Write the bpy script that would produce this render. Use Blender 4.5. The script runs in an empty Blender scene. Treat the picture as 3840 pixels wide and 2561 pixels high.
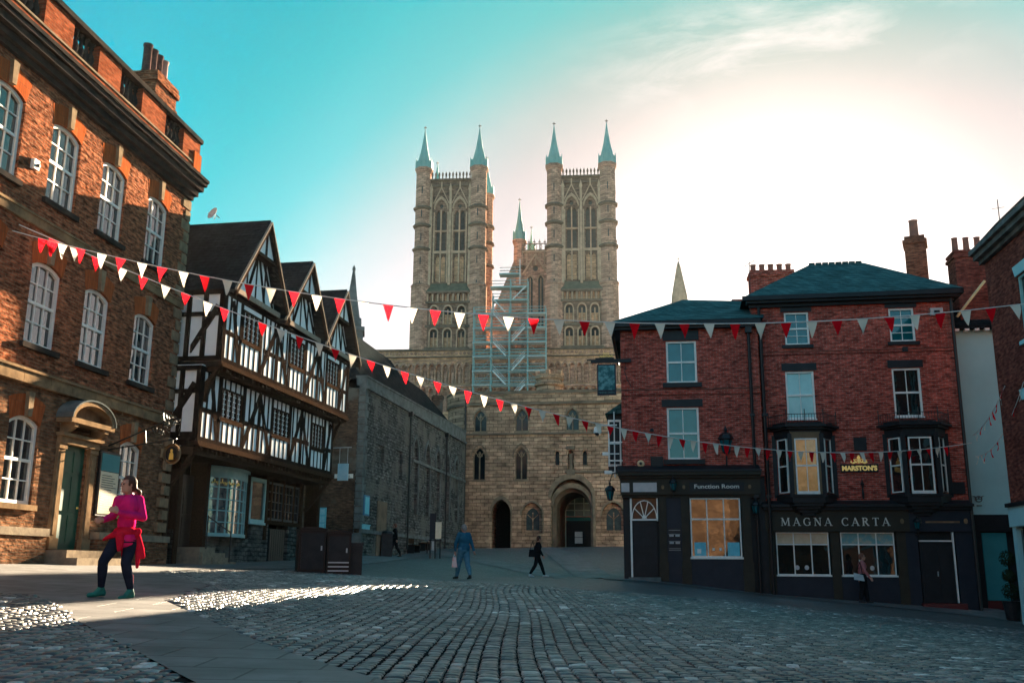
import bpy, bmesh, math, random
import numpy as np
from math import sin, cos, tan, pi, radians, sqrt, hypot, atan2
from mathutils import Vector, Matrix
from mathutils.geometry import tessellate_polygon

# ------------------------------------------------------------------ camera, sky, sun, exposure
SC = bpy.context.scene
COL = SC.collection
PITCH, ROLL = radians(13.1), radians(0.4)
cam = bpy.data.cameras.new('camera'); cam.sensor_width = 36.0; cam.lens = 33.9
cam.clip_start = 0.05; cam.clip_end = 6000
camo = bpy.data.objects.new('camera', cam); COL.objects.link(camo)
camo.matrix_world = Matrix.Rotation(pi / 2 + PITCH, 4, 'X') @ Matrix.Rotation(ROLL, 4, 'Z')
SC.camera = camo

SUN_AZ, SUN_EL = radians(16.2), radians(15.2)          # azimuth to the right of the view axis (+Y)
SUN_DIR = Vector((sin(SUN_AZ) * cos(SUN_EL), cos(SUN_AZ) * cos(SUN_EL), sin(SUN_EL)))
SC.view_settings.view_transform = 'Standard'
SC.view_settings.look = 'None'
SC.view_settings.exposure = 3.5
SC.view_settings.gamma = 1.0

def link(nt, a, b): nt.links.new(a, b)
world = bpy.data.worlds.new('World'); SC.world = world; world.use_nodes = True
nt = world.node_tree; nt.nodes.clear()
N = nt.nodes.new
out = N('ShaderNodeOutputWorld'); bg = N('ShaderNodeBackground'); bg.inputs['Strength'].default_value = 0.05
sky = N('ShaderNodeTexSky'); sky.sky_type = 'NISHITA'; sky.sun_disc = False
sky.sun_elevation = SUN_EL; sky.sun_rotation = SUN_AZ
sky.altitude = 60; sky.air_density = 1.0; sky.dust_density = 2.2; sky.ozone_density = 2.0
tc = N('ShaderNodeTexCoord')
nrm = N('ShaderNodeVectorMath'); nrm.operation = 'NORMALIZE'; link(nt, tc.outputs['Generated'], nrm.inputs[0])
dot = N('ShaderNodeVectorMath'); dot.operation = 'DOT_PRODUCT'; link(nt, nrm.outputs[0], dot.inputs[0])
dot.inputs[1].default_value = SUN_DIR
# the air near the sun is pale and warm, away from it and higher up a clean teal
def ramp(src, pts):
    r = N('ShaderNodeValToRGB'); link(nt, src, r.inputs[0]); e = r.color_ramp.elements
    e[0].position = pts[0][0]; e[0].color = (*pts[0][1], 1); e[1].position = pts[-1][0]; e[1].color = (*pts[-1][1], 1)
    for p, c in pts[1:-1]: k = e.new(p); k.color = (*c, 1)
    return r.outputs[0]
g3 = lambda v: (v, v, v)
lum = ramp(dot.outputs['Value'], [(0.0, g3(.62)), (.5, g3(.56)), (.74, g3(.31)), (.78, g3(.30)), (.84, g3(.245)), (.89, g3(.218)), (.93, g3(.168)), (.957, g3(.117)), (.972, g3(.103)), (.988, g3(.105)), (1.0, g3(.09))])
sepn = N('ShaderNodeSeparateXYZ'); link(nt, nrm.outputs[0], sepn.inputs[0])
sv = N('ShaderNodeMath'); sv.operation = 'MULTIPLY_ADD'; link(nt, sepn.outputs[2], sv.inputs[0]); sv.inputs[1].default_value = -.35; link(nt, dot.outputs['Value'], sv.inputs[2])
tint = ramp(sv.outputs[0], [(.60, (.012, 1, .93)), (.66, (.02, 1, .93)), (.705, (.09, 1, .94)), (.75, (.25, 1, .96)), (.775, (.50, 1, .97)), (.797, (.80, .99, 1.0)), (.825, (1.0, .97, 1.04)), (.90, (.95, .98, 1.2))])
rear = ramp(dot.outputs['Value'], [(.40, g3(1)), (.72, g3(0))])
tm = N('ShaderNodeMixRGB'); link(nt, rear, tm.inputs[0]); link(nt, tint, tm.inputs[1]); tm.inputs[2].default_value = (.56, 1.0, .95, 1)
gm = N('ShaderNodeMixRGB'); gm.blend_type = 'MULTIPLY'; gm.inputs[0].default_value = 1.0; link(nt, lum, gm.inputs[1]); link(nt, tm.outputs[0], gm.inputs[2])
mul = N('ShaderNodeMixRGB'); mul.blend_type = 'MULTIPLY'; mul.inputs[0].default_value = 1.0
link(nt, sky.outputs[0], mul.inputs[1]); link(nt, gm.outputs[0], mul.inputs[2])
# wisp of high cloud to the right
CD = Vector((0.245, 0.842, 0.478)).normalized()
sub = N('ShaderNodeVectorMath'); sub.operation = 'SUBTRACT'; link(nt, nrm.outputs[0], sub.inputs[0]); sub.inputs[1].default_value = CD
scl = N('ShaderNodeVectorMath'); scl.operation = 'MULTIPLY'; link(nt, sub.outputs[0], scl.inputs[0]); scl.inputs[1].default_value = (5.2, 5.2, 17.0)
ln = N('ShaderNodeVectorMath'); ln.operation = 'LENGTH'; link(nt, scl.outputs[0], ln.inputs[0])
fall = N('ShaderNodeMapRange'); fall.inputs[1].default_value = 1.35; fall.inputs[2].default_value = 0.1; fall.inputs[3].default_value = 0; fall.inputs[4].default_value = 1
fall.interpolation_type = 'SMOOTHERSTEP'
link(nt, ln.outputs['Value'], fall.inputs[0])
mp = N('ShaderNodeMapping'); mp.inputs['Scale'].default_value = (3.5, 3.5, 13); mp.inputs['Rotation'].default_value = (0, 0.25, 0); link(nt, nrm.outputs[0], mp.inputs[0])
nz = N('ShaderNodeTexNoise'); nz.inputs['Scale'].default_value = 2.2; nz.inputs['Detail'].default_value = 7; nz.inputs['Roughness'].default_value = 0.6
nz.inputs['Distortion'].default_value = 0.6
link(nt, mp.outputs[0], nz.inputs[0])
cr = N('ShaderNodeMapRange'); cr.inputs[1].default_value = 0.46; cr.inputs[2].default_value = 0.70; link(nt, nz.outputs['Fac'], cr.inputs[0])
cm = N('ShaderNodeMath'); cm.operation = 'MULTIPLY'; link(nt, fall.outputs[0], cm.inputs[0]); link(nt, cr.outputs[0], cm.inputs[1]); cr.inputs[4].default_value = .75
cloud = N('ShaderNodeMixRGB'); cloud.blend_type = 'MIX'; link(nt, cm.outputs[0], cloud.inputs[0])
link(nt, mul.outputs[0], cloud.inputs[1]); cloud.inputs[2].default_value = (2.25, 1.98, 1.86, 1)
link(nt, cloud.outputs[0], bg.inputs['Color']); link(nt, bg.outputs[0], out.inputs[0])

sun = bpy.data.lights.new('sun', 'SUN'); sun.energy = 5.0; sun.angle = radians(0.5); sun.color = (1.0, 0.80, 0.56)
suno = bpy.data.objects.new('sun', sun); COL.objects.link(suno)
suno.rotation_euler = SUN_DIR.to_track_quat('Z', 'Y').to_euler(); suno.location = (0, 0, 60)
SC.cycles.max_bounces = 6; SC.cycles.diffuse_bounces = 4; SC.cycles.glossy_bounces = 3

# ------------------------------------------------------------------ materials
def mat(name, col, rough=0.6, metal=0.0, spec=0.4, emit=None, estr=0.0, ior=None):
    m = bpy.data.materials.new(name); m.use_nodes = True
    b = m.node_tree.nodes['Principled BSDF']
    b.inputs['Base Color'].default_value = (*col, 1); b.inputs['Roughness'].default_value = rough
    b.inputs['Metallic'].default_value = metal; b.inputs['Specular IOR Level'].default_value = spec
    if ior: b.inputs['IOR'].default_value = ior
    if emit: b.inputs['Emission Color'].default_value = (*emit, 1); b.inputs['Emission Strength'].default_value = estr
    return m

def xz_vec(nt, mode='xz'):
    """object coordinates as wall coordinates: along the wall (x+y) and up (z)"""
    tc = nt.nodes.new('ShaderNodeTexCoord'); sp = nt.nodes.new('ShaderNodeSeparateXYZ'); cb = nt.nodes.new('ShaderNodeCombineXYZ')
    link(nt, tc.outputs['Object'], sp.inputs[0])
    if mode == 'xz':
        ad = nt.nodes.new('ShaderNodeMath'); ad.operation = 'ADD'; link(nt, sp.outputs[0], ad.inputs[0]); link(nt, sp.outputs[1], ad.inputs[1])
        link(nt, ad.outputs[0], cb.inputs[0]); link(nt, sp.outputs[2], cb.inputs[1])
    else:
        link(nt, sp.outputs[0], cb.inputs[0]); link(nt, sp.outputs[1], cb.inputs[1])
    return tc, cb.outputs[0]

def masonry(name, c1, c2, mortar, w, h, ms=0.01, bump=0.02, rough=0.85, var=0.5, dirt=0.45, offset=0.5, nscale=1.2, stretch=None, warp=0.0, mode='xz', spec=0.0, patch=None):
    m = mat(name, c1, rough, spec=spec); nt = m.node_tree; b = nt.nodes['Principled BSDF']; N = nt.nodes.new
    tc, vec = xz_vec(nt, mode)
    if warp:
        wn = N('ShaderNodeTexNoise'); wn.inputs['Scale'].default_value = 1.3 / max(h, .05) * .35; wn.inputs['Detail'].default_value = 2; link(nt, vec, wn.inputs[0])
        ws = N('ShaderNodeVectorMath'); ws.operation = 'SUBTRACT'; link(nt, wn.outputs['Color'], ws.inputs[0]); ws.inputs[1].default_value = (.5, .5, .5)
        wm = N('ShaderNodeVectorMath'); wm.operation = 'SCALE'; link(nt, ws.outputs[0], wm.inputs[0]); wm.inputs['Scale'].default_value = warp
        wa = N('ShaderNodeVectorMath'); wa.operation = 'ADD'; link(nt, vec, wa.inputs[0]); link(nt, wm.outputs[0], wa.inputs[1]); vec = wa.outputs[0]
    br = N('ShaderNodeTexBrick'); link(nt, vec, br.inputs[0]); br.offset = offset
    br.inputs['Color1'].default_value = (*c1, 1); br.inputs['Color2'].default_value = (*c2, 1); br.inputs['Mortar'].default_value = (*mortar, 1)
    br.inputs['Scale'].default_value = 1; br.inputs['Mortar Size'].default_value = ms; br.inputs['Brick Width'].default_value = w; br.inputs['Row Height'].default_value = h
    br.inputs['Mortar Smooth'].default_value = 0.3; br.inputs['Bias'].default_value = 0.0
    n1 = N('ShaderNodeTexNoise'); n1.inputs['Scale'].default_value = nscale; n1.inputs['Detail'].default_value = 6; n1.inputs['Roughness'].default_value = 0.65; link(nt, tc.outputs['Object'], n1.inputs[0])
    r1 = N('ShaderNodeMapRange'); r1.inputs[1].default_value = 0.3; r1.inputs[2].default_value = 0.7; r1.inputs[3].default_value = 1 - dirt; r1.inputs[4].default_value = 1.2; link(nt, n1.outputs['Fac'], r1.inputs[0])
    # per-brick variation on a stretched noise the size of a brick
    mp = N('ShaderNodeMapping'); mp.inputs['Scale'].default_value = (0.9 / w, 0.9 / h, 1); link(nt, vec, mp.inputs[0])
    n2 = N('ShaderNodeTexNoise'); n2.inputs['Scale'].default_value = 1.0; n2.inputs['Detail'].default_value = 2; link(nt, mp.outputs[0], n2.inputs[0])
    r2 = N('ShaderNodeMapRange'); r2.inputs[1].default_value = 0.3; r2.inputs[2].default_value = 0.7; r2.inputs[3].default_value = 1 - var; r2.inputs[4].default_value = 1 + var * .6; link(nt, n2.outputs['Fac'], r2.inputs[0])
    mm = N('ShaderNodeMath'); mm.operation = 'MULTIPLY'; link(nt, r1.outputs[0], mm.inputs[0]); link(nt, r2.outputs[0], mm.inputs[1])
    sc = N('ShaderNodeVectorMath'); sc.operation = 'SCALE'; link(nt, br.outputs['Color'], sc.inputs[0]); link(nt, mm.outputs[0], sc.inputs['Scale'])
    colout = sc.outputs[0]
    if patch:
        n3 = N('ShaderNodeTexNoise'); n3.inputs['Scale'].default_value = 0.7; n3.inputs['Detail'].default_value = 5; link(nt, tc.outputs['Object'], n3.inputs[0])
        r3 = N('ShaderNodeMapRange'); r3.inputs[1].default_value = 0.5; r3.inputs[2].default_value = 0.62; link(nt, n3.outputs['Fac'], r3.inputs[0])
        px = N('ShaderNodeMixRGB'); link(nt, r3.outputs[0], px.inputs[0]); link(nt, colout, px.inputs[1]); px.inputs[2].default_value = (*patch, 1); colout = px.outputs[0]
    link(nt, colout, b.inputs['Base Color'])
    hm = N('ShaderNodeMath'); hm.operation = 'MULTIPLY_ADD'; link(nt, br.outputs['Fac'], hm.inputs[0]); hm.inputs[1].default_value = -1.0
    n4 = N('ShaderNodeTexNoise'); n4.inputs['Scale'].default_value = 3.0 / h * .35; n4.inputs['Detail'].default_value = 4; link(nt, tc.outputs['Object'], n4.inputs[0])
    n5 = N('ShaderNodeMath'); n5.operation = 'MULTIPLY'; n5.inputs[1].default_value = .45; link(nt, n4.outputs['Fac'], n5.inputs[0])
    h2 = N('ShaderNodeMath'); h2.operation = 'ADD'; link(nt, n5.outputs[0], h2.inputs[0]); link(nt, r2.outputs[0], h2.inputs[1])
    link(nt, h2.outputs[0], hm.inputs[2])
    bp = N('ShaderNodeBump'); bp.inputs['Strength'].default_value = 1.0; bp.inputs['Distance'].default_value = bump; link(nt, hm.outputs[0], bp.inputs['Height']); link(nt, bp.outputs[0], b.inputs['Normal'])
    return m

def mottled(name, c1, c2, scale=3.0, rough=0.7, bump=0.0, spec=None, stretch=(1, 1, 1), detail=5, metal=0.0, lo=.35, hi=.65):
    if spec is None: spec = 0.0 if rough >= .65 else .25
    m = mat(name, c1, rough, metal, spec=spec); nt = m.node_tree; b = nt.nodes['Principled BSDF']; N = nt.nodes.new
    tc = N('ShaderNodeTexCoord'); mp = N('ShaderNodeMapping'); mp.inputs['Scale'].default_value = stretch; link(nt, tc.outputs['Object'], mp.inputs[0])
    n1 = N('ShaderNodeTexNoise'); n1.inputs['Scale'].default_value = scale; n1.inputs['Detail'].default_value = detail; n1.inputs['Roughness'].default_value = .62; link(nt, mp.outputs[0], n1.inputs[0])
    r = N('ShaderNodeMapRange'); r.inputs[1].default_value = lo; r.inputs[2].default_value = hi; link(nt, n1.outputs['Fac'], r.inputs[0])
    mx = N('ShaderNodeMixRGB'); link(nt, r.outputs[0], mx.inputs[0]); mx.inputs[1].default_value = (*c1, 1); mx.inputs[2].default_value = (*c2, 1); link(nt, mx.outputs[0], b.inputs['Base Color'])
    if bump:
        bp = N('ShaderNodeBump'); bp.inputs['Strength'].default_value = 1; bp.inputs['Distance'].default_value = bump; link(nt, n1.outputs['Fac'], bp.inputs['Height']); link(nt, bp.outputs[0], b.inputs['Normal'])
    return m

def glassy(name, col, rough=0.03, ior=1.9, wav=0.004, c2=None, sc2=1.5):
    m = mottled(name, col, c2 or tuple(v * 1.6 + .003 for v in col), sc2, rough, spec=0.5)
    nt = m.node_tree; b = nt.nodes['Principled BSDF']; b.inputs['IOR'].default_value = ior
    tc = nt.nodes.new('ShaderNodeTexCoord'); n = nt.nodes.new('ShaderNodeTexNoise'); n.inputs['Scale'].default_value = 1.7; link(nt, tc.outputs['Object'], n.inputs[0])
    bp = nt.nodes.new('ShaderNodeBump'); bp.inputs['Distance'].default_value = wav * 4; bp.inputs['Strength'].default_value = .6; link(nt, n.outputs['Fac'], bp.inputs['Height']); link(nt, bp.outputs[0], b.inputs['Normal'])
    return m

M = {}
M['brick_warm'] = masonry('warm hand made brick', (.37, .118, .056), (.185, .060, .033), (.28, .155, .09), .225, .075, .010, .014, var=.75, dirt=.25, nscale=.9)
M['brick_low'] = masonry('weathered buff brick', (.31, .145, .075), (.17, .08, .047), (.20, .14, .09), .225, .075, .011, .018, var=.55, dirt=.45, nscale=1.5)
M['brick_pub'] = masonry('red pub brick', (.52, .092, .062), (.31, .056, .040), (.38, .20, .16), .235, .078, .010, .010, var=.65, dirt=.3, nscale=.8)
M['brick_dark'] = masonry('dull brown brick', (.28, .080, .056), (.18, .055, .042), (.13, .07, .055), .225, .075, .008, .008, var=.5)
M['brick_end'] = masonry('brown end wall brick', (.15, .085, .055), (.09, .05, .035), (.09, .07, .05), .23, .08, .012, .012, var=.5, patch=(.13, .12, .10))
M['gauged'] = masonry('orange gauged brick', (.42, .10, .030), (.34, .078, .026), (.22, .08, .035), .075, .9, .006, .003, var=.25, dirt=.2, offset=0)
M['quoin'] = mottled('pale quoin stone', (.30, .21, .13), (.18, .13, .085), 4, .85, .01)
M['stone_band'] = mottled('buff band stone', (.28, .18, .10), (.15, .10, .06), 3, .85, .012)
M['cornice'] = mottled('sooty cornice stone', (.022, .022, .022), (.055, .042, .034), 2.2, .8, .01)
M['rubble'] = masonry('grey rubble stone', (.17, .17, .16), (.09, .095, .09), (.055, .055, .052), .34, .15, .018, .05, var=.6, dirt=.5, warp=.10, nscale=.6, patch=(.13, .125, .11))
M['coping'] = mottled('grey coping stone', (.15, .165, .16), (.08, .088, .085), 2, .85, .01)
M['gate'] = masonry('golden ashlar', (.58, .365, .235), (.36, .23, .152), (.10, .066, .045), .62, .27, .016, .035, var=.4, dirt=.6, warp=.04, nscale=.45)
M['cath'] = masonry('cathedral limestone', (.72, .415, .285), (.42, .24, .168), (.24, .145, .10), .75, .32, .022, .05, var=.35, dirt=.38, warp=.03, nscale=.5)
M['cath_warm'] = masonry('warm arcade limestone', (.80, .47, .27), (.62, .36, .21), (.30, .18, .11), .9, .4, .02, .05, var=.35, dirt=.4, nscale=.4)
M['cath_tower'] = masonry('darker tower limestone', (.36, .22, .15), (.20, .13, .092), (.11, .075, .055), .75, .32, .022, .05, var=.4, dirt=.5, nscale=.5)  # darker limestone of the tower walls behind the turrets
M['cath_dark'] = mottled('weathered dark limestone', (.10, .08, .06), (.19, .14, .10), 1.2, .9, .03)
M['louvre'] = mottled('belfry louvre dark', (.035, .045, .045), (.06, .075, .075), 2, .7)
M['lead'] = mottled('green lead', (.13, .33, .30), (.20, .42, .38), 1.5, .6, .01, stretch=(1, 1, .3))
M['leadroof'] = mottled('mossy lead slope', (.10, .12, .08), (.06, .075, .055), 1.5, .8)
M['slate'] = masonry('blue slate', (.045, .105, .105), (.065, .135, .13), (.02, .04, .04), .30, .16, .012, .012, .8, var=.35, dirt=.4, spec=.05)
M['tile'] = masonry('dark plain tile', (.016, .022, .024), (.026, .032, .034), (.008, .009, .01), .18, .13, .01, .012, .95, var=.4, spec=0)
M['beam'] = mottled('black oak', (.012, .009, .008), (.030, .019, .013), 5, .95, .0, stretch=(3, 3, 1))
M['beam_brown'] = mottled('brown weathered oak', (.060, .033, .020), (.028, .017, .011), 6, .95, .0, stretch=(3, 3, 3))
M['plaster'] = mottled('limewashed plaster', (.90, .89, .88), (.84, .83, .82), 2.2, .8, .006)
M['white'] = mottled('white joinery paint', (.78, .76, .70), (.66, .64, .60), 5, .45, spec=.4)
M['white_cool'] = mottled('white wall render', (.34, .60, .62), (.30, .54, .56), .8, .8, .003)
M['glass'] = glassy('old window glass', (.012, .020, .022))
M['glass_pub'] = glassy('pub window glass', (.006, .008, .010), ior=1.95, wav=.0012, c2=(.02, .014, .01))
M['glass_teal'] = glassy('sash glass with sky painted in', (.002, .065, .075), ior=1.55, wav=.0015)  # teal base colour stands for the sky mirrored in the panes
M['net'] = glassy('net curtain behind glass', (.34, .56, .55), ior=1.5, rough=.15, c2=(.26, .45, .45))
M['blackpaint'] = mottled('black gloss paint', (.007, .008, .010), (.013, .014, .017), 3, .5)
M['brownpaint'] = mottled('dark olive shopfront paint', (.036, .027, .016), (.024, .019, .012), 3, .6)
M['navypaint'] = mottled('navy black shopfront paint', (.010, .014, .024), (.016, .02, .03), 3, .5)
M['green_door'] = mottled('deep green door paint', (.012, .085, .055), (.008, .06, .042), 3, .4)
M['tealframe'] = mottled('pale teal shop paint', (.20, .42, .43), (.28, .50, .50), 4, .5)
M['iron'] = mat('black iron', (.012, .012, .013), .45, .3)
M['gold'] = mat('gold leaf lettering', (.80, .58, .14), .4, .3, estr=0)
M['cream_letter'] = mat('cream lettering', (.62, .60, .54), .5)
M['paper'] = mottled('cream notice paper', (.80, .70, .52), (.70, .60, .44), 9, .7)
M['bluepaper'] = mottled('blue notice', (.10, .42, .52), (.16, .52, .60), 8, .5)
M['whitepanel'] = mottled('blank pale panel', (.55, .50, .48), (.48, .44, .43), 5, .5)
M['pot'] = mottled('clay chimney pot', (.30, .13, .09), (.20, .10, .08), 6, .8)
M['potdark'] = mottled('sooty chimney pot', (.05, .035, .035), (.12, .07, .06), 6, .7)
M['step'] = mottled('worn sandstone step', (.30, .24, .17), (.20, .16, .12), 5, .8, .01)
M['skin'] = mottled('skin', (.48, .25, .18), (.42, .21, .15), 8, .55)
def cloth(name, col, tr=.55):
    m = bpy.data.materials.new(name); m.use_nodes = True; nt = m.node_tree; nt.nodes.clear()
    o = nt.nodes.new('ShaderNodeOutputMaterial'); d = nt.nodes.new('ShaderNodeBsdfDiffuse'); t = nt.nodes.new('ShaderNodeBsdfTranslucent'); x = nt.nodes.new('ShaderNodeMixShader')
    d.inputs[0].default_value = (*col, 1); t.inputs[0].default_value = (*col, 1); x.inputs[0].default_value = tr
    link(nt, d.outputs[0], x.inputs[1]); link(nt, t.outputs[0], x.inputs[2]); link(nt, x.outputs[0], o.inputs[0]); return m
M['red_flag'] = cloth('red bunting cloth', (.72, .008, .016), .5)
M['white_flag'] = cloth('cream bunting cloth', (.74, .66, .55), .35)
M['cord'] = mat('white cord', (.62, .60, .56), .8)
M['bin_brown'] = mottled('brown cabinet paint', (.026, .014, .010), (.018, .010, .008), 4, .45)
M['bin_black'] = mottled('black cabinet paint', (.012, .013, .015), (.022, .022, .024), 4, .4)
M['steel'] = mat('pale metal', (.45, .46, .46), .4, .4)
M['scaf'] = mottled('teal scaffold tube', (.20, .36, .35), (.28, .44, .42), 2, .5, metal=.2)
M['board'] = mottled('scaffold board', (.42, .50, .48), (.62, .64, .60), 3, .6)
M['tealpanel'] = mottled('teal shop panel', (.03, .21, .235), (.04, .24, .26), 2, .6)
M['redpaint'] = mat('dull red paint', (.10, .012, .012), .5)
M['leaf'] = mottled('dark box leaf', (.012, .022, .012), (.03, .045, .02), 20, .7)
M['curtain_warm'] = mottled('warm cream blind', (.50, .36, .24), (.62, .46, .32), 3, .8)  # warm cream cloth of the left half curtain

M['coping_light'] = mottled('pale grey metal dish', (.42, .44, .44), (.36, .38, .38), 3, .5)
M['gauged_wall'] = masonry('orange parapet brick', (.32, .085, .038), (.22, .058, .028), (.20, .10, .06), .225, .075, .008, .010, var=.4, dirt=.35)
M['bargeboard'] = mottled('pale weathered bargeboard', (.42, .33, .25), (.28, .21, .16), 5, .8, stretch=(3, 3, 3))

# ------------------------------------------------------------------ mesh helpers
class MB:
    """collects boxes, prisms, tubes and panels and links them as one mesh object"""
    def __init__(s): s.v = []; s.f = []; s.mi = []; s.cur = 0; s.xf = None
    def add(s, vs, fs):
        o = len(s.v)
        for p in vs:
            p = Vector(p)
            if s.xf is not None: p = s.xf @ p
            s.v.append(p)
        for f in fs: s.f.append([o + i for i in f]); s.mi.append(s.cur)
        return s
    def box(s, x0, x1, y0, y1, z0, z1):
        if x0 > x1: x0, x1 = x1, x0
        if y0 > y1: y0, y1 = y1, y0
        if z0 > z1: z0, z1 = z1, z0
        return s.add([(x0, y0, z0), (x1, y0, z0), (x1, y1, z0), (x0, y1, z0), (x0, y0, z1), (x1, y0, z1), (x1, y1, z1), (x0, y1, z1)],
                     [(0, 3, 2, 1), (4, 5, 6, 7), (0, 1, 5, 4), (1, 2, 6, 5), (2, 3, 7, 6), (3, 0, 4, 7)])
    def hexa(s, b, t):
        return s.add(list(b) + list(t), [(0, 3, 2, 1), (4, 5, 6, 7), (0, 1, 5, 4), (1, 2, 6, 5), (2, 3, 7, 6), (3, 0, 4, 7)])
    def poly(s, pts, y0, y1):
        """polygon in (x,z) extruded from y0 (front) to y1 (back)"""
        n = len(pts); tri = tessellate_polygon([[Vector((p[0], p[1], 0)) for p in pts]])
        vs = [(p[0], y0, p[1]) for p in pts] + [(p[0], y1, p[1]) for p in pts]
        fs = [tuple(t) for t in tri] + [tuple(n + i for i in reversed(t)) for t in tri]
        fs += [(i, (i + 1) % n, n + (i + 1) % n, n + i) for i in range(n)]
        return s.add(vs, fs)
    def polyxy(s, pts, z0, z1):
        n = len(pts); tri = tessellate_polygon([[Vector((p[0], p[1], 0)) for p in pts]])
        vs = [(p[0], p[1], z0) for p in pts] + [(p[0], p[1], z1) for p in pts]
        fs = [tuple(t) for t in tri] + [tuple(n + i for i in reversed(t)) for t in tri]
        fs += [(i, (i + 1) % n, n + (i + 1) % n, n + i) for i in range(n)]
        return s.add(vs, fs)
    def polyyz(s, pts, x0, x1):
        n = len(pts); tri = tessellate_polygon([[Vector((p[0], p[1], 0)) for p in pts]])
        vs = [(x0, p[0], p[1]) for p in pts] + [(x1, p[0], p[1]) for p in pts]
        fs = [tuple(t) for t in tri] + [tuple(n + i for i in reversed(t)) for t in tri]
        fs += [(i, (i + 1) % n, n + (i + 1) % n, n + i) for i in range(n)]
        return s.add(vs, fs)
    def panel(s, outl, holes, y=0.0, depth=0.2):
        """flat front with openings cut through and reveals running back"""
        loops = [outl] + holes; flat = [p for l in loops for p in l]
        tri = tessellate_polygon([[Vector((p[0], p[1], 0)) for p in l] for l in loops])
        s.add([(p[0], y, p[1]) for p in flat], [tuple(t) for t in tri])
        for l in holes:
            n = len(l)
            s.add([(p[0], y, p[1]) for p in l] + [(p[0], y + depth, p[1]) for p in l], [(i, (i + 1) % n, n + (i + 1) % n, n + i) for i in range(n)])
        return s
    def ring(s, c0, c1, r0, r1, n=8, cap=True, ph=0.0):
        c0, c1 = Vector(c0), Vector(c1); d = (c1 - c0)
        if d.length < 1e-6: return s
        d.normalize(); u = d.orthogonal().normalized()
        if abs(d.z) > .99: u = Vector((1, 0, 0))
        w = d.cross(u)
        vs = []
        for c, r in ((c0, r0), (c1, r1)):
            for k in range(n):
                a = 2 * pi * k / n + ph; vs.append(c + (u * cos(a) + w * sin(a)) * r)
        fs = [(k, (k + 1) % n, n + (k + 1) % n, n + k) for k in range(n)]
        if cap: fs += [tuple(reversed(range(n))), tuple(range(n, 2 * n))]
        return s.add(vs, fs)
    def tube(s, pts, r, n=6):
        for a, b in zip(pts[:-1], pts[1:]): s.ring(a, b, r, r, n)
        return s
    def lathe(s, prof, c=(0, 0, 0), n=12, ph=0.0):
        """profile (r,z) turned round a vertical axis at c"""
        m = len(prof); vs = []
        for r, z in prof:
            for k in range(n):
                a = 2 * pi * k / n + ph; vs.append((c[0] + r * cos(a), c[1] + r * sin(a), c[2] + z))
        fs = [(j * n + k, j * n + (k + 1) % n, (j + 1) * n + (k + 1) % n, (j + 1) * n + k) for j in range(m - 1) for k in range(n)]
        fs += [tuple(reversed(range(n))), tuple(range((m - 1) * n, m * n))]
        return s.add(vs, fs)
    def beam(s, p, q, w, y0, y1):
        """straight timber of width w from p to q in the (x,z) plane"""
        dx, dz = q[0] - p[0], q[1] - p[1]; L = hypot(dx, dz); nx, nz = -dz / L * w / 2, dx / L * w / 2
        return s.poly([(p[0] - nx, p[1] - nz), (q[0] - nx, q[1] - nz), (q[0] + nx, q[1] + nz), (p[0] + nx, p[1] + nz)], y0, y1)
    def pieces(s):
        """far-apart pieces of the collected geometry, as lists of face numbers"""
        n = len(s.v); par = list(range(n))
        def find(a):
            while par[a] != a: par[a] = par[par[a]]; a = par[a]
            return a
        for f in s.f:
            r = find(f[0])
            for i in f[1:]: par[find(i)] = r
        root = {}; isl = []
        for fi, f in enumerate(s.f): isl.append(root.setdefault(find(f[0]), len(root)))
        k = len(root)
        if k < 2 or k > 400: return [list(range(len(s.f)))]
        lo = np.full((k, 3), 1e9); hi = np.full((k, 3), -1e9)
        for fi, f in enumerate(s.f):
            for i in f: lo[isl[fi]] = np.minimum(lo[isl[fi]], s.v[i]); hi[isl[fi]] = np.maximum(hi[isl[fi]], s.v[i])
        size = (hi - lo).max(1); gap = np.maximum(0, np.maximum(lo[:, None] - hi[None], lo[None] - hi[:, None]))
        near = np.sqrt((gap ** 2).sum(2)) <= np.maximum(.02, .45 * np.maximum(size[:, None], size[None]))
        lab = list(range(k))
        for a in range(k):
            stack = [a] if lab[a] == a else []
            seen = set(stack)
            while stack:
                q = stack.pop(); lab[q] = a
                for b in np.nonzero(near[q])[0]:
                    if b not in seen and lab[b] == b and b > a: seen.add(b); stack.append(b)
        out = {}
        for fi in range(len(s.f)): out.setdefault(lab[isl[fi]], []).append(fi)
        return list(out.values())
    def build(s, name, m, parent=None, smooth=False, label=None, split=True):
        if split and parent is not None and len(s.f) > 8:
            ps = s.pieces()
            if 2 <= len(ps) <= 14:
                first = None
                for p in sorted(ps, key=lambda q: -len(q)):
                    b = MB(); ids = sorted({i for f in p for i in s.f[f]}); mp_ = {i: j for j, i in enumerate(ids)}
                    b.v = [s.v[i] for i in ids]; b.f = [[mp_[i] for i in s.f[f]] for f in p]; b.mi = [s.mi[f] for f in p]
                    o = b.build(name, m, parent, smooth, label, False); first = first or o
                return first
        me = bpy.data.meshes.new(name)
        me.from_pydata([tuple(p) for p in s.v], [], s.f)
        for k in (m if isinstance(m, (list, tuple)) else [m]): me.materials.append(M[k] if isinstance(k, str) else k)
        if any(s.mi): me.polygons.foreach_set('material_index', s.mi)
        bm = bmesh.new(); bm.from_mesh(me); bmesh.ops.recalc_face_normals(bm, faces=bm.faces); bm.to_mesh(me); bm.free()
        if smooth: me.polygons.foreach_set('use_smooth', [True] * len(me.polygons))
        me.update()
        o = bpy.data.objects.new(name, me); COL.objects.link(o)
        if parent is not None: o.parent = parent
        if label: o['label'] = label
        return o

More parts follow.
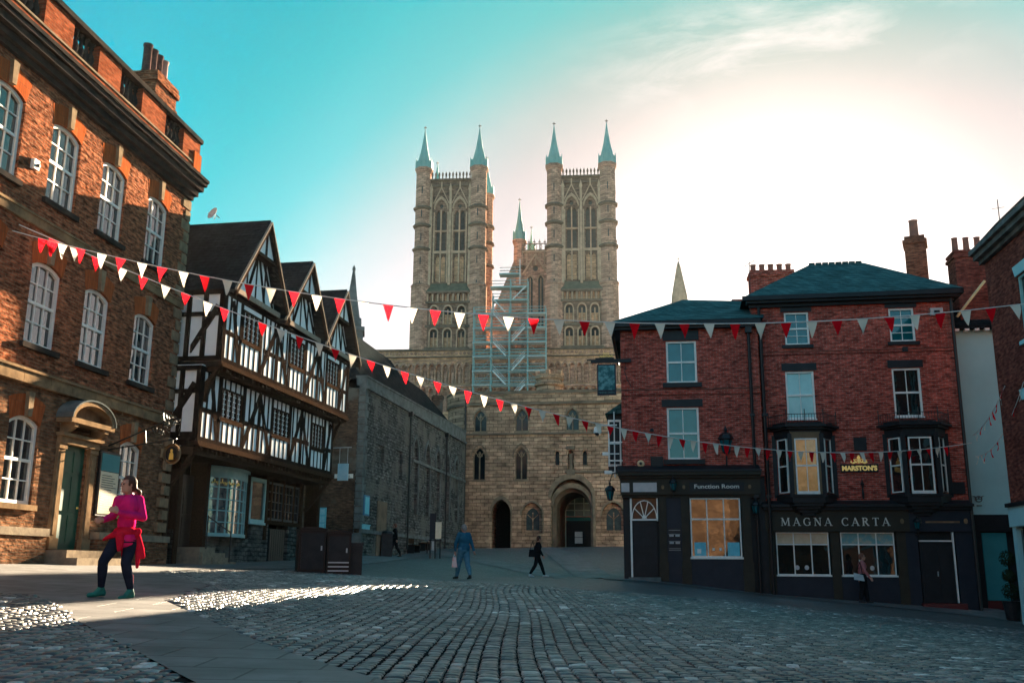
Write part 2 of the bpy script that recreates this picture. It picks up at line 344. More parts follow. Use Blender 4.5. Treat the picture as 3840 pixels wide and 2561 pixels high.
def thing(name, label, cat, loc=(0, 0, 0), rz=0.0, group=None):
    o = bpy.data.objects.new(name, None); COL.objects.link(o); o.empty_display_size = .2
    o.location = loc; o.rotation_euler = (0, 0, rz); o['label'] = label; o['category'] = cat
    if group: o['group'] = group
    return o
def tag(o, label, cat, group=None, kind=None):
    if kind: o['kind'] = kind
    else: o['label'] = label; o['category'] = cat
    if group: o['group'] = group
    return o
def copy_tree(o, parent=None):
    c = o.copy(); COL.objects.link(c); c.parent = parent
    for ch in list(o.children): copy_tree(ch, c)
    return c

def facade(name, label, cat, p, a):
    """an Empty whose local x runs along the facade, local y into the building"""
    return thing(name, label, cat, (p[0], p[1], 0), radians(90 - a))
def fpt(p, a, s, y, z):
    a = radians(a); return Vector((p[0] + s * sin(a) - y * cos(a), p[1] + s * cos(a) + y * sin(a), z))

def rect(x0, x1, z0, z1): return [(x0, z0), (x1, z0), (x1, z1), (x0, z1)]
def seg_arch(x0, x1, z0, z1, rise, n=8):
    """opening with a segmental head; z1 is the crown"""
    w = (x1 - x0) / 2; c = (x0 + x1) / 2; R = (w * w + rise * rise) / (2 * rise); zc = z1 - R; t = math.asin(min(1, w / R))
    return [(x0, z0), (x1, z0)] + [(c + R * sin(t - 2 * t * k / n), zc + R * cos(t - 2 * t * k / n)) for k in range(n + 1)]
def point_arch(x0, x1, z0, z1, k=1.0, n=6):
    """pointed opening; z1 is the apex, arcs struck with radius k*width"""
    w = (x1 - x0); R = w * k; h = sqrt(max(R * R - (R - w / 2) ** 2, 0)); zs = z1 - h
    t1 = math.acos((R - w / 2) / R)
    right = [(x1 - R + R * cos(t1 * j / n), zs + R * sin(t1 * j / n)) for j in range(n + 1)]
    left = [(x0 + R - R * cos(t1 * j / n), zs + R * sin(t1 * j / n)) for j in range(n - 1, -1, -1)]
    return [(x0, z0), (x1, z0)] + right + left
def inset(pts, d):
    """shrink a roughly convex loop towards its middle by d"""
    xs = [p[0] for p in pts]; zs = [p[1] for p in pts]; cx, cz = (min(xs) + max(xs)) / 2, (min(zs) + max(zs)) / 2
    fx = 1 - 2 * d / (max(xs) - min(xs)); fz = 1 - 2 * d / (max(zs) - min(zs))
    return [(cx + (p[0] - cx) * fx, cz + (p[1] - cz) * fz) for p in pts]
def frame_loop(mb, outer, inner, y0, y1):
    n = len(outer)
    mb.add([(p[0], y0, p[1]) for p in outer] + [(p[0], y0, p[1]) for p in inner] + [(p[0], y1, p[1]) for p in outer] + [(p[0], y1, p[1]) for p in inner],
           [(i, (i + 1) % n, n + (i + 1) % n, n + i) for i in range(n)] + [(n + i, n + (i + 1) % n, 3 * n + (i + 1) % n, 3 * n + i) for i in range(n)]
           + [(2 * n + i, 2 * n + (i + 1) % n, (i + 1) % n, i) for i in range(n)])
def top_at(loop, x):
    """height of the head of an opening at x"""
    best = -1e9
    n = len(loop)
    for i in range(n):
        (ax, az), (bx, bz) = loop[i], loop[(i + 1) % n]
        if min(ax, bx) - 1e-6 <= x <= max(ax, bx) + 1e-6 and abs(bx - ax) > 1e-6:
            z = az + (bz - az) * (x - ax) / (bx - ax); best = max(best, z)
    return best
def window(parent, loop, y, cols, rows, fr=.07, bar=.03, glass='glass', paint='white', sill=None, sash=True, depth=.09, sillm='cornice', reveal=.0):
    """sash window: frame and glazing bars in one mesh, pane and sill as its sub-parts"""
    xs = [p[0] for p in loop]; zs = [p[1] for p in loop]; x0, x1, z0, z1 = min(xs), max(xs), min(zs), max(zs)
    inn = inset(loop, fr); mb = MB(); frame_loop(mb, loop, inn, y, y + depth)
    ix0, ix1, iz0 = x0 + fr, x1 - fr, z0 + fr
    mid = (z0 + z1) / 2
    if sash: mb.box(ix0, ix1, y + .02, y + depth, mid - .035, mid + .035)
    for k in range(1, cols):
        x = ix0 + (ix1 - ix0) * k / cols; mb.box(x - bar / 2, x + bar / 2, y + .03, y + depth, iz0, top_at(inn, x))
    for k in range(1, rows):
        z = iz0 + (z1 - fr - iz0) * k / rows
        if sash and abs(z - mid) < .08: continue
        mb.box(ix0, ix1, y + .032, y + depth, z - bar / 2, z + bar / 2)
    w = mb.build('window', paint, parent)
    MB().poly(inset(loop, fr * .5), y + depth - .02, y + depth + .01).build('pane', glass, w)
    if sill: MB().box(x0 - sill[0], x1 + sill[0], y - sill[1], y + .02, z0 - sill[2], z0 - .002).build('sill', sillm, w)
    return w
M['pinkline'] = mat('faded red trim', (.50, .12, .12), .6)
M['pinkpanel'] = mottled('pinkish stone panel', (.40, .24, .18), (.30, .18, .14), 3, .8)
M['gold_lit'] = mat('lit gilt lettering', (.66, .47, .13), .4, 0, emit=(1, .72, .25), estr=.02)
M['brick_stack'] = masonry('orange chimney brick', (.26, .10, .06), (.18, .075, .05), (.10, .07, .05), .225, .075, .008, .01, var=.5)
M['picture'] = mottled('painted picture board', (.010, .09, .10), (.10, .26, .27), 5, .5, stretch=(1, 1, 1), detail=3, lo=.45, hi=.6)
M['faint_letter'] = mat('faint teal lettering', (.06, .20, .20), .6)
M['bellcol'] = mat('pale yellow bell', (.66, .44, .24), .5)
M['lightblue'] = mottled('pale blue poster', (.20, .55, .64), (.40, .66, .70), 6, .6)
M['signblue'] = mottled('pale blue sign', (.50, .68, .72), (.30, .56, .64), 2, .6)
M['bluedark'] = mat('deep blue frame', (.02, .14, .26), .5)
M['castle'] = masonry('sunlit castle stone', (.16, .095, .055), (.10, .06, .038), (.045, .03, .025), .6, .28, .02, .03, var=.5, dirt=.6, nscale=.5)
M['glass_dark'] = glassy('dark dusty glass', (.006, .008, .01), rough=.12, ior=1.35)
M['porch_glass'] = glassy('dusty teal porch glass', (.012, .06, .07), rough=.2, ior=1.4)

# ------------------------------------------------------------------ ground: one sheet through surveyed heights
GP = np.array([(0, 4, -.78), (-6, 4, -.72), (7, 5, -1.0), (-5.4, 13.3, -.46), (-1.5, 32.5, -.44), (1.1, 41.5, -.45), (-6.1, 52, .44), (-7.2, 47, .45), (12.3, 34.3, -1.15),
    (-10.35, 29, -.03), (-11.4, 21, -.03), (-12.5, 12, -.05), (-13.5, 3, -.1), (-8, 38, .08), (-7.5, 42, .2), (-9.2, 33, 0), (-5, 27, -.24), (4.2, 36.5, -.41), (6.6, 36.1, -.62), (9.2, 35.8, -.93), (12.5, 35.4, -1.15),
    (15.9, 34.8, -1.36), (16, 32, -1.6), (14.8, 22, -1.75), (14, 10, -1.7), (-3.5, 73, 1.22), (4.5, 72, 1.40), (9, 71, 1.45), (-4, 60, .95), (3, 56, .6), (-.5, 18.5, -.47), (4, 20, -.78), (8, 24, -1.1),
    (0, -10, -.9), (-10, -20, -.8), (12, -20, -1.4), (-30, 40, 0), (30, 40, -1.5), (0, 130, 1.6), (-40, 130, 1.6), (40, 130, 1.6), (-40, -60, -1), (40, -60, -1.3), (4.5, 80, 1.5), (10, 50, .1)], float)
def _k(r2): return 0.5 * r2 * np.log(r2 + 1e-9)
_n = len(GP); _d2 = ((GP[:, None, :2] - GP[None, :, :2]) ** 2).sum(-1)
_A = np.zeros((_n + 3, _n + 3)); _A[:_n, :_n] = _k(_d2) + np.eye(_n) * 2.0; _A[:_n, _n] = 1; _A[:_n, _n + 1:] = GP[:, :2]; _A[_n, :_n] = 1; _A[_n + 1:, :_n] = GP[:, :2].T
_w = np.linalg.solve(_A, np.concatenate([GP[:, 2], [0, 0, 0]]))
def gz_arr(x, y):
    x = np.clip(x, -45, 45); y = np.clip(y, -60, 135)
    d2 = (x[..., None] - GP[:, 0]) ** 2 + (y[..., None] - GP[:, 1]) ** 2
    return _k(d2) @ _w[:_n] + _w[_n] + x * _w[_n + 1] + y * _w[_n + 2]
def gz(x, y): return float(gz_arr(np.array([float(x)]), np.array([float(y)]))[0])

def grid_mesh(name, xs, ys, dz, m, structure=True, keep=None):
    X, Y = np.meshgrid(xs, ys); Z = gz_arr(X, Y) + dz; nx, ny = len(xs), len(ys)
    me = bpy.data.meshes.new(name); vs = np.stack([X.ravel(), Y.ravel(), Z.ravel()], 1)
    i = np.arange(nx * ny).reshape(ny, nx); q = np.stack([i[:-1, :-1].ravel(), i[:-1, 1:].ravel(), i[1:, 1:].ravel(), i[1:, :-1].ravel()], 1)
    if keep is not None:
        cx = vs[q, 0].mean(1); cy = vs[q, 1].mean(1); q = q[keep(cx, cy)]
        used = np.unique(q); remap = np.zeros(len(vs), int); remap[used] = np.arange(len(used)); vs = vs[used]; q = remap[q]
    me.from_pydata(vs.tolist(), [], q.tolist()); me.materials.append(M[m]); me.polygons.foreach_set('use_smooth', [True] * len(me.polygons)); me.update()
    o = bpy.data.objects.new(name, me); COL.objects.link(o); o['kind'] = 'structure'
    return o

M['setts_far'] = masonry('stone setts', (.15, .155, .15), (.10, .105, .105), (.045, .045, .045), .19, .12, .016, .03, rough=.42, var=.5, dirt=.3, warp=.05, nscale=.7, mode='xy', spec=.55)
M['flags'] = masonry('smooth worn paving', (.15, .145, .14), (.11, .105, .102), (.045, .043, .04), .9, .6, .012, .012, rough=.55, var=.35, dirt=.45, nscale=2.2, mode='xy', spec=.5)

xs = np.unique(np.concatenate([np.linspace(-700, -60, 6), np.arange(-60, 60.1, 1.5), np.linspace(60, 700, 6)]))
ys = np.unique(np.concatenate([np.linspace(-500, -60, 6), np.arange(-60, 140.1, 1.5), np.linspace(140, 900, 8)]))
grid_mesh('ground', xs, ys, -.012, 'setts_far')

# smooth paved strips
def in_poly(P, x, y):
    c = np.zeros(x.shape, bool); n = len(P)
    for i in range(n):
        (x1, y1), (x2, y2) = P[i], P[(i + 1) % n]
        cond = ((y1 > y) != (y2 > y)) & (x < (x2 - x1) * (y - y1) / (y2 - y1 + 1e-12) + x1); c ^= cond
    return c
PAVE = [(-13.9, 0), (-11.0, 0), (-9.3, 12.6), (-4.6, 13.4), (-5.0, 16.5), (-7.3, 20.5), (-7.9, 27), (-7.2, 31), (-6.6, 37), (-5.0, 46), (-4.3, 55), (-4.5, 71), (-12, 71), (-12, 22)]
STRIP = [(-8.2, 15.8), (-6.93, 14.2), (-4.7, 10.7), (-3.0, 8.1), (-1.1, 5.0), (.8, 2.0), (3.0, -3), (4.3, -3), (2.1, 2.2), (.25, 5.0), (-.7, 6.5), (-2.0, 8.6), (-3.7, 11.7), (-5.5, 14.9), (-6.5, 16.2)]
PUBWALK = [(2.9, 41), (3.3, 37.5), (3.4, 35.4), (9.0, 34.0), (15.6, 32.4), (15.2, 26), (14.2, 20), (16.5, 20), (17.5, 36), (9, 38), (4.5, 44), (3.5, 60), (2.8, 70), (1.2, 70), (2.2, 55)]
CROSS = [(3.6, 41), (2.0, 44.5), (-.2, 50), (-4.2, 58), (-4.2, 55), (-1.2, 47.5), (.8, 43.5), (2.6, 40)]
AREAS = [PAVE, STRIP, PUBWALK, CROSS]
def smooth_area(x, y):
    r = np.zeros(x.shape, bool)
    for P in AREAS: r |= in_poly(P, x, y)
    return r
def pave_mesh(name, P, dz, m):
    x0, x1 = min(p[0] for p in P), max(p[0] for p in P); y0, y1 = min(p[1] for p in P), max(p[1] for p in P)
    st = .3
    bm = bmesh.new(); vs = [bm.verts.new((p[0], p[1], 0)) for p in P]
    tri = tessellate_polygon([[Vector((p[0], p[1], 0)) for p in P]])
    for t in tri:
        try: bm.faces.new([vs[i] for i in t])
        except ValueError: pass
    for ax, lo, hi in ((0, x0, x1), (1, y0, y1)):
        c = lo + .8
        while c < hi:
            co = (c, 0, 0) if ax == 0 else (0, c, 0); no = (1, 0, 0) if ax == 0 else (0, 1, 0)
            bmesh.ops.bisect_plane(bm, geom=bm.verts[:] + bm.edges[:] + bm.faces[:], plane_co=co, plane_no=no); c += .8
    for v in bm.verts: v.co.z = gz(v.co.x, v.co.y) + dz
    bmesh.ops.recalc_face_normals(bm, faces=bm.faces)
    for f in bm.faces:
        if f.normal.z < 0: f.normal_flip()
    me = bpy.data.meshes.new(name); bm.to_mesh(me); bm.free(); me.materials.append(M[m]); me.polygons.foreach_set('use_smooth', [True] * len(me.polygons))
    o = bpy.data.objects.new(name, me); COL.objects.link(o); o['kind'] = 'structure'
    return o
pave_mesh('pavement', PAVE, .012, 'flags')
pave_mesh('paved_strip', STRIP, .013, 'flags')
pave_mesh('pub_footway', PUBWALK, .012, 'flags')
pave_mesh('paved_crossing', CROSS, .010, 'flags')

# individually worn setts over the part of the square the camera looks down on
def setts():
    rng = np.random.default_rng(5)
    cx, cy, lx, ly = [], [], [], []
    # runs of setts follow gently fanning lines away from the camera
    w = .128; x = -16.0
    while x < 17:
        wj = w * rng.uniform(.8, 1.3); y = 2.6 + rng.uniform(0, .1)
        while y < 27:
            L = rng.uniform(.09, .17) * (1 if y < 20 else 1.15)
            cx.append(x + wj / 2); cy.append(y + L / 2); lx.append(wj); ly.append(L); y += L
        x += wj
    cx, cy, lx, ly = map(np.array, (cx, cy, lx, ly))
    # fan and wander
    bend = .05 * np.sin(cy * .55 + cx * .3) + .035 * np.sin(cx * 1.7 + cy * .21)
    ang = -.10 * (cx / 8.0)
    X = cx + bend + (cy - 9) * ang * .35; Y = cy + .10 * np.sin(cx * .9) + .05 * np.sin(cx * 2.3 + 1)
    vis = (np.abs(X) < .62 * Y + 1.5) & ~smooth_area(X + rng.normal(0, .05, X.shape), Y + rng.normal(0, .05, X.shape)) & (X > -13.2 - .1 * (29 - Y)) & (X < 15.2)
    X, Y, lx, ly = X[vis], Y[vis], lx[vis], ly[vis]; n = len(X)
    t = np.array([-1, -.86, -.35, .35, .86, 1.0]) / 2
    gx, gy = np.meshgrid(t, t); gx, gy = gx.ravel(), gy.ravel()
    edge = np.maximum(np.abs(gx), np.abs(gy)) * 2
    prof = np.where(edge > .99, -.022, np.where(edge > .8, -.002, .0025))
    rot = rng.normal(0, .05, n) + np.arctan(-.35 * .10 * X / 8); c, s = np.cos(rot)[:, None], np.sin(rot)[:, None]
    sx = (lx * rng.uniform(.90, .98, n))[:, None] * gx; sy = (ly * rng.uniform(.90, .98, n))[:, None] * gy
    # knock the corners off and roughen the outline
    corner = (np.abs(gx) > .4) & (np.abs(gy) > .4); sx = np.where(corner, sx * .90, sx); sy = np.where(corner, sy * .90, sy)
    sx = sx + rng.normal(0, .0035, (n, 36)); sy = sy + rng.normal(0, .0035, (n, 36))
    px = X[:, None] + c * sx - s * sy; py = Y[:, None] + s * sx + c * sy
    tilt = rng.normal(0, .026, (n, 2)); up = rng.normal(0, .0028, n)
    hz = gz_arr(px.ravel(), py.ravel()).reshape(n, 36)
    wave = .012 * np.sin(X * 1.1 + 2 * np.sin(Y * .4)) * np.cos(Y * .8)
    pz = hz + prof * rng.uniform(.8, 1.3, n)[:, None] + up[:, None] + wave[:, None] + tilt[:, :1] * sx + tilt[:, 1:] * sy + rng.normal(0, .0012, (n, 36)) + .013
    V = np.stack([px, py, pz], -1).reshape(-1, 3)
    q = [(j * 6 + i, j * 6 + i + 1, j * 6 + i + 7, j * 6 + i + 6) for j in range(5) for i in range(5)]
    F = (np.arange(n)[:, None, None] * 36 + np.array(q)[None]).reshape(-1, 4)
    me = bpy.data.meshes.new('cobbles'); me.vertices.add(len(V)); me.vertices.foreach_set('co', V.ravel())
    me.loops.add(F.size); me.loops.foreach_set('vertex_index', F.ravel().astype(np.int32)); me.polygons.add(len(F))
    me.polygons.foreach_set('loop_start', (np.arange(len(F)) * 4).astype(np.int32)); me.polygons.foreach_set('loop_total', np.full(len(F), 4, np.int32))
    me.polygons.foreach_set('use_smooth', np.ones(len(F), bool)); me.update(); me.validate()
    at = me.attributes.new('tone', 'FLOAT', 'FACE'); at.data.foreach_set('value', np.repeat(rng.random(n), 25).astype(np.float32))
    m = mat('worn granite sett', (.1, .1, .1), .4, spec=.75); nt = m.node_tree; b = nt.nodes['Principled BSDF']
    a = nt.nodes.new('ShaderNodeAttribute'); a.attribute_name = 'tone'
    r = nt.nodes.new('ShaderNodeValToRGB'); e = r.color_ramp.elements; e[0].color = (.024, .025, .026, 1); e[1].color = (.62, .60, .56, 1)
    for p, cc in ((.3, (.055, .058, .058, 1)), (.6, (.105, .103, .098, 1)), (.8, (.16, .14, .125, 1)), (.95, (.24, .225, .205, 1))): k = e.new(p); k.color = cc
    link(nt, a.outputs['Fac'], r.inputs[0])
    tc = nt.nodes.new('ShaderNodeTexCoord'); nz = nt.nodes.new('ShaderNodeTexNoise'); nz.inputs['Scale'].default_value = 22; nz.inputs['Detail'].default_value = 6; link(nt, tc.outputs['Object'], nz.inputs[0])
    nz2 = nt.nodes.new('ShaderNodeTexNoise'); nz2.inputs['Scale'].default_value = .5; nz2.inputs['Detail'].default_value = 5; link(nt, tc.outputs['Object'], nz2.inputs[0])
    mr = nt.nodes.new('ShaderNodeMapRange'); mr.inputs[1].default_value = .3; mr.inputs[2].default_value = .7; mr.inputs[3].default_value = .6; mr.inputs[4].default_value = 1.35; link(nt, nz.outputs['Fac'], mr.inputs[0])
    mr2 = nt.nodes.new('ShaderNodeMapRange'); mr2.inputs[1].default_value = .3; mr2.inputs[2].default_value = .7; mr2.inputs[3].default_value = .5; mr2.inputs[4].default_value = 1.4; link(nt, nz2.outputs['Fac'], mr2.inputs[0])
    mm = nt.nodes.new('ShaderNodeMath'); mm.operation = 'MULTIPLY'; link(nt, mr.outputs[0], mm.inputs[0]); link(nt, mr2.outputs[0], mm.inputs[1])
    sc = nt.nodes.new('ShaderNodeVectorMath'); sc.operation = 'SCALE'; link(nt, r.outputs[0], sc.inputs[0]); link(nt, mm.outputs[0], sc.inputs['Scale']); link(nt, sc.outputs[0], b.inputs['Base Color'])
    rr = nt.nodes.new('ShaderNodeMapRange'); rr.inputs[3].default_value = .22; rr.inputs[4].default_value = .55; link(nt, nz.outputs['Fac'], rr.inputs[0]); link(nt, rr.outputs[0], b.inputs['Roughness'])
    bp = nt.nodes.new('ShaderNodeBump'); bp.inputs['Distance'].default_value = .006; link(nt, nz.outputs['Fac'], bp.inputs['Height']); link(nt, bp.outputs[0], b.inputs['Normal'])
    me.materials.append(m)
    o = bpy.data.objects.new('cobbles', me); COL.objects.link(o); o['kind'] = 'structure'
setts()
M['bed'] = mottled('dark sett bedding', (.014, .014, .014), (.03, .028, .026), 3, .9)
grid_mesh('cobble_bed', np.arange(-14, 16.5, .75), np.arange(1.5, 27, .75), -.006, 'bed', keep=lambda x, y: (x > -13.0 - .1 * (29 - y)) & (np.abs(x) < .62 * y + 1.5))

# ------------------------------------------------------------------ the tall brick house on the left
PL, AL = (-10.35, 29.0), 7.0
house = facade('brick_house', 'tall orange brick town house with white sash windows and stone balustrade along the roof', 'house', PL, AL)
def house_l():
    S0, S1 = -24.0, .12
    row3 = [(-6.68 - 2.33 * k + (0), 'T') for k in range(-2, 7)]
    tops = [-1.85, -4.36, -6.66] + [-6.66 - 2.35 * k for k in range(1, 7)]
    mids = [-2.0, -4.55, -6.82] + [-6.82 - 2.35 * k for k in range(1, 7)]
    grd = [-2.12, -6.98, -11.6, -13.9, -16.3, -18.7, -21.0]
    holes, wins, lint = [], [], []
    for c in tops: h = seg_arch(c - .61, c + .61, 8.52, 10.60, .16); holes.append(h); wins.append(h)
    for c in mids: h = seg_arch(c - .61, c + .61, 4.96, 6.99, .16); holes.append(h); wins.append(h)
    for c in grd: h = seg_arch(c - .58, c + .58, 1.30, 3.30, .16); holes.append(h); wins.append(h)
    lowout = rect(S0, S1, -1.2, 4.02); upout = rect(S0, S1, 4.02, 11.5)
    gh = [h for h in holes if h[0][1] < 4]; uh = [h for h in holes if h[0][1] > 4]
    door = rect(-5.34, -4.32, .32, 2.85)
    w = MB().panel(upout, uh, 0, .13); w.box(S0, S1, .9, 9, 4.02, 11.5); w.box(S1 - .3, S1, 0.002, .9, 4.02, 11.5)
    w.build('wall', 'brick_warm', house)
    w = MB().panel(lowout, gh + [door], 0, .2); w.box(S0, S1, .9, 9, -1.2, 4.02); w.box(S1 - .3, S1, .002, .9, -1.2, 4.02)
    w.build('ground_floor_wall', 'brick_low', house)
    for h in wins:
        g = h[0][1] < 4
        win = window(house, h, .07, 3, 4, fr=.085, bar=.028, sill=(.12, .17, .13), sillm='cornice' if not g else 'stone_band')
        # flared gauged brick head with a projecting keystone
        c = (h[0][0] + h[1][0]) / 2; zt = max(p[1] for p in h); hw = (h[1][0] - h[0][0]) / 2
        arc = [p for p in h[2:]]
        outer = [(c + (p[0] - c) * 1.22, p[1] + .50 - .0 * abs(p[0] - c)) for p in arc]
        MB().poly([*arc, *reversed(outer)], -.006, .05).build('lintel', 'gauged', win)
        MB().poly([(c - .075, zt - .01), (c + .075, zt - .01), (c + .11, zt + .55), (c - .11, zt + .55)], -.10, .02).build('keystone', 'quoin', win)
    # stone bands
    MB().box(S0, S1 + .03, -.07, .02, 7.72, 7.98).box(S0, S1 + .03, -.10, .02, 7.92, 7.98).build('stone_band', 'stone_band', house)
    b = MB(); x = S0
    while x < S1 - .4:
        L = random.Random(int(x * 10)).uniform(.75, 1.1); b.box(x, min(x + L - .012, S1 + .05), -.13, .02, 4.02, 4.29); x += L
    b.box(S0, S1 + .06, -.17, .0, 4.29, 4.35); b.build('stone_band', 'stone_band', house)
    # quoins
    q = MB(); z = .9; k = 0
    while z < 11.2:
        wdt = .50 if k % 2 == 0 else .30
        if z + .3 < 3.95: q.box(S1 - wdt, S1 + .05, -.10, .4, z, z + .27)
        elif z > 4.4: q.box(S1 - wdt, S1 + .03, -.025, .4, z, z + .30)
        z += .36; k += 1
    q.build('quoins', 'quoin', house)
    # cornice and parapet
    c = MB()
    for y0, z0, z1 in ((-.12, 11.30, 11.44), (-.24, 11.44, 11.62), (-.38, 11.62, 11.80), (-.47, 11.80, 11.92), (-.52, 11.92, 12.02)): c.box(S0, S1 - .1 - y0 * .45, y0, .3, z0, z1)
    c.build('cornice', 'cornice', house)
    p = MB().box(S0, S1 + .1, -.12, .25, 12.02, 12.50)
    openings = [(c - .60, c + .60) for c in (-1.55, -4.18, -6.50, -8.9, -11.25, -13.6)]
    xs = [S1 + .1]
    for a, b2 in openings: xs += [b2, a]
    xs += [S0]
    for i in range(0, len(xs) - 1, 2): p.box(xs[i + 1], xs[i], -.12, .25, 12.50, 13.32)
    p.build('parapet', 'gauged_wall' if 'gauged_wall' in M else 'brick_warm', house)
    MB().box(S0, S1 + .12, -.15, .05, 12.47, 12.53).build('parapet_string', 'coping_buff', house); MB().box(S0, S1 + .16, -.19, .32, 13.32, 13.46).build('coping', 'cornice', house)
    proto = None
    for a, b2 in openings:
        for k in range(5):
            x = a + (b2 - a) * (k + .5) / 5
            if proto is None:
                proto = MB().lathe([(.085, 0), (.085, .06), (.05, .09), (.045, .12), (.095, .28), (.085, .38), (.045, .52), (.04, .60), (.07, .64), (.05, .68), (.085, .74), (.085, .79)], (0, 0, 0), 10).build('baluster', 'cornice', house, smooth=True); o = proto
            else: o = proto.copy(); COL.objects.link(o); o.parent = house
            o.location = (x, .06, 12.53)
    MB().box(S1 - .35, S1 + .16, -.17, -.12, 12.06, 12.9).build('parapet_pilaster', 'gauged', house)
    # roof behind the parapet
    MB().polyyz([(.4, 12.3), (4.5, 14.2), (9, 12.3), (9, 11.6), (.4, 11.6)], S0, S1).build('roof', 'slate', house)
    ch = MB().box(1.25, 2.75, 2.2, 3.2, 11.0, 16.55).box(1.17, 2.83, 2.12, 3.28, 16.3, 16.5).box(1.2, 2.8, 2.15, 3.25, 16.55, 16.68).box(1.2, 2.8, 2.15, 3.25, 15.7, 15.85).build('chimney', 'brick_warm', house)
    for k in range(4): MB().lathe([(.19, 0), (.15, .1), (.14, .95), (.17, 1.0), (.17, 1.08), (.13, 1.08)], (1.38 + .40 * k, 2.7, 16.68), 12).build('chimney_pot', 'potdark' if k < 3 else 'pot_pale', ch, smooth=True)
    # plinth walls either side of the door
    pl = MB()
    for a, b2 in ((S0, -5.95), (-3.72, S1 + .03)):
        pl.box(a, b2, -.20, 0.0, -1.2, .60)
    pl.build('plinth', 'brick_low', house)
    pc = MB()
    for a, b2 in ((S0, -5.92), (-3.75, S1 + .05)): pc.box(a, b2, -.25, .0, .60, .78)
    pc.build('plinth_coping', 'step', house)
    # door case
    dr = MB().box(-5.34, -4.32, .055, .10, .32, 2.85)
    for x in (-5.22, -4.78): dr.box(x, x + .34, .04, .055, .45, 1.15); dr.box(x, x + .34, .04, .055, 1.25, 2.1); dr.box(x, x + .34, .04, .055, 2.2, 2.72)
    d = dr.build('door', 'green_door', house)
    MB().lathe([(.02, 0), (.035, .02), (.02, .05)], (0, 0, 0), 8).build('handle', 'gold', d).matrix_local = Matrix.Translation((-4.44, .05, 1.35)) @ Matrix.Rotation(pi / 2, 4, 'X')
    dc = MB()
    for x0, x1 in ((-5.66, -5.38), (-4.28, -3.96)):
        dc.box(x0, x1, -.08, .0, .32, 2.85); dc.box(x0 - .04, x1 + .04, -.12, .0, .32, .58); dc.box(x0 - .03, x1 + .03, -.11, 0, 2.72, 2.85)
        dc.box(x0 + .07, x1 - .07, -.10, -.08, .66, 2.66)
        dc.polyyz([(-.0, 2.98), (-.38, 3.25), (-.38, 3.36), (0, 3.36)], x0 + .06, x1 - .06)
    dc.box(-5.68, -3.94, -.14, .0, 2.85, 3.10); dc.box(-5.74, -3.88, -.22, 0, 3.02, 3.10)
    dc.box(-5.80, -3.80, -.42, 0, 3.34, 3.46)
    dc.build('door_case', 'stone_band', house)
    n = 14; c0 = -4.80; R = 1.0; rise = .52
    outer = [(c0 - R * cos(pi * k / n), 3.44 + rise * sin(pi * k / n)) for k in range(n + 1)]
    inner = [(c0 - (R - .14) * cos(pi * k / n), 3.44 + (rise - .11) * sin(pi * k / n)) for k in range(n + 1)]
    hd = MB().poly(outer + inner[::-1], -.42, 0); hd.poly(inner, -.12, -.02)
    hd.build('door_hood', 'stone_band', house)
    oc = [(c0 - (R + .03) * cos(pi * k / n), 3.45 + (rise + .03) * sin(pi * k / n)) for k in range(n + 1)]
    MB().poly(oc + outer[::-1], -.45, 0).build('hood_lead', 'coping', house)
    st = MB().box(-5.75, -3.85, -.62, 0, -.4, .30).box(-6.0, -3.55, -1.05, -.62, -.5, .12); st.build('doorstep', 'step', house)
M['coping_buff'] = mottled('buff coping', (.26, .19, .125), (.14, .105, .075), 2, .85, .01)
M['pot_pale'] = mottled('pale clay pot', (.42, .26, .22), (.36, .22, .18), 5, .8)
house_l()

def wp(p, a, s, y, z): return fpt(p, a, s, y, z)
RZL = radians(90 - AL)
# things fixed to the house
t = thing('notice_board', 'tall glazed notice board with cream poster beside the green door', 'notice board', wp(PL, AL, -3.25, -.0, 1.2), RZL)
MB().box(-.50, .50, -.08, -.005, 0, 1.68).build('backboard', 'bin_black', t)
MB().box(-.44, .44, -.095, -.08, .06, 1.15).build('poster', 'paper', t)
MB().box(-.44, .44, -.094, -.08, 1.17, 1.62).build('header_panel', 'tealpanel', t)
tx = MB(); rr = random.Random(3)
for k in range(16): tx.box(-.38, -.38 + rr.uniform(.45, .74), -.0975, -.095, .14 + k * .06, .158 + k * .06)
tx.build('print', 'iron', t)
t = thing('alarm_box', 'small white alarm box high on the orange brick wall', 'alarm', wp(PL, AL, -7.86, 0, 9.0), RZL)
MB().box(-.10, .10, -.10, -.0, 0, .24).build('case', 'white', t)
MB().lathe([(.05, 0), (.05, .05), (.02, .07)], (0, -.13, .06), 8).build('lens', 'bin_black', t)
t = thing('satellite_dish', 'pale grey satellite dish on the far corner of the tall brick house', 'satellite dish', (-10.15, 30.9, 11.55), radians(-35)); t.scale = (.72, .72, .72)
dm = MB(); dm.xf = Matrix.Rotation(radians(70), 4, 'X')
dm.lathe([(.0, .0), (.12, .01), (.22, .04), (.30, .08), (.31, .09), (.29, .085), (.2, .05), (0, .02)], (0, 0, 0), 20).build('dish', 'coping_light', t, smooth=True)
MB().tube([(0, .05, -.25), (0, .12, 0), (.0, .35, -.1)], .025).tube([(0, -.02, -.2), (0, -.34, -.02)], .014).build('arm', 'steel', t)

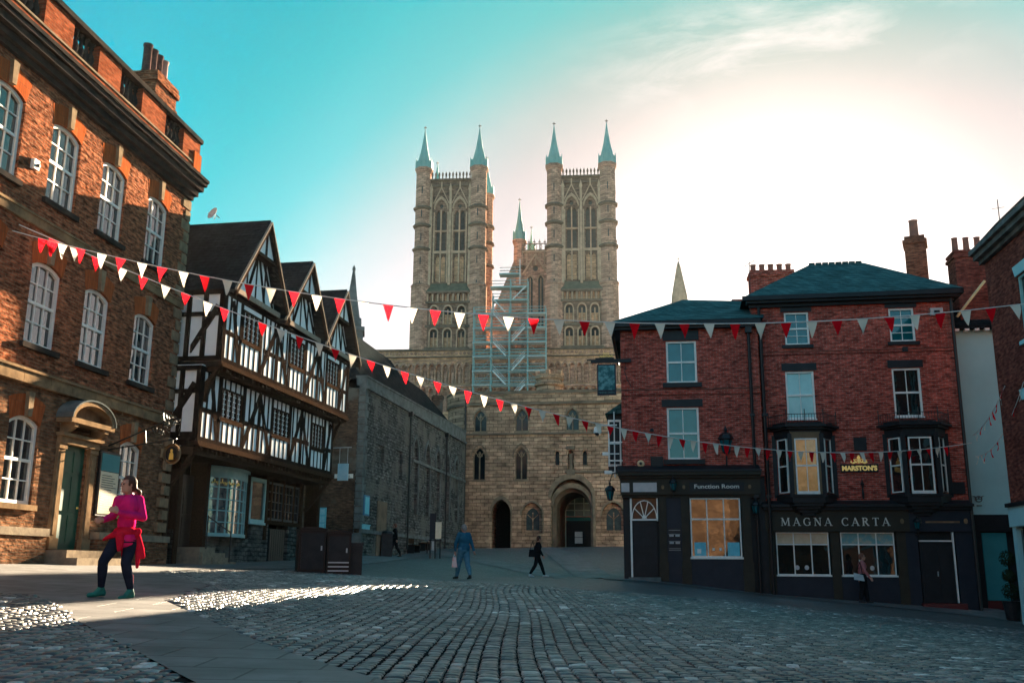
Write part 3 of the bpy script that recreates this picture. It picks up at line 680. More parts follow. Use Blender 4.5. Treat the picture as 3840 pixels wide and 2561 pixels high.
# round hanging sign on its scrolled bracket
t = thing('hanging_sign', 'round framed hanging sign with golden figure on scrolled iron bracket', 'sign', wp(PL, AL, -3.30, 0, 0), RZL)
b = MB().tube([(-.0, 0, 3.05), (-.0, -1.75, 3.78), (0, -1.95, 3.72)], .022).tube([(0, 0, 2.95), (0, -1.9, 3.22)], .018).tube([(0, -1.0, 3.46), (0, -1.05, 3.10)], .014)
for (cy, cz, r) in ((-1.55, 3.60, .13), (-1.25, 3.48, .09), (-1.78, 3.66, .10), (-1.45, 3.40, .08)):
    b.tube([(0, cy + r * cos(a * .5) * (1 - a * .04), cz + r * sin(a * .5) * (1 - a * .04)) for a in range(15)], .012, 5)
for k in range(5): b.tube([(0, -1.5 - .08 * k, 3.72 + .05 * (k % 2)), (0, -1.46 - .08 * k, 3.92 - .05 * k)], .014, 4)
b.tube([(0, -1.80, 3.22), (0, -1.80, 3.10)], .01); b.build('bracket', 'iron', t)
n = 24; ringo = [(.27 * cos(2 * pi * k / n), .27 * sin(2 * pi * k / n)) for k in range(n)]; ringi = [(.20 * cos(2 * pi * k / n), .20 * sin(2 * pi * k / n)) for k in range(n)]
sg = MB(); sg.xf = Matrix.Translation((0, -1.80, 2.82)) @ Matrix.Rotation(radians(75), 4, 'Z'); frame_loop(sg, ringo, ringi, -.04, .04); sg.build('sign_frame', 'stone_band', t)
sg = MB(); sg.xf = Matrix.Translation((0, -1.80, 2.82)) @ Matrix.Rotation(radians(75), 4, 'Z'); sg.poly(ringi, -.02, .02); sg.build('sign_board', 'blackpaint', t)
sg = MB(); sg.xf = Matrix.Translation((0, -1.80, 2.82)) @ Matrix.Rotation(radians(75), 4, 'Z')
fig = [(-.07, -.15), (.08, -.15), (.07, -.02), (.05, .03), (.03, .05), (.045, .09), (.02, .13), (-.02, .13), (-.04, .09), (-.02, .05), (-.05, .02), (-.06, -.05)]
sg.poly(fig, -.032, -.021).poly([(-x, z) for x, z in fig][::-1], .021, .032); sg.build('sign_figure', 'gold', t)

# ------------------------------------------------------------------ black and white timber framed building
PT, AT = (-9.98, 29.0), 10.1
tim = facade('timber_framed_house', 'black and white half timbered building with three jettied gables', 'timber framed house', PT, AT)
def arch_timber():
    Y1, Y2 = -.46, -.91
    # --- ground storey: stone piers, shopfront, bow window
    XF = Matrix(((1.0335, 0, 0, .90), (0, 1, 0, .5), (0, 0, 1.0335, 0), (0, 0, 0, 1)))     # the ground storey stands back under the jetties
    def GM(): m = MB(); m.xf = XF; return m
    g = GM().box(5.30, 6.75, 0, .5, -.5, 1.42).box(8.55, 9.4, 0, .5, -.5, 1.42).box(.05, .30, 0, .6, -.5, 1.0).box(1.9, 5.3, .02, .5, -.5, .88)
    g.build('stone_plinth', 'rubble', tim)
    k = MB().box(.1, 11.6, 1.05, 8, -.5, 3.45)                       # dark core of the ground storey
    k.build('ground_storey', 'beam', tim)
    po = GM()
    for s in (.05, 1.75, 4.72, 6.28, 9.55, 11.4): po.box(s, s + .22, -.05, .55, -.3 if s < 2 else .85, 3.45)
    for s in (9.0, 8.0, 6.9): po.box(s - .04, s + .04, .0, .2, 1.5, 3.1)
    po.box(6.4, 9.6, -.04, .3, 1.42, 1.56)
    po.build('posts', 'beam_brown', tim)
    MB().box(.1, 11.6, -.40, 1.1, 3.22, 3.44).box(.06, .30, .34, 1.0, -.4, 3.44).build('jetty_post_and_plate', 'beam_brown', tim)
    d = GM().box(.42, 1.68, .35, .42, .45, 2.7)
    for x in (.5, 1.08): d.box(x, x + .5, .33, .35, .6, 1.4); d.box(x, x + .5, .33, .35, 1.5, 2.5)
    d.build('door', 'bin_brown', tim)
    d = GM().box(7.05, 8.45, .1, .2, -.05, 1.28)
    for i in range(7): d.box(7.08 + .195 * i, 7.25 + .195 * i, .08, .1, -.03, 1.25)
    d.build('cellar_door', 'blackpaint', tim)
    s = GM().box(.9, 1.9, -.45, .4, -.4, .50).box(1.0, 2.5, -.50, .0, -.4, .34).box(1.6, 2.75, -.55, 0, -.4, .20).box(1.9, 3.1, -.6, 0, -.4, .07)
    s.build('steps', 'step', tim)
    h = GM().tube([(1.1, -.55, .45), (1.1, -.55, 1.45)], .02).tube([(2.6, -.6, .05), (2.6, -.6, 1.0)], .02).tube([(1.1, -.55, 1.42), (2.6, -.6, .98)], .022)
    h.build('handrail', 'iron', tim)
    # bow window
    xc, hw, out = 3.38, 1.36, .36; R = (hw * hw + out * out) / (2 * out); t0 = math.asin(hw / R)
    def bow(t, dr=0): return (xc + (R + dr) * sin(t), -out + R - (R + dr) * cos(t))
    nseg = 7
    fr = GM()
    def band(z0, z1, dr, n=14):
        pts = [bow(-t0 + 2 * t0 * i / n, dr) for i in range(n + 1)] + [bow(t0 - 2 * t0 * i / n, dr - .12) for i in range(n + 1)]
        fr.polyxy(pts, z0, z1)
    band(.86, .97, .05); band(2.72, 3.02, .02); band(3.02, 3.08, .10)
    for i in range(nseg + 1):
        t = -t0 + 2 * t0 * i / nseg; x, y = bow(t); w = .05 if i in (0, nseg) else .018
        fr.box(x - w, x + w, y - .01, y + .06, .95, 2.75)
    for z in (1.32, 1.68, 2.04, 2.42):
        band(z - .016, z + .016, .005)
    bw = fr.build('bow_window', 'tealframe', tim)
    gp = GM(); n = 28; pts = [bow(-t0 + 2 * t0 * i / n, -.03) for i in range(n + 1)]
    gp.add([(x, y, .95) for x, y in pts] + [(x, y, 2.75) for x, y in pts], [(i, i + 1, n + 2 + i, n + 1 + i) for i in range(n)])
    gp.build('pane', 'shopglass', bw, smooth=True)
    gd = GM(); r = random.Random(8)
    for i in range(22):
        t = -t0 * .9 + 1.0 * t0 * i / 22; x, y = bow(t, .0); z = 2.52 + .03 * sin(i * 1.3); gd.box(x - .026, x + .02, y - .004, y + .002, z, z + r.uniform(.05, .12))
    gd.build('gold_lettering', 'gold', bw, split=False)
    # bracket under the bow, second shop window, dark shopfront
    w2 = GM(); frame_loop(w2, rect(4.98, 6.22, 1.42, 2.98), rect(5.08, 6.12, 1.54, 2.84), -.06, .05); w2.box(4.95, 6.25, -.10, .02, 1.36, 1.44)
    w2 = w2.build('shop_window', 'tealframe', tim); GM().box(5.05, 6.15, .0, .02, 1.5, 2.9).build('pane', 'glass_pub', w2)
    w3 = GM(); frame_loop(w3, rect(6.55, 9.5, 1.58, 2.95), rect(6.62, 9.43, 1.65, 2.88), .02, .10)
    for i in range(1, 9): w3.box(6.6 + i * .325, 6.63 + i * .325, .03, .08, 1.62, 2.9)
    for z in (1.95, 2.25, 2.6): w3.box(6.6, 9.45, .035, .08, z - .012, z + .012)
    w3 = w3.build('leaded_shop_window', 'navypaint', tim); GM().box(6.58, 9.47, .08, .1, 1.6, 2.93).build('pane', 'glass_pub', w3)
    # --- jetty 1, jetty 2 : bressummer and joist ends
    for y, z, s0, s1 in ((Y1, 3.50, .10, 11.62), (Y2, 5.98, .33, 11.95)):
        br = MB().box(s0, s1, y - .06, y + .18, z, z + .14).box(s0, s1, y - .10, y + .02, z - .03, z + .035)
        x = s0 + .1
        while x < s1: br.box(x, x + .11, y - .02, y + .5, z - .15, z - .002); x += .30
        br.build('jetty_beam', 'beam_brown', tim)
    MB().box(.1, 11.62, Y1 + .05, 8, 3.46, 3.9).box(.33, 11.9, Y2 + .05, 8, 5.95, 6.12).build('floor_structure', 'beam', tim)
    # --- plaster bodies
    wA = [rect(1.55, 3.0, 4.52, 5.5), rect(5.5, 7.0, 4.52, 5.5), rect(9.25, 10.5, 4.52, 5.5)]
    wB = [rect(1.72, 3.06, 7.10, 8.12), rect(5.62, 6.96, 7.10, 8.12), rect(9.4, 10.7, 7.10, 8.12)]
    p1 = MB().panel(rect(.14, 11.58, 3.6, 5.98), wA, Y1, .10); p1.box(.14, .3, Y1 + .002, 1.0, 3.6, 5.98); p1.box(.3, 11.58, .3, 7.5, 3.6, 5.98); p1.box(11.4, 11.58, Y1 + .002, .3, 3.6, 5.98)
    p1.build('plaster_wall', 'plaster', tim)
    G = [(.62, 2.52, 4.42), (4.52, 6.44, 8.36), (8.46, 10.28, 12.1)]
    zt = 8.42; zp = [11.32, 11.1, 11.08]
    outl = [(.38, 6.1), (11.92, 6.1), (11.92, 8.42)]
    for (a, b, c), z in list(zip(G, zp))[::-1]: outl += [(c - .3, zt + .1), (b, z), (a + .2, zt + .1)]
    outl += [(.38, 8.42)]
    p2 = MB().panel(outl, wB, Y2, .10); p2.box(.38, .55, Y2 + .002, 1.0, 6.1, 8.45); p2.box(.55, 11.92, 0, 7.5, 6.1, 8.45); p2.box(11.75, 11.92, Y2 + .002, 0, 6.1, 8.45)
    p2.build('upper_plaster_wall', 'plaster', tim)
    # --- windows (leaded lights of 3 or 4)
    for h in wA + wB:
        y = (Y1 if h[0][1] < 6 else Y2); x0, x1, z0, z1 = h[0][0], h[1][0], h[0][1], h[2][1]
        f = MB(); frame_loop(f, h, inset(h, .05), y - .018, y + .08)
        nl = 4
        for i in range(1, nl): x = x0 + (x1 - x0) * i / nl; f.box(x - .025, x + .025, y - .012, y + .08, z0, z1)
        f.box(x0 - .06, x1 + .06, y - .035, y + .02, z0 - .10, z0 - .01)
        f = f.build('window', 'beam_brown', tim)
        l = MB()
        for i in range(nl):
            xa = x0 + (x1 - x0) * i / nl
            for j in range(1, 3): x = xa + (x1 - x0) / nl * j / 3; l.box(x - .013, x + .013, y + .035, y + .05, z0 + .03, z1 - .03)
        for j in range(1, 6): z = z0 + (z1 - z0) * j / 6; l.box(x0 + .03, x1 - .03, y + .034, y + .05, z - .013, z + .013)
        l.build('leading', 'lead_white', f)
        MB().box(x0 + .02, x1 - .02, y + .05, y + .07, z0 + .02, z1 - .02).build('pane', 'glass', f)
    # --- timbers
    def frame(y, z0, z1, s0, s1, win, bays, yo=.010):
        t = MB(); ya, yb = y - yo, y + .03; zr = z0 + (z1 - z0) * .42
        def inwin(x, m=.06): return any(h[0][0] - m < x < h[1][0] + m for h in win)
        t.box(s0, s1, ya - .006, yb, z0, z0 + .13); t.box(s0, s1, ya - .006, yb, z1 - .15, z1); t.box(s0, s0 + .20, ya - .009, yb, z0, z1); t.box(s1 - .18, s1, ya - .009, yb, z0, z1)
        x = s0 + .2 + .26; 
        while x < s1 - .2:
            if inwin(x, .02):
                h = [h for h in win if h[0][0] - .02 < x < h[1][0] + .02][0]; t.box(x - .05, x + .05, ya, yb, z0 + .1, h[0][1] - .1)
                if h[2][1] < z1 - .3: t.box(x - .05, x + .05, ya, yb, h[2][1], z1 - .1)
            else: t.box(x - .06, x + .06, ya, yb, z0 + .1, z1 - .1)
            x += .375
        for h in win:
            for q in (h[0][0] - .10, h[1][0] + .10): t.box(q - .08, q + .08, ya - .004, yb, z0 + .1, z1 - .1)
        for a, b in bays: t.box(a, b, ya + .004, yb, zr - .08, zr + .08)
        return t
    t1 = frame(Y1, 3.64, 5.94, .12, 11.60, wA, [(.3, 1.3), (3.25, 5.3), (7.3, 9.0), (10.75, 11.4)])
    for p, q in (((.75, 5.8), (1.38, 3.75)), ((4.35, 5.7), (3.15, 3.75)), ((4.35, 5.7), (5.32, 3.75)), ((8.15, 5.7), (7.15, 3.75)), ((8.15, 5.7), (9.05, 3.75)), ((11.3, 5.7), (10.7, 3.75))): t1.beam(p, q, .23, Y1 - .014, Y1 + .03)
    t1.box(4.25, 4.47, Y1 - .021, Y1 + .03, 3.7, 5.9); t1.box(8.05, 8.27, Y1 - .021, Y1 + .03, 3.7, 5.9)
    t1.build('timber_frame', 'beam', tim)
    t2 = frame(Y2, 6.14, 8.42, .36, 11.94, wB, [(.6, 1.5), (3.35, 5.3), (7.3, 9.1), (10.95, 11.75)])
    for p, q in (((.95, 8.2), (1.55, 6.25)), ((4.45, 8.2), (3.2, 6.25)), ((4.45, 8.2), (5.48, 6.25)), ((8.38, 8.2), (7.15, 6.25)), ((8.38, 8.2), (9.25, 6.25)), ((11.6, 8.2), (10.9, 6.25))): t2.beam(p, q, .23, Y2 - .014, Y2 + .03)
    t2.box(4.35, 4.57, Y2 - .021, Y2 + .03, 6.2, 8.4); t2.box(8.28, 8.5, Y2 - .021, Y2 + .03, 6.2, 8.4)
    # gables
    for (a, b, c), z in zip(G, zp):
        for x in np.linspace(a + .5, c - .6, 5):
            top = zt + (z - zt) * (1 - abs(x - b) / (c - b)) - .25
            t2.box(x - .055, x + .055, Y2 - .009, Y2 + .03, zt, top)
        t2.beam((b, z - .5), (a + .35, zt + .1), .17, Y2 - .013, Y2 + .03); t2.beam((b, z - .5), (c - .45, zt + .1), .17, Y2 - .013, Y2 + .03)
        t2.beam((b - .05, z - 1.1), (a + 1.15, zt + .15), .15, Y2 - .017, Y2 + .03); t2.beam((b + .05, z - 1.1), (c - 1.2, zt + .15), .15, Y2 - .017, Y2 + .03)
        t2.box(a + .1, c - .2, Y2 - .15, Y2, zt, zt + .17)
        # upper collar carrying a little projecting triangle
        zc = z - 1.25; hw = (c - b) * (1.25) / (z - zt)
        t2.box(b - hw * .95, b + hw * .95, Y2 - .30, Y2, zc, zc + .12)
        t2.box(b - .06, b + .06, Y2 - .29, Y2, zc, z - .2)
    t2.build('upper_timber_frame', 'beam', tim)
    pj = MB()
    for (a, b, c), z in zip(G, zp):
        zc = z - 1.13; hw = (c - b) * 1.1 / (z - zt)
        pj.poly([(b - hw * .9, zc), (b + hw * .9, zc), (b, z - .12)], Y2 - .26, Y2 - .0)
    pj.build('gable_head_plaster', 'plaster', tim)
    lg = MB()
    for (a, b, c), z in zip(G, zp): lg.box(a + .1, c - .25, Y2 - .18, Y2 - .15, zt + .02, zt + .19)
    lg.build('gable_ledge', 'bargeboard', tim)
    # roofs: three ridges running back, bargeboards in front
    for i, ((a, b, c), z) in enumerate(zip(G, zp)):
        a2, c2 = a - .28, c + (.05 if i < 2 else .1); ze = zt - .12
        R = MB(); yb = 8.0; th = .12
        L = [(a2, ze), (b, z + .02), (b, z + .16), (a2 - .05, ze + .12)]; Rr = [(b, z + .02), (c2, ze), (c2 + .05, ze + .12), (b, z + .16)]
        R.poly(L, Y2 - .36, yb); R.poly(Rr, Y2 - .36, yb)
        R.poly([(a2, ze), (c2, ze), (b, z)], 1.2, yb - .1)
        R.build('roof', 'tile', tim)
        B = MB(); B.poly([(a2 - .02, ze - .1), (b, z - .12), (b, z + .03), (a2 - .06, ze + .06)], Y2 - .42, Y2 - .36); B.poly([(b, z - .12), (c2 + .02, ze - .1), (c2 + .06, ze + .06), (b, z + .03)], Y2 - .42, Y2 - .36)
        B.build('bargeboard', 'beam_brown', tim)
        B = MB(); B.poly([(a2 - .06, ze + .06), (b, z + .03), (b, z + .09), (a2 - .08, ze + .12)], Y2 - .44, Y2 - .36); B.poly([(b, z + .03), (c2 + .06, ze + .06), (c2 + .08, ze + .12), (b, z + .09)], Y2 - .44, Y2 - .36)
        B.build('verge', 'bargeboard', tim)
    # side roof slope towards the brick house
    # side wall framing (west end, seen past the brick house)
    sd = MB()
    for y, s0, z0, z1 in ((Y1, .10, 3.64, 5.94), (Y2, .34, 6.14, 8.42)):
        for q in (y, y + .55, y + 1.1): sd.box(s0 - .05, s0 + .05, q, q + .13, z0, z1)
        sd.box(s0 - .05, s0 + .05, y, 1.0, z0, z0 + .14); sd.box(s0 - .05, s0 + .05, y, 1.0, z1 - .14, z1); sd.box(s0 - .045, s0 + .05, y, 1.0, (z0 + z1) / 2 + .3, (z0 + z1) / 2 + .42)
        sd.polyyz([(y + .1, z0 + 1.7), (y + .25, z0 + 1.8), (y + 1.0, z0 + .5), (y + 1.0, z0 + .25)][::-1], s0 - .055, s0 + .03)
    sd.build('side_timber_frame', 'beam', tim)
    cb = MB()
    for s0, y, z in ((.2, .0, 3.45), (11.4, .0, 3.45)):
        pts = [(y + .45, z - 1.3), (y + .6, z - 1.3), (y - .0, z - .6), (y - .40, z), (y - .46, z - .02), (y - .2, z - .55)]
        cb.polyyz(pts, s0 - .05, s0 + .12)
    for s0, y, z in ((.35, Y1, 5.95), (11.5, Y1, 5.95)):
        cb.polyyz([(y - .05, z - 1.1), (y + .1, z - 1.1), (y - .0, z - .5), (y - .42, z), (y - .46, z - .02), (y - .2, z - .5)], s0 - .03, s0 + .12)
    cb.build('curved_brace', 'beam_brown', tim)
M['lead_white'] = mat('pale leading', (.75, .75, .73), .6)
M['shopglass'] = glassy('shop window glass over displays', (.03, .05, .055), ior=2.1, c2=(.22, .19, .17), sc2=4.0)
arch_timber()
RZT = radians(90 - AT)

# ------------------------------------------------------------------ long grey stone range running to the gate
PG, AG = (-7.22, 47.0), 9.5
grey = facade('stone_range', 'long grey rubble stone building with blocked lancet arches and dark roof', 'stone building', PG, AG)
def range_():
    S1 = 23.4
    holes = [rect(2.3, 3.5, 5.2, 6.05), rect(5.7, 7.0, 4.6, 6.15)]
    arches = [point_arch(c - .62, c + .62, 2.9, 7.3, 1.0) for c in (9.7, 12.5, 15.2, 17.9, 20.6)]
    w = MB().panel([(0, -.5), (S1, -.5), (S1, 8.7), (0, 8.55)], holes + arches, 0, .16)
    w.box(0, S1, .3, 9, -.5, 8.55)
    for h in holes + arches: w.poly(h, .15, .2)
    w.build('wall', 'rubble', grey)
    MB().box(0.02, .6, .002, 9, -.5, 8.5).box(-.012, .0, .35, 9, -.5, 8.5).build('end_wall', 'brick_end', grey)
    MB().poly([(-.05, 8.5), (S1, 8.62), (S1, 8.78), (-.05, 8.66)], -.14, .3).poly([(-.05, 8.66), (S1, 8.78), (S1, 9.5), (-.05, 9.08)], -.04, .45).poly([(-.08, 9.06), (S1, 9.48), (S1, 9.58), (-.08, 9.16)], -.09, .5).build('parapet', 'coping', grey)
    MB().box(-.06, S1, -.10, .02, 1.50, 1.68).box(-.06, .1, -.08, .5, -.5, 1.5).build('plinth_moulding', 'coping', grey)
    st = MB().box(9.0, S1, -.10, .02, 5.85, 6.0)
    for c in (9.7, 12.5, 15.2, 17.9, 20.6):
        o = point_arch(c - .76, c + .76, 2.9, 7.5, 1.0)[1:]; i = point_arch(c - .62, c + .62, 2.9, 7.3, 1.0)[1:]
        st.poly(o + i[::-1], -.07, .02)
    st.build('arch_moulding', 'coping', grey)
    MB().box(2.6, 4.3, -.03, .05, .2, 3.2).build('blocked_doorway', 'cath_dark', grey)
    # quoin strip at the corner
    q = MB(); z = 1.7; k = 0
    while z < 8.3: q.box(-.03, .55 if k % 2 else .35, -.025, .3, z, z + .33); z += .36; k += 1
    q.build('quoins', 'coping', grey)
    for s in (8.1, 17.2): 
        MB().tube([(s, -.12, .9), (s, -.12, 8.35)], .055, 8).box(s - .14, s + .14, -.24, -.0, 8.3, 8.6).build('drainpipe', 'iron', grey)
    r = MB()
    for s0, s1, zr in ((.6, 14.0, 12.95), (14.0, 25, 12.45)):
        hip = 2.5 if s1 > 20 else .0
        r.add([(s0, .35, 9.1), (s1, .35, 9.1), (s1, 3, zr) if not hip else (s1 - hip, 3, zr), (s0, 3, zr), (s0, 7, 9.1), (s1, 7, 9.1)], [(0, 1, 2, 3), (3, 2, 5, 4), (0, 3, 4), (1, 5, 2)])
    r.build('roof', 'tile', grey)
range_()
# stone pinnacle rising behind the third gable
t = thing('stone_pinnacle', 'dark crocketed stone pinnacle rising behind the third timber gable', 'pinnacle', (-10.3, 60, 0), radians(8))
MB().box(-.75, .75, -.75, .75, 5, 14.6).box(-.85, .85, -.85, .85, 14.4, 14.7).box(-.62, .62, -.62, .62, 14.7, 15.3).build('shaft', 'coping', t)
MB().lathe([(.74, 15.3), (.40, 16.8), (.10, 18.6), (.16, 18.7), (.04, 18.95)], (0, 0, 0), 4, pi / 4).build('spire', 'coping', t)
t = thing('red_brick_chimney', 'small dark red brick chimney beside the gate parapet', 'chimney', (-5.9, 76, 0), radians(8))
MB().box(-.4, .4, -.4, .4, 9, 13.2).box(-.48, .48, -.48, .48, 12.9, 13.1).build('stack', 'brick_end', t)
MB().lathe([(.16, 13.2), (.13, 13.7)], (0, 0, 0), 8).build('chimney_pot', 'pot', t)

# ------------------------------------------------------------------ the medieval gate
PE, AE = (4.45, 72.0), 99.5
gate = facade('stone_gateway', 'honey coloured medieval gatehouse with big central arch and pointed windows', 'gatehouse', PE, AE)
def gatehouse():
    big = point_arch(-1.50, 1.60, -.2, 6.35, .52, 8)
    pedL = point_arch(-5.98, -4.52, -.2, 4.85, .75); nicL = point_arch(-3.72, -2.12, 2.35, 4.62, .62); nicR = point_arch(2.22, 3.95, 2.35, 4.62, .62); pedR = point_arch(4.7, 6.2, -.2, 4.85, .75)
    ups = [point_arch(c - .50, c + .50, 9.95, 11.62, .9) for c in (-6.93, -3.72, .13, 3.9)]
    mids = [point_arch(c - .47, c + .47, 6.30, 8.75, .9) for c in (-6.97, -3.75, 4.2)]
    slits = [point_arch(c - .16, c + .16, 7.35, 8.42, .8, 3) for c in (-1.02, 1.04)]
    nich = [point_arch(-.24, .24, 7.05, 8.5, .8, 3)]
    w = MB().panel(rect(-7.95, 9.5, -.4, 12.1), [big, pedL, nicL, nicR, pedR] + ups + mids + slits + nich, 0, .45)
    for h in (pedL, pedR): w.poly(h, 3.0, 3.1)
    w.box(-7.95, -1.9, .55, 7, 4.95, 12.1).box(1.9, 9.5, .55, 7, 4.95, 12.1).box(-1.9, 1.9, .55, 7, 6.8, 12.1)
    w.box(-7.95, -6.1, .5, 7, -.4, 4.9).box(-4.4, -1.9, .9, 7, -.4, 4.9).box(1.9, 4.6, .9, 7, -.4, 4.9).box(6.3, 9.5, .5, 7, -.4, 4.9)
    w.box(-6.1, -4.4, 3.1, 7, -.4, 4.9)
    for h in nich: w.poly(h, .40, .5)
    w.build('wall', 'gate', gate)
    # vault of the main passage
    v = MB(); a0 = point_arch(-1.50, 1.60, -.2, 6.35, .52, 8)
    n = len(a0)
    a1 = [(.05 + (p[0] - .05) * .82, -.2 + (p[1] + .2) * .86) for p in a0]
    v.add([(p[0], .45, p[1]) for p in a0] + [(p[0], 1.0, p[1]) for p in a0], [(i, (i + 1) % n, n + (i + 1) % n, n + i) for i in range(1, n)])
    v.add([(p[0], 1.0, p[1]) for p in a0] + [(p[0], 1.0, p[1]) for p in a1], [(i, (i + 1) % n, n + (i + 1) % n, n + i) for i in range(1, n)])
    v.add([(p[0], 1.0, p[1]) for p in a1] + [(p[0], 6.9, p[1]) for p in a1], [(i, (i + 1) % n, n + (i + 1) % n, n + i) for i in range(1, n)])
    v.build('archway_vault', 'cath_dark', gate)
    e = MB()
    for sc, y in ((1.0, -.10), (.90, .12)):
        o = [(.05 + (p[0] - .05) * 1.13 * sc, -.2 + (p[1] + .2) * 1.06 * sc) for p in a0[1:]]; i_ = [(.05 + (p[0] - .05) * sc * .998, -.2 + (p[1] + .2) * sc * .998) for p in a0[1:]]
        e.poly(o + i_[::-1], y, y + .3)
    for h, g in ((pedL, 1.14), (nicL, 1.12), (nicR, 1.12), (pedR, 1.14)):
        c = (h[0][0] + h[1][0]) / 2; zb = h[0][1]; o = [(c + (p[0] - c) * g, zb + (p[1] - zb) * 1.06) for p in h[1:]]; e.poly(o + h[1:][::-1], -.06, .1)
    for h in mids + slits:
        c = (h[0][0] + h[1][0]) / 2; top = [p for p in h[2:] ]; zs = h[2][1]
        g = 1.42 if h in mids else 1.7
        o = [(c + (p[0] - c) * g, zs + (p[1] - zs) * g - .02) for p in top]; i_ = [(c + (p[0] - c) * (g - .14), zs + (p[1] - zs) * (g - .12) - .02) for p in top]; e.poly(o + i_[::-1], -.09, .02)
    for h in ups:
        c = (h[0][0] + h[1][0]) / 2; top = [p for p in h[2:]]; zs = h[2][1]
        o = [(c + (p[0] - c) * 1.22, zs + (p[1] - zs) * 1.22) for p in top]; e.poly(o + top[::-1], -.05, .02)
    e.build('arch_moulding', 'coping_buff', gate)
    sc_ = MB().box(-8.0, 9.5, -.14, .02, 9.66, 9.80).box(-8.0, 9.5, -.16, .02, 11.95, 12.12).box(-.45, 9.5, -.07, .02, 6.78, 6.9).build('string_course', 'cath_dark', gate)
    MB().box(-8.0, 9.5, -.10, .5, 12.1, 12.78).build('parapet', 'gate', gate)
    MB().box(-8.05, 9.5, -.17, .6, 12.78, 13.02).build('coping', 'cath_dark', gate)
    MB().box(-7.6, 9.0, .6, 7, 12.0, 12.3).build('roof', 'leadroof', gate)
    for h in ups + mids:
        x0, x1 = h[0][0], h[1][0]; c = (x0 + x1) / 2; f = MB(); frame_loop(f, h, inset(h, .06), .16, .30)
        zs = h[2][1]; f.box(c - .045, c + .045, .18, .28, h[0][1], top_at(h, c) - .3); f.beam((c, zs - .05), (x0 + .12, top_at(h, x0 + .15)), .06, .185, .28); f.beam((c, zs - .05), (x1 - .12, top_at(h, x1 - .15)), .06, .185, .28)
        f.beam((c, zs + .45), (c - .2, zs + .1), .05, .187, .28); f.beam((c, zs + .45), (c + .2, zs + .1), .05, .187, .28)
        f = f.build('window', 'coping_buff', gate); MB().poly(inset(h, .03), .26, .30).build('pane', 'glass_dark', f); MB().box(x0 - .08, x1 + .08, -.05, .2, h[0][1] - .14, h[0][1] - .005).build('sill', 'coping_buff', f)
    for h in slits: MB().poly(h, .3, .34).build('slit_window', 'louvre', gate)
    for h in (nicL, nicR):
        f = MB(); c = (h[0][0] + h[1][0]) / 2; ii = [(c + (p[0] - c) * .62, h[0][1] + .25 + (p[1] - h[0][1]) * .72) for p in h]
        f.panel(h, [ii], .42, .1); f.box(c - .04, c + .04, .44, .5, ii[0][1], 3.9); f.beam((c, 3.4), (c - .4, 3.75), .06, .45, .5); f.beam((c, 3.4), (c + .4, 3.75), .06, .45, .5)
        f = f.build('recessed_window', 'gate', gate); MB().poly(ii, .48, .52).build('pane', 'louvre', f)
    for h in (pedL, pedR):
        MB().poly(h, 2.0, 2.06).build('passage_door', 'beam', gate)
    MB().box(-.30, .30, -.12, .02, 6.60, 7.0).box(-.3, .3, -.2, .02, 8.5, 8.75).box(-.12, .12, .1, .4, 7.05, 8.2).build('niche', 'cath_dark', gate)
    pl = MB()
    for a, b in ((-7.95, -6.05), (-4.45, -1.6), (1.7, 4.6)): pl.box(a, b, -.10, .0, -.4, 1.75)
    pl.build('plinth', 'gate', gate)
    # polygonal stair turret and the return to the left
    t = MB(); pts = [(-7.95, .0), (-9.2, .75), (-9.9, 1.9), (-9.9, 7), (-7.9, 7)]; t.polyxy(pts, -.4, 12.1); t.polyxy([(-7.95, -.08), (-9.25, .68), (-9.98, 1.86), (-9.98, 7), (-7.9, 7)], 12.1, 12.95); t.build('corner_turret', 'gate', gate)
    MB().polyxy([(-7.95, -.14), (-9.3, .6), (-10.05, 1.8), (-10.05, 7), (-7.9, 7)], 12.95, 13.1).polyxy([(-7.95, -.12), (-9.28, .63), (-10.02, 1.82), (-10.02, 7), (-7.9, 7)], 11.95, 12.1).build('turret_coping', 'cath_dark', gate)
    MB().tube([(-8.05, -.12, .9), (-8.05, -.12, 13.0)], .07, 8).build('drainpipe', 'iron', gate)
    tb = MB().lathe([(1.02, 12.3), (1.02, 13.55), (1.18, 13.62), (1.18, 13.8), (1.0, 13.9), (1.0, 14.1), (1.12, 14.15), (1.12, 14.45)], (-1.8, 1.6, 0), 12); tb.build('roof_turret', 'gate', gate)
    for k in range(6):
        a = 2 * pi * (k + .5) / 6; MB().box(-1.8 + 1.0 * cos(a) - .16, -1.8 + 1.0 * cos(a) + .16, 1.6 + 1.0 * sin(a) - .16, 1.6 + 1.0 * sin(a) + .16, 14.451, 14.75).build('merlon', 'gate', gate)
    # unseen block added beside the gate, roofline shaped to cut the sun strip
    hs = MB().box(9.5, 14.0, .2, 7, 0, 12.1).poly([(3.95, 12.1), (14, 12.1), (14, 13.3), (9.6, 13.7), (8.4, 14.4), (7.45, 15.6), (7.25, 16.5), (4.0, 16.5)], 0.2, 3.2); hs.build('added_shade_range', 'gate', gate)
gatehouse()
t = thing('glazed_porch', 'teal glazed screen with dark doorway seen through the big gate arch', 'glazed screen', wp(PE, AE, .25, 7.4, 0), radians(90 - AE))
f = MB(); frame_loop(f, rect(-1.55, 1.45, 1.3, 6.2), rect(-1.45, 1.35, 1.4, 6.1), 0, .1)
for x in (-.75, 0, .7): f.box(x - .035, x + .035, .01, .09, 3.9, 6.1)
for z in (4.45, 5.0, 5.5): f.box(-1.5, 1.4, .012, .085, z - .03, z + .03)
f.build('frame', 'scaf', t); MB().box(-1.48, 1.38, .09, .12, 3.95, 6.15).build('upper_glass', 'porch_glass', t)
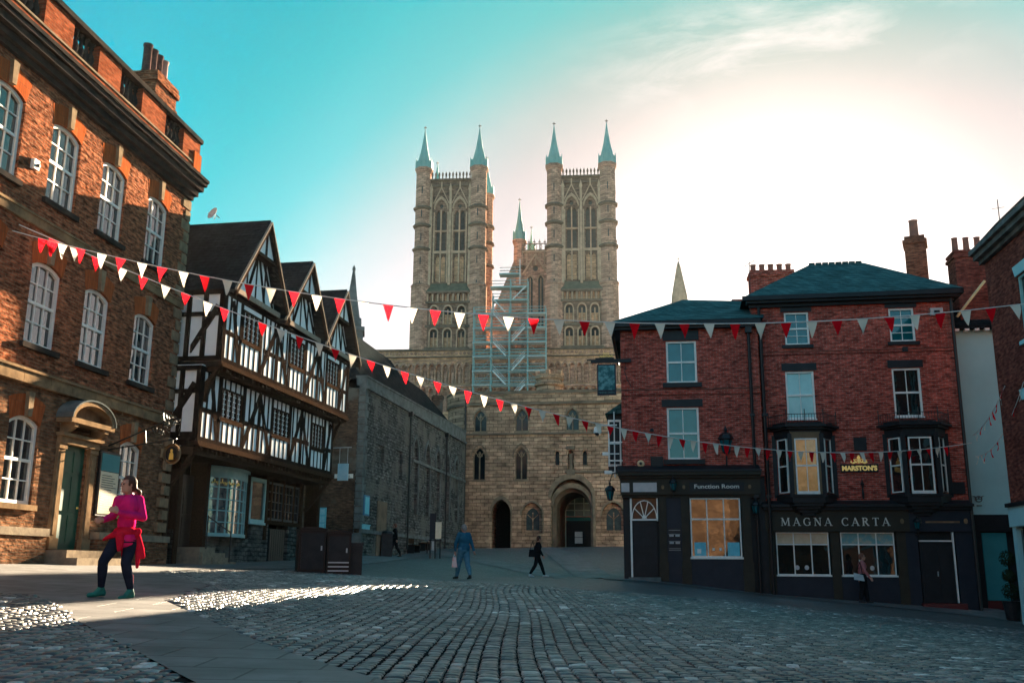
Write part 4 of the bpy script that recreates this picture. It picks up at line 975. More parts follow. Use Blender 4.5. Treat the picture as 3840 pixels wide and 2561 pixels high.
MB().box(-1.48, 1.38, .02, .09, 3.62, 3.90).build('fascia', 'tealpanel', t)
MB().box(-1.48, 1.38, -.02, .02, 3.90, 3.96).build('fascia_trim', 'pinkline', t)
MB().box(-1.48, .75, .1, .14, 1.3, 3.62).build('dark_doorway', 'blackpaint', t)
MB().box(.78, 1.38, .05, .14, 1.3, 3.0).build('side_panel', 'pinkpanel', t)
MB().box(.78, 1.38, .05, .14, 3.02, 3.6).build('side_panel', 'tealpanel', t)
t = thing('notice_stand', 'pale notice board standing in the gate archway', 'notice board', wp(PE, AE, .05, 5.2, 1.42), radians(90 - AE))
MB().box(-.32, .28, -.02, .02, .35, .80).box(-.32, .28, -.02, .02, .84, 1.25).build('notice', 'white', t)
MB().box(-.34, -.30, .02, .05, 0, 1.25).box(.26, .30, .02, .05, 0, 1.25).build('frame', 'iron', t)

# ------------------------------------------------------------------ the cathedral west front
PC, AC = (-1.94, 150.0), 95.0
cath = facade('cathedral', 'great stone cathedral with two tall spired towers rising over the gate', 'cathedral', PC, AC)
def cathedral():
    # screen wall
    arc = []
    s = -23.6
    while s < 21.5: arc.append(s); s += 1.12
    lows = [point_arch(a, a + .78, 28.1, 31.3, .85, 4) for a in arc]; low2 = [point_arch(a, a + .78, 23.6, 27.4, .85, 4) for a in arc]
    w = MB().panel(rect(-24.5, 22.5, 0, 31.6), lows + low2, 0, .45); w.box(19.0, 26.6, 2, 9, 0, 38.6)  # last box is an unseen block added to shade the stone range
    w.box(-24.5, 22.5, .6, 6, 0, 33.6); w.box(-24.5, 22.5, 0, .6, 31.6, 33.45)
    w.build('screen_wall_and_shade_block', 'cath_warm', cath)
    b = MB()
    for h in lows + low2: b.poly(h, .44, .5)
    b.build('arcade_back', 'cath', cath)
    d = MB()
    for a in arc:
        c = a + .39
        for h0, h1 in ((28.1, 31.3), (23.6, 27.4)):
            for q in (a - .17, ): d.ring((q, -.12, h0), (q, -.12, h1 - .7), .10, .10, 6)
            d.box(a - .33, a + .0, -.25, .02, h1 - .78, h1 - .62)
            d.box(c - .22, c + .22, .15, .4, h0, h0 + 1.9)
            o = point_arch(a - .14, a + .92, h0, h1 + .35, .85, 4)[2:]; i_ = point_arch(a, a + .78, h0, h1, .85, 4)[2:]
            d.poly(o + i_[::-1], -.18, .05)
    d.box(-24.5, 22.5, -.4, .02, 27.55, 27.85)
    d.build('arcade_shafts', 'cath', cath)
    z = MB(); s = -24.4
    while s < 22:                                                      # lozenge frieze
        z.poly([(s, 33.05), (s + .28, 32.72), (s + .56, 33.05), (s + .28, 33.38)], -.12, .02); s += .66
    z.box(-24.5, 22.5, -.1, .02, 32.45, 32.62).box(-24.5, 22.5, -.16, .02, 31.75, 31.9).build('frieze', 'cath', cath)
    MB().box(-24.6, 22.6, -.35, .3, 32.35, 32.5).box(-24.6, 22.6, -.30, .4, 33.45, 33.75).box(-24.6, 22.6, .1, 6, 33.6, 33.8).build('moulding', 'cath_dark', cath)
    MB().box(-24.4, -15, 1, 20, 0, 30).box(14, 22, 7, 20, 0, 30).build('nave_aisle', 'cath', cath)

    def turret(parent, c, y, r0, r1, zb, zs, tip, rings):
        t = MB().lathe([(r0, zb), (r0, rings[-1]), (r1, rings[-1] + .05), (r1, zs)], (c, y, 0), 8, pi / 8)
        t.lathe([(r1, zs - .5), (r1 + .28, zs), (r1 + .28, zs + .35), (r1, zs + .4)], (c, y, 0), 8, pi / 8)
        t = t.build('turret', 'cath', parent)
        for rz in rings: MB().lathe([(r0, rz - .32), (r0 + .30, rz - .12), (r0 + .30, rz + .08), (r0, rz + .34)], (c, y, 0), 8, pi / 8).build('string_band', 'cath_dark', t)
        sl = MB()
        zz = zb + 2
        while zz < zs - 2: sl.box(c - .08, c + .08, y - r0 * .98 - .02, y - r0 + .3, zz, zz + 1.2); zz += 4.1
        sl.build('slit', 'louvre', t)
        h = tip - zs - .4; R = r1 * 1.06
        sp = MB().lathe([(R * 1.08, zs + .4), (R * 1.08, zs + .9), (R * .78, zs + .4 + h * .20), (R * .43, zs + .4 + h * .48), (R * .18, zs + .4 + h * .78), (.06, tip - .15), (.06, tip)], (c, y, 0), 8, pi / 8)
        for k in range(8):
            a = 2 * pi * k / 8 + pi / 8
            px, py = c + R * 1.02 * cos(a), y + R * 1.02 * sin(a)
            sp.lathe([(.16, zs + .4), (.16, zs + 1.5), (.02, zs + 2.3)], (px, py, 0), 4, pi / 4)
        for k in range(0, 8, 2):
            a = 2 * pi * k / 8 + pi / 2; px, py = c + R * .82 * cos(a), y + R * .82 * sin(a)
            sp.polyyz([(-.3, zs + .9), (.3, zs + .9), (0, zs + 2.0)], -.02, .02) if False else None
            sp.box(px - .22, px + .22, py - .22, py + .22, zs + .8, zs + 1.9)
        sp.build('spire', 'lead', t)
        MB().box(c - .05, c + .05, y - .05, y + .05, tip - .1, tip + .5).box(c - .28, c + .28, y - .04, y + .04, tip + .15, tip + .27).build('finial', 'iron', t)
        return t

    def tower(name, x0, x1, tips, mirror=False):
        par = MB(); cl, crr = x0 + 1.42, x1 - 1.42; a, b = x0 + 2.75, x1 - 2.75; y = .95; W = b - a; cm = (a + b) / 2
        pc = [cm - 1.55, cm + 1.55]
        bel = [point_arch(c + o - .36, c + o + .36, 50.6, 57.6, 1.1, 4) for c in pc for o in (-.46, .46)]
        heads = [[(c + .34 * cos(2 * pi * k / 10), 58.45 + .42 * sin(2 * pi * k / 10)) for k in range(10)] for c in pc]
        blind = [point_arch(c + o - .34, c + o + .34, 45.3, 49.7, .9, 4) for c in pc for o in (-.46, .46)]
        n8 = 8; gal = [point_arch(a + W * (k + .5) / n8 - .20, a + W * (k + .5) / n8 + .20, 41.75, 43.1, .8, 3) for k in range(n8)]
        m3 = [seg_arch(a + W * (k + .5) / 3 - .55, a + W * (k + .5) / 3 + .55, 37.9, 40.9, .54) for k in range(3)]
        l3 = [seg_arch(a + W * (k + .5) / 3 - .60, a + W * (k + .5) / 3 + .60, 34.1, 37.1, .59) for k in range(3)]
        up = MB().panel(rect(x0 + 1.2, x1 - 1.2, 43.6, 63.0), bel + heads + blind, y, .7); up.box(x0 + 1.2, x1 - 1.2, y + .9, y + 10, 34, 63.0)
        body = up.build('tower', 'cath_tower', cath)
        lo = MB().panel(rect(x0 + 1.2, x1 - 1.2, 33.5, 43.4), gal + m3 + l3, y - .75, .8); lo.build('lower_stage', 'cath_tower', body)
        bk = MB()
        for h in blind + gal: bk.poly(h, y + (.25 if h in blind else -.2), y + .3 if h in blind else y - .1)
        for h in m3 + l3:
            c = (h[0][0] + h[1][0]) / 2; bk.poly([(c - .55, h[0][1]), (c - .08, h[0][1]), (c - .08, h[0][1] + 1.7), (c - .55, h[0][1] + 1.7)], y - .3, y - .1); bk.poly([(c + .08, h[0][1]), (c + .55, h[0][1]), (c + .55, h[0][1] + 1.7), (c + .08, h[0][1] + 1.7)], y - .3, y - .1)
        bk.build('blind_arcade', 'cath_warm', body)
        lv = MB()
        for h in bel + heads: lv.poly(h, y + .45, y + .55)
        for h in m3: lv.poly(h, y - .05, y + .0)
        for h in l3: lv.poly(h, y - .05, y + .0)
        for h in gal: lv.poly(h, y + .0, y + .02)
        lv.build('belfry_opening', 'louvre', body)
        d = MB()
        for c in pc:
            o = point_arch(c - 1.22, c + 1.22, 50.3, 60.1, 1.05, 6)[2:]; i_ = point_arch(c - 1.02, c + 1.02, 50.3, 59.6, 1.05, 6)[2:]
            d.poly(o + i_[::-1], y - .35, y + .05)
            d.beam((c - 1.3, 58.8), (c, 61.6), .16, y - .40, y - .2); d.beam((c + 1.3, 58.8), (c, 61.6), .16, y - .41, y - .2); d.box(c - .1, c + .1, y - .4, y - .2, 61.5, 62.6)
            for q in (-1.15, 0, 1.15): d.box(c + q - .11, c + q + .11, y - .35, y + .05, 45.1, 57.2 if q else 57.6)
            d.box(c - 1.2, c + 1.2, y - .3, y + .04, 50.1, 50.5); d.box(c - 1.0, c + 1.0, y - .1, y + .3, 53.9, 54.15)
        for q in (a + .1, cm, b - .1): d.box(q - .2, q + .2, y - .55, y + .05, 44.6, 61.2); d.poly([(q - .3, 61.2), (q + .3, 61.2), (q, 62.3)], y - .6, y)
        for k in range(n8 + 1): q = a + W * k / n8; d.box(q - .09, q + .09, y - 1.0, y - .72, 41.7, 42.9)
        for h in m3 + l3:
            c = (h[0][0] + h[1][0]) / 2; zt = max(p[1] for p in h); zb = zt - .54; oo = [(c + (p[0] - c) * 1.35, zb + (p[1] - zb) * 1.5) for p in h[2:]]; d.poly(oo + h[2:][::-1], y - .95, y - .7)
            d.ring((c - .68, y - .85, h[0][1]), (c - .68, y - .85, zb), .11, .11, 6); d.ring((c + .68, y - .85, h[0][1]), (c + .68, y - .85, zb), .11, .11, 6); d.ring((c, y - .6, h[0][1]), (c, y - .6, zb), .10, .10, 6)
        d.build('tracery', 'cath_light', body)
        e = MB()
        for z0, z1, pr in ((61.9, 62.15, .3), (62.9, 63.2, .35), (49.95, 50.12, .2)): e.box(x0 + 1.6, x1 - 1.6, y - pr, y + .02, z0, z1)
        for z0, z1 in ((41.35, 41.7), (37.3, 37.7), (33.8, 34.05), (43.1, 43.4)): e.box(x0 + 1.4, x1 - 1.4, y - 1.05, y - .7, z0, z1)
        e.build('string_course', 'cath_dark', body)
        MB().polyyz([(y - 1.05, 43.4), (y + .02, 43.4), (y + .02, 45.0)], x0 + 1.5, x1 - 1.5).build('weathered_slope', 'leadroof', body)
        pr = MB(); k = a + .15
        while k < b: pr.lathe([(.10, 63.2), (.10, 63.7), (.17, 63.85), (.17, 64.1), (.03, 64.5)], (k, y - .1, 0), 6); k += .58
        pr.build('parapet_pinnacles', 'cath_dark', body)
        rg = (57.9, 54.8, 50.7, 44.5)
        turret(body, cl, 1.0, 1.36, 1.28, 33.7, 64.7, tips[0], (57.9, 54.8, 50.7)); turret(body, crr, 1.0, 1.42, 1.36, 33.7, 64.7, tips[1], (57.9, 54.8, 50.7))
        MB().lathe([(1.62, 33.7), (1.62, 44.2), (1.75, 44.4), (1.42, 44.8)], (cl, 1.0, 0), 8, pi / 8).lathe([(1.62, 33.7), (1.62, 44.2), (1.75, 44.4), (1.42, 44.8)], (crr, 1.0, 0), 8, pi / 8).build('lower_turret', 'cath', body)
        t = turret(body, cl + .6, 10.6, 1.15, 1.1, 33.7, 63.6, 70.2 if not mirror else 69.6, (57.9, 54.8, 50.7)); t = turret(body, crr + .15, 10.6, 1.3, 1.25, 33.7, 63.6, 71.0, (57.9, 54.8, 50.7))
        return body
    M['cath_light'] = mottled('pale carved limestone', (.60, .40, .27), (.40, .27, .18), 1.5, .9, .02)
    tower('left', -14.65, -2.45, (72.5, 72.5)); tower('right', 7.30, 18.95, (72.5, 72.7), True)
    # nave west gable between the towers
    g = MB(); lan = [point_arch(3.95, 4.85, 38.5, 47.6, 1.2, 5), point_arch(5.75, 6.65, 38.5, 47.6, 1.2, 5)]
    quat = [[(5.3 + .45 * cos(2 * pi * k / 10), 48.9 + .55 * sin(2 * pi * k / 10)) for k in range(10)]]
    g.panel(rect(1.6, 9.5, 33.5, 52.0), lan + quat, 6.0, .5); g.box(1.6, 9.5, 6.6, 14, 33.5, 52.0); g = g.build('central_block', 'cath', cath)
    lv = MB()
    for h in lan + quat: lv.poly(h, 6.45, 6.6)
    lv.build('west_window', 'louvre', g)
    d = MB()
    for h, gg in ((lan[0], 1.3), (lan[1], 1.3)):
        c = (h[0][0] + h[1][0]) / 2; zb = h[2][1]; o = [(c + (p[0] - c) * gg, zb + (p[1] - zb) * 1.2) for p in h[2:]]; d.poly(o + h[2:][::-1], 5.7, 6.02); d.box(c - .06, c + .06, 6.2, 6.5, 38.5, 47.2)
    d.beam((3.2, 47.8), (5.3, 51.2), .28, 5.6, 6.0); d.beam((7.4, 47.8), (5.3, 51.2), .28, 5.61, 6.0)
    for k in range(7): c = 3.1 + .75 * k; d.box(c - .08, c + .08, 5.75, 6.02, 49.4, 51.6)
    d.box(3.0, 9, 5.7, 6.02, 51.6, 51.9); d.build('tracery', 'cath_light', g)
    p = MB(); k = 3.3
    while k < 7.4:
        p.ring((k, 6, 52.0), (k, 6, 53.5), .07, .05, 5); p.box(k - .22, k + .22, 5.96, 6.04, 53.45, 53.6); p.ring((k, 6, 53.5), (k, 6, 54.1), .08, .02, 5)
        for j in range(2): p.beam((k + .0, 52.1 + .55 * j), (k + .45, 52.65 + .55 * j), .09, 5.96, 6.04); p.beam((k + .45, 52.1 + .55 * j), (k, 52.65 + .55 * j), .09, 5.961, 6.041)
        k += .9
    p.box(3.0, 7.4, 5.93, 6.07, 52.0, 52.15).box(3.0, 7.4, 5.93, 6.07, 53.15, 53.28).build('openwork_parapet', 'cath_dark', g)
    tt = turret(g, 2.55, 6.5, 1.06, 1.0, 33.7, 53.6, 61.2, (49.0, 45.0, 41.0)); turret(g, 4.0, 15.0, .6, .55, 45, 54.2, 59.2, (50.0,))
    gb = MB().poly([(-2.4, 33.6), (-2.0, 38.3), (1.9, 48.6), (2.2, 48.6), (2.2, 33.6)], 3.0, 3.6); gb.beam((-2.2, 38.2), (2.0, 49.0), .35, 2.8, 3.65); gb.build('half_gable', 'cath', cath)
cathedral()

# scaffolding in front of the centre of the west front
scf = facade('scaffolding', 'teal scaffolding tower with zigzag ladders against the cathedral front', 'scaffolding', PC, AC)
def scaffolding():
    lv = [24.9, 27.3, 29.5, 31.8, 34.05, 36.35, 38.65]; xs_ = [-3.85, -1.1, 1.75, 4.65, 7.5]
    st = MB()
    for x in xs_:
        for y in (-3.2, -1.6): st.ring((x, y, 2), (x, y, 39.6 if x < 0 or x > 5 else 39.6), .085, .085, 6)
    for x in (-.9, 1.9, 4.65):
        for y in (-3.2, -1.6): st.ring((x, y, 39), (x, y, 44.3 if x > 0 else 42), .08, .08, 6)
    st.build('standards', 'scaf', scf)
    lg = MB()
    for z in lv:
        for y in (-3.25, -1.55):
            for dz in (0, .55, 1.05): lg.ring((-3.95, y, z + dz), (7.6, y, z + dz), .06 if dz else .085, .06 if dz else .085, 5)
    for z, a, b in ((40.9, -.95, 4.75), (43.05, -1.2, 4.6), (45.2, .2, 3.4)):
        for y in (-3.25, -1.55):
            for dz in (0, .5, 1.0): lg.ring((a, y, z + dz - .02), (b, y, z + dz - .02), .06, .06, 5)
    lg.build('ledgers', 'scaf', scf)
    for i, z in enumerate(lv):
        MB().box(-4.0, -1.0, -3.3, -1.5, z - .12, z + .06).box(4.6 if i != 2 else 4.6, 7.6, -3.31, -1.5, z - .12, z + .06).box(-1.0, 4.6, -3.28, -2.4, z - .08, z + .04).build('deck', 'board', scf)
    for z, a, b in ((40.9, -1.0, 4.8), (43.05, -1.3, 4.7), (45.2, .1, 3.5)): MB().box(a, b, -3.3, -1.5, z - .16, z + .08).build('deck', 'scaf', scf)
    for i in range(len(lv) - 1):
        z0, z1 = lv[i], lv[i + 1]; L = MB()
        a, b = ((-.75, 1.35) if i % 2 else (4.2, 2.2))
        pl = lambda: None
        if i % 2: p, q = (-.75, z1), (1.3, z0)
        else: p, q = (4.25, z1), (2.2, z0)
        L.beam(p, q, .22, -3.45, -3.38)
        for o in (.45, .85): L.beam((p[0], p[1] + o), (q[0], q[1] + o), .07, -3.42, -3.38)
        L.build('ladder', 'ladder', scf)
    L = MB().beam((-.7, 40.9), (1.1, 38.9), .2, -3.45, -3.38); L.beam((4.4, 43.0), (2.3, 40.9), .2, -3.45, -3.38); L.box(3.35, 3.5, -3.4, -3.3, 43.3, 47.5); L.build('ladder', 'ladder', scf)
    br = MB()
    for i in range(len(lv) - 1):
        z0, z1 = lv[i], lv[i + 1]
        if i % 2: br.beam((-3.8, z0), (-1.2, z1), .08, -1.55, -1.5); br.beam((4.7, z1), (7.4, z0), .08, -1.55, -1.5)
        else: br.beam((-3.8, z0), (-1.2, z1), .08, -1.55, -1.5)
    br.build('braces', 'scaf', scf)
M['ladder'] = mottled('silver grey ladder', (.60, .64, .62), (.45, .52, .50), 3, .5)
scaffolding()
t = thing('church_spire', 'slender pale stone spire poking up behind the low pub roof', 'spire', (19.8, 110, 0), radians(10))
MB().lathe([(1.15, 24), (1.1, 28.5), (.92, 31.2), (.22, 35.0), (.10, 35.4)], (0, 0, 0), 8, pi / 8).build('spire', 'cath_light', t)
MB().lathe([(1.6, 0), (1.6, 23.6), (1.75, 24.0)], (0, 0, 0), 4, pi / 4).build('tower', 'cath', t)
MB().ring((0, 0, 35.3), (0, 0, 36.3), .045, .03, 5).box(-.16, .16, -.03, .03, 35.85, 35.92).lathe([(.13, 35.3), (.13, 35.42)], (0, 0, 0), 8).build('finial', 'iron', t)

# ------------------------------------------------------------------ the pub : lower left block and taller right block
PA, AA = (4.21, 36.5), 98.5
PB, AB = (9.24, 36.0), 99.5
puba = facade('corner_pub_wing', 'two window wide lower red brick pub wing with fanlight door and slate hipped roof', 'pub', PA, AA)
pubb = facade('pub', 'taller three storey red brick pub with two black bay windows and gilt lettered fascia', 'pub', PB, AB)
RZA, RZB = radians(90 - AA), radians(90 - AB)
def text_mesh(name, body, size, m, parent, loc, extr=.012, offset=0.0, align='CENTER', shear=0, sx=1.0):
    c = bpy.data.curves.new(name, 'FONT'); c.body = body; c.size = size; c.extrude = extr; c.offset = offset; c.align_x = align; c.shear = shear; c.resolution_u = 3
    o = bpy.data.objects.new(name, c); COL.objects.link(o)
    dg = bpy.context.evaluated_depsgraph_get(); dg.update(); me = bpy.data.meshes.new_from_object(o.evaluated_get(dg))
    bpy.data.objects.remove(o); bpy.data.curves.remove(c)
    me.transform(Matrix.Translation(loc) @ Matrix.Rotation(pi / 2, 4, 'X') @ Matrix.Diagonal((sx, 1, 1, 1)))
    me.materials.clear(); me.materials.append(M[m]); me.name = name
    o = bpy.data.objects.new(name, me); COL.objects.link(o); o.parent = parent
    return o

def serif(mb, ch, x, z, h, y0, y1):
    """roman capitals drawn as strokes with slab serifs; returns the advance"""
    T, t, sf = h * .15, h * .065, h * .055
    def st(p, q, w): mb.beam((x + p[0] * h, z + p[1] * h), (x + q[0] * h, z + q[1] * h), w, y0, y1)
    def se(cx, cz, w=.34): mb.box(x + (cx - w / 2) * h, x + (cx + w / 2) * h, y0 - .001, y1, z + cz * h - (sf if cz > .5 else 0), z + cz * h + (0 if cz > .5 else sf))
    def arc(cx, cz, rx, rz, a0, a1, n=14, thick=1.0):
        for k in range(n):
            a, b = a0 + (a1 - a0) * k / n, a0 + (a1 - a0) * (k + 1) / n; m = (a + b) / 2; w = t + (T - t) * abs(cos(m)) * thick
            st((cx + rx * cos(a), cz + rz * sin(a)), (cx + rx * cos(b + .03 * (1 if a1 > a0 else -1)), cz + rz * sin(b + .03 * (1 if a1 > a0 else -1))), w)
    if ch == 'A': st((.06, 0), (.42, 1), t); st((.40, 1), (.78, 0), T); st((.2, .34), (.62, .34), t); se(.06, 0, .28); se(.78, 0, .36); return .84
    if ch == 'M': st((.10, 0), (.14, 1), t); st((.14, 1), (.50, .08), T); st((.50, .08), (.88, 1), t); st((.90, 1), (.94, 0), T); se(.10, 0, .26); se(.94, 0, .34); se(.10, 1, .24); se(.92, 1, .26); return 1.08
    if ch == 'N': st((.12, 0), (.12, 1), t); st((.12, 1), (.74, .02), T); st((.74, 0), (.74, 1), t); se(.12, 0, .28); se(.08, 1, .26); se(.74, 1, .28); return .88
    if ch == 'T': st((.40, 0), (.40, 1), T); st((.05, .965), (.75, .965), t); se(.40, 0, .36); mb.box(x + .03 * h, x + .07 * h, y0 - .002, y1, z + .80 * h, z + h); mb.box(x + .73 * h, x + .77 * h, y0 - .002, y1, z + .80 * h, z + h); return .80
    if ch == 'R': st((.16, 0), (.16, 1), T); arc(.36, .76, .24, .21, pi / 2, -pi / 2, 10); st((.16, .965), (.38, .965), t); st((.16, .55), (.38, .55), t); st((.36, .54), (.74, 0), T); se(.14, 0, .32); se(.76, 0, .22); se(.08, 1, .18); return .84
    if ch == 'C': arc(.48, .5, .40, .47, radians(48), radians(312), 20); mb.box(x + .74 * h, x + .78 * h, y0 - .002, y1, z + .68 * h, z + .96 * h); mb.box(x + .74 * h, x + .78 * h, y0 - .002, y1, z + .06 * h, z + .22 * h); return .84
    if ch == 'G': arc(.48, .5, .40, .47, radians(48), radians(300), 20); st((.78, .08), (.78, .42), T); se(.78, .44, .28); mb.box(x + .74 * h, x + .78 * h, y0 - .002, y1, z + .70 * h, z + .96 * h); return .94
    return .42

def pub_a():
    E = 5.2
    up = rect(1.74, 2.89, 6.84, 8.48); lo = rect(1.70, 2.89, 3.93, 5.90)
    w = MB().panel(rect(0, E, 3.3, 9.05), [up, lo], 0, .14); w.box(0, E, .5, 7, 3.3, 9.05); w.box(.0, .2, .002, .5, 3.3, 9.05)
    for k in range(9): w.box(-.012 * 0, .32 + .05 * (k % 2), -.06 + .006 * k, .01, 8.85 - .08 * k, 8.92 - .08 * k)
    w.build('wall', 'brick_pub', puba)
    MB().box(0, E, -.02, .01, 6.58, 6.62).box(0, E, -.02, .01, 6.36, 6.40).build('string_course', 'brick_dark', puba)
    for h in (up, lo):
        win = window(puba, h, .05, 2, 2, fr=.075, bar=.028, glass='glass_teal', paint='white', sill=(.16, .16, .18), sillm='blackpaint')
        zt = h[2][1]; MB().box(h[0][0] - (.18 if h is lo else .12), h[1][0] + (.16 if h is lo else .10), -.04, .05, zt + .02, zt + (.42 if h is up else .30)).build('lintel', 'blackpaint', win)
    # ground floor shopfront
    c = MB().box(-.02, E, .12, 7, -1.5, 3.3); c.build('ground_floor', 'blackpaint', puba)
    f = MB(); f.box(-.10, 5.0, -.20, .12, 2.62, 3.22); f.box(-.14, 5.02, -.30, .12, 3.22, 3.32); f.box(-.18, 5.04, -.42, .12, 3.32, 3.44); f.box(-.06, 5.0, -.10, .12, 2.52, 2.62)
    f.build('fascia', 'brownpaint', puba)
    MB().box(-.22, 5.06, -.46, .2, 3.44, 3.52).polyyz([(-.44, 3.52), (.02, 3.52), (.02, 3.72)], -.2, 5.0).build('fascia_cornice', 'blackpaint', puba)
    MB().box(-.06, .24, -.225, -.20, 2.72, 3.05).box(.38, 1.25, -.225, -.20, 2.72, 3.06).build('blank_panel', 'whitepanel', puba)
    MB().box(2.45, 4.42, -.22, -.20, 2.74, 3.06).build('name_board', 'blackpaint', puba)
    text_mesh('function_room_lettering', 'Function Room', .21, 'cream_letter', puba, (3.43, -.222, 2.84), .005, .003, sx=1.25)
    r = MB()
    for s in (1.47, 2.24, 4.62): r.lathe([(.05, 0), (.05, .02)], (0, 0, 0), 8) if False else r.box(s - .05, s + .05, -.235, -.20, 2.84, 2.94).box(s - .03, s + .03, -.245, -.20, 2.82, 2.96)
    r.build('rosette', 'stone_band', puba)
    p = MB()
    for s0, s1 in ((1.30, 1.58), (2.12, 2.40), (4.30, 4.62)):
        p.box(s0, s1, -.10, .12, -1.4, 2.52); p.box(s0 + .05, s1 - .05, -.115, -.10, .5, 2.4); p.box(s0 - .03, s1 + .03, -.14, .12, -1.4, .18)
    p.build('pilaster', 'brownpaint', puba)
    MB().box(1.58, 2.12, -.04, .12, -1.4, 2.52).build('dark_pillar', 'navypaint', puba)
    mb = MB()
    for k, (z, m_) in enumerate(((1.25, 0), (1.05, 0), (.80, 0), (.60, 0))): mb.box(1.62, 2.08, -.06, -.04, z, z + .15)
    mb.build('menu_board', 'bin_black', puba)
    mb = MB()
    for z in (1.10, .84):
        for s in (1.66, 1.88): mb.box(s, s + .16, -.066, -.06, z, z + .07)
    for z in (1.32, 1.18, .92, .66, .60): mb.box(1.64, 2.06, -.065, -.06, z, z + .015)
    mb.build('menu_text', 'white_letter', puba)
    # door with fanlight
    d = MB().box(.30, 1.22, .02, .06, -.45, 1.68)
    for s in (.38, .80): d.box(s, s + .34, .0, .02, -.3, .45); d.box(s, s + .34, .0, .02, .58, 1.55)
    d.build('door', 'blackpaint', puba)
    fr = MB(); fr.box(.24, .31, -.05, .08, -.45, 2.50); fr.box(1.22, 1.27, -.02, .08, 1.66, 2.5); fr.box(.26, 1.26, -.055, .08, 1.68, 1.74)
    cx, cz, R = .765, 1.76, .47; n = 12
    o = [(cx + (R + .0) * cos(pi * k / n), cz + (R + .20) * sin(pi * k / n)) for k in range(n + 1)]; i_ = [(cx + (R - .035) * cos(pi * k / n), cz + (R + .165) * sin(pi * k / n)) for k in range(n + 1)]
    fr.poly(o + i_[::-1], -.02, .06)
    for k in range(1, 5): a = pi * k / 5; fr.beam((cx, cz), (cx + R * .97 * cos(a), cz + (R + .17) * sin(a)), .035, -.01, .05)
    o = [(cx + .09 * cos(pi * k / 6), cz + .12 * sin(pi * k / 6)) for k in range(7)]; fr.poly(o, -.03, .05)
    fr.build('fanlight_frame', 'white', puba); MB().box(.30, 1.24, .055, .09, 1.74, 2.5).build('fanlight_glass', 'glass_dark', puba)
    MB().box(.15, 1.32, -.30, .1, -1.0, -.36).build('doorstep', 'coping', puba)
    # three light window
    h = rect(2.44, 4.26, .36, 2.50); f = MB(); frame_loop(f, h, inset(h, .05), -.04, .06)
    for s in (3.05, 3.66): f.box(s - .02, s + .02, -.02, .05, .38, 2.48)
    f.box(2.46, 4.24, -.022, .05, 1.70, 1.76); f.box(2.40, 4.30, -.10, .02, .30, .37)
    f = f.build('window', 'white', puba); MB().box(2.47, 4.23, .04, .06, .39, 2.47).build('pane', 'glass_pub', f)
    MB().box(2.56, 2.98, .02, .038, .42, .90).box(3.75, 4.18, .02, .038, .42, .90).build('window_poster', 'bluepaper', f)
    MB().box(2.66, 2.80, .012, .02, .5, .66).lathe([(.05, 0), (.05, .1)], (3.25, .02, .60), 8).lathe([(.05, 0), (.05, .1)], (3.50, .02, .60), 8).build('window_card', 'white', f)
    MB().box(2.40, 4.30, -.06, .12, -1.4, .30).build('stall_riser', 'navypaint', puba)
    # roof
    A = (2.55, 3.0, 10.95); z0 = 9.22
    r = MB().add([(-.35, -.38, z0), (E + .2, -.38, z0), (E + .2, 7.2, z0), (-.35, 7.2, z0), A, (6.0, 3.0, 10.75)], [(0, 1, 5, 4), (3, 0, 4), (2, 3, 4, 5), (1, 2, 5), (0, 3, 2, 1)])
    r.build('roof', 'slate', puba)
    MB().box(-.36, E + .1, -.40, -.30, 9.02, 9.2).box(-.26, E, -.28, .0, 8.92, 9.12).box(-.40, -.30, -.40, 7, 9.02, 9.2).polyyz([(-.3, 8.9), (.0, 8.55), (.0, 8.9)], -.2, -.0).build('eaves', 'blackpaint', puba)
    for s in (4.85, 5.30): MB().tube([(s, -.12, -1.2), (s, -.12, 8.95)], .06, 8).box(s - .12, s + .12, -.25, 0, 8.7, 9.0).box(s - .09, s + .09, -.2, 0, 5.5, 5.6).box(s - .09, s + .09, -.2, 0, 2.5, 2.6).build('drainpipe', 'iron', puba)
    # narrow recessed strip between the blocks is brick
    # oriel on the side wall
    o = MB().box(-.56, -.0, .6, 2.2, 3.6, 5.75); o.build('side_oriel', 'blackpaint', puba)
    MB().add([(-.66, .35, 5.75), (-.0, .35, 5.75), (-.0, 2.5, 5.75), (-.66, 2.5, 5.75), (.0, .35, 6.2), (.0, 2.5, 6.2)], [(0, 1, 2, 3), (0, 4, 1), (3, 2, 5), (0, 3, 5, 4), (1, 4, 5, 2)]).build('oriel_roof', 'slate', puba)
    ow = MB(); frame_loop(ow, rect(-.56, -.06, 3.75, 5.55), rect(-.50, -.12, 3.83, 5.47), .56, .60); ow.box(-.5, -.12, .57, .6, 4.6, 4.66); ow.build('oriel_window', 'white', puba)
M['white_letter'] = mat('faint white print', (.35, .34, .33), .6)
pub_a()

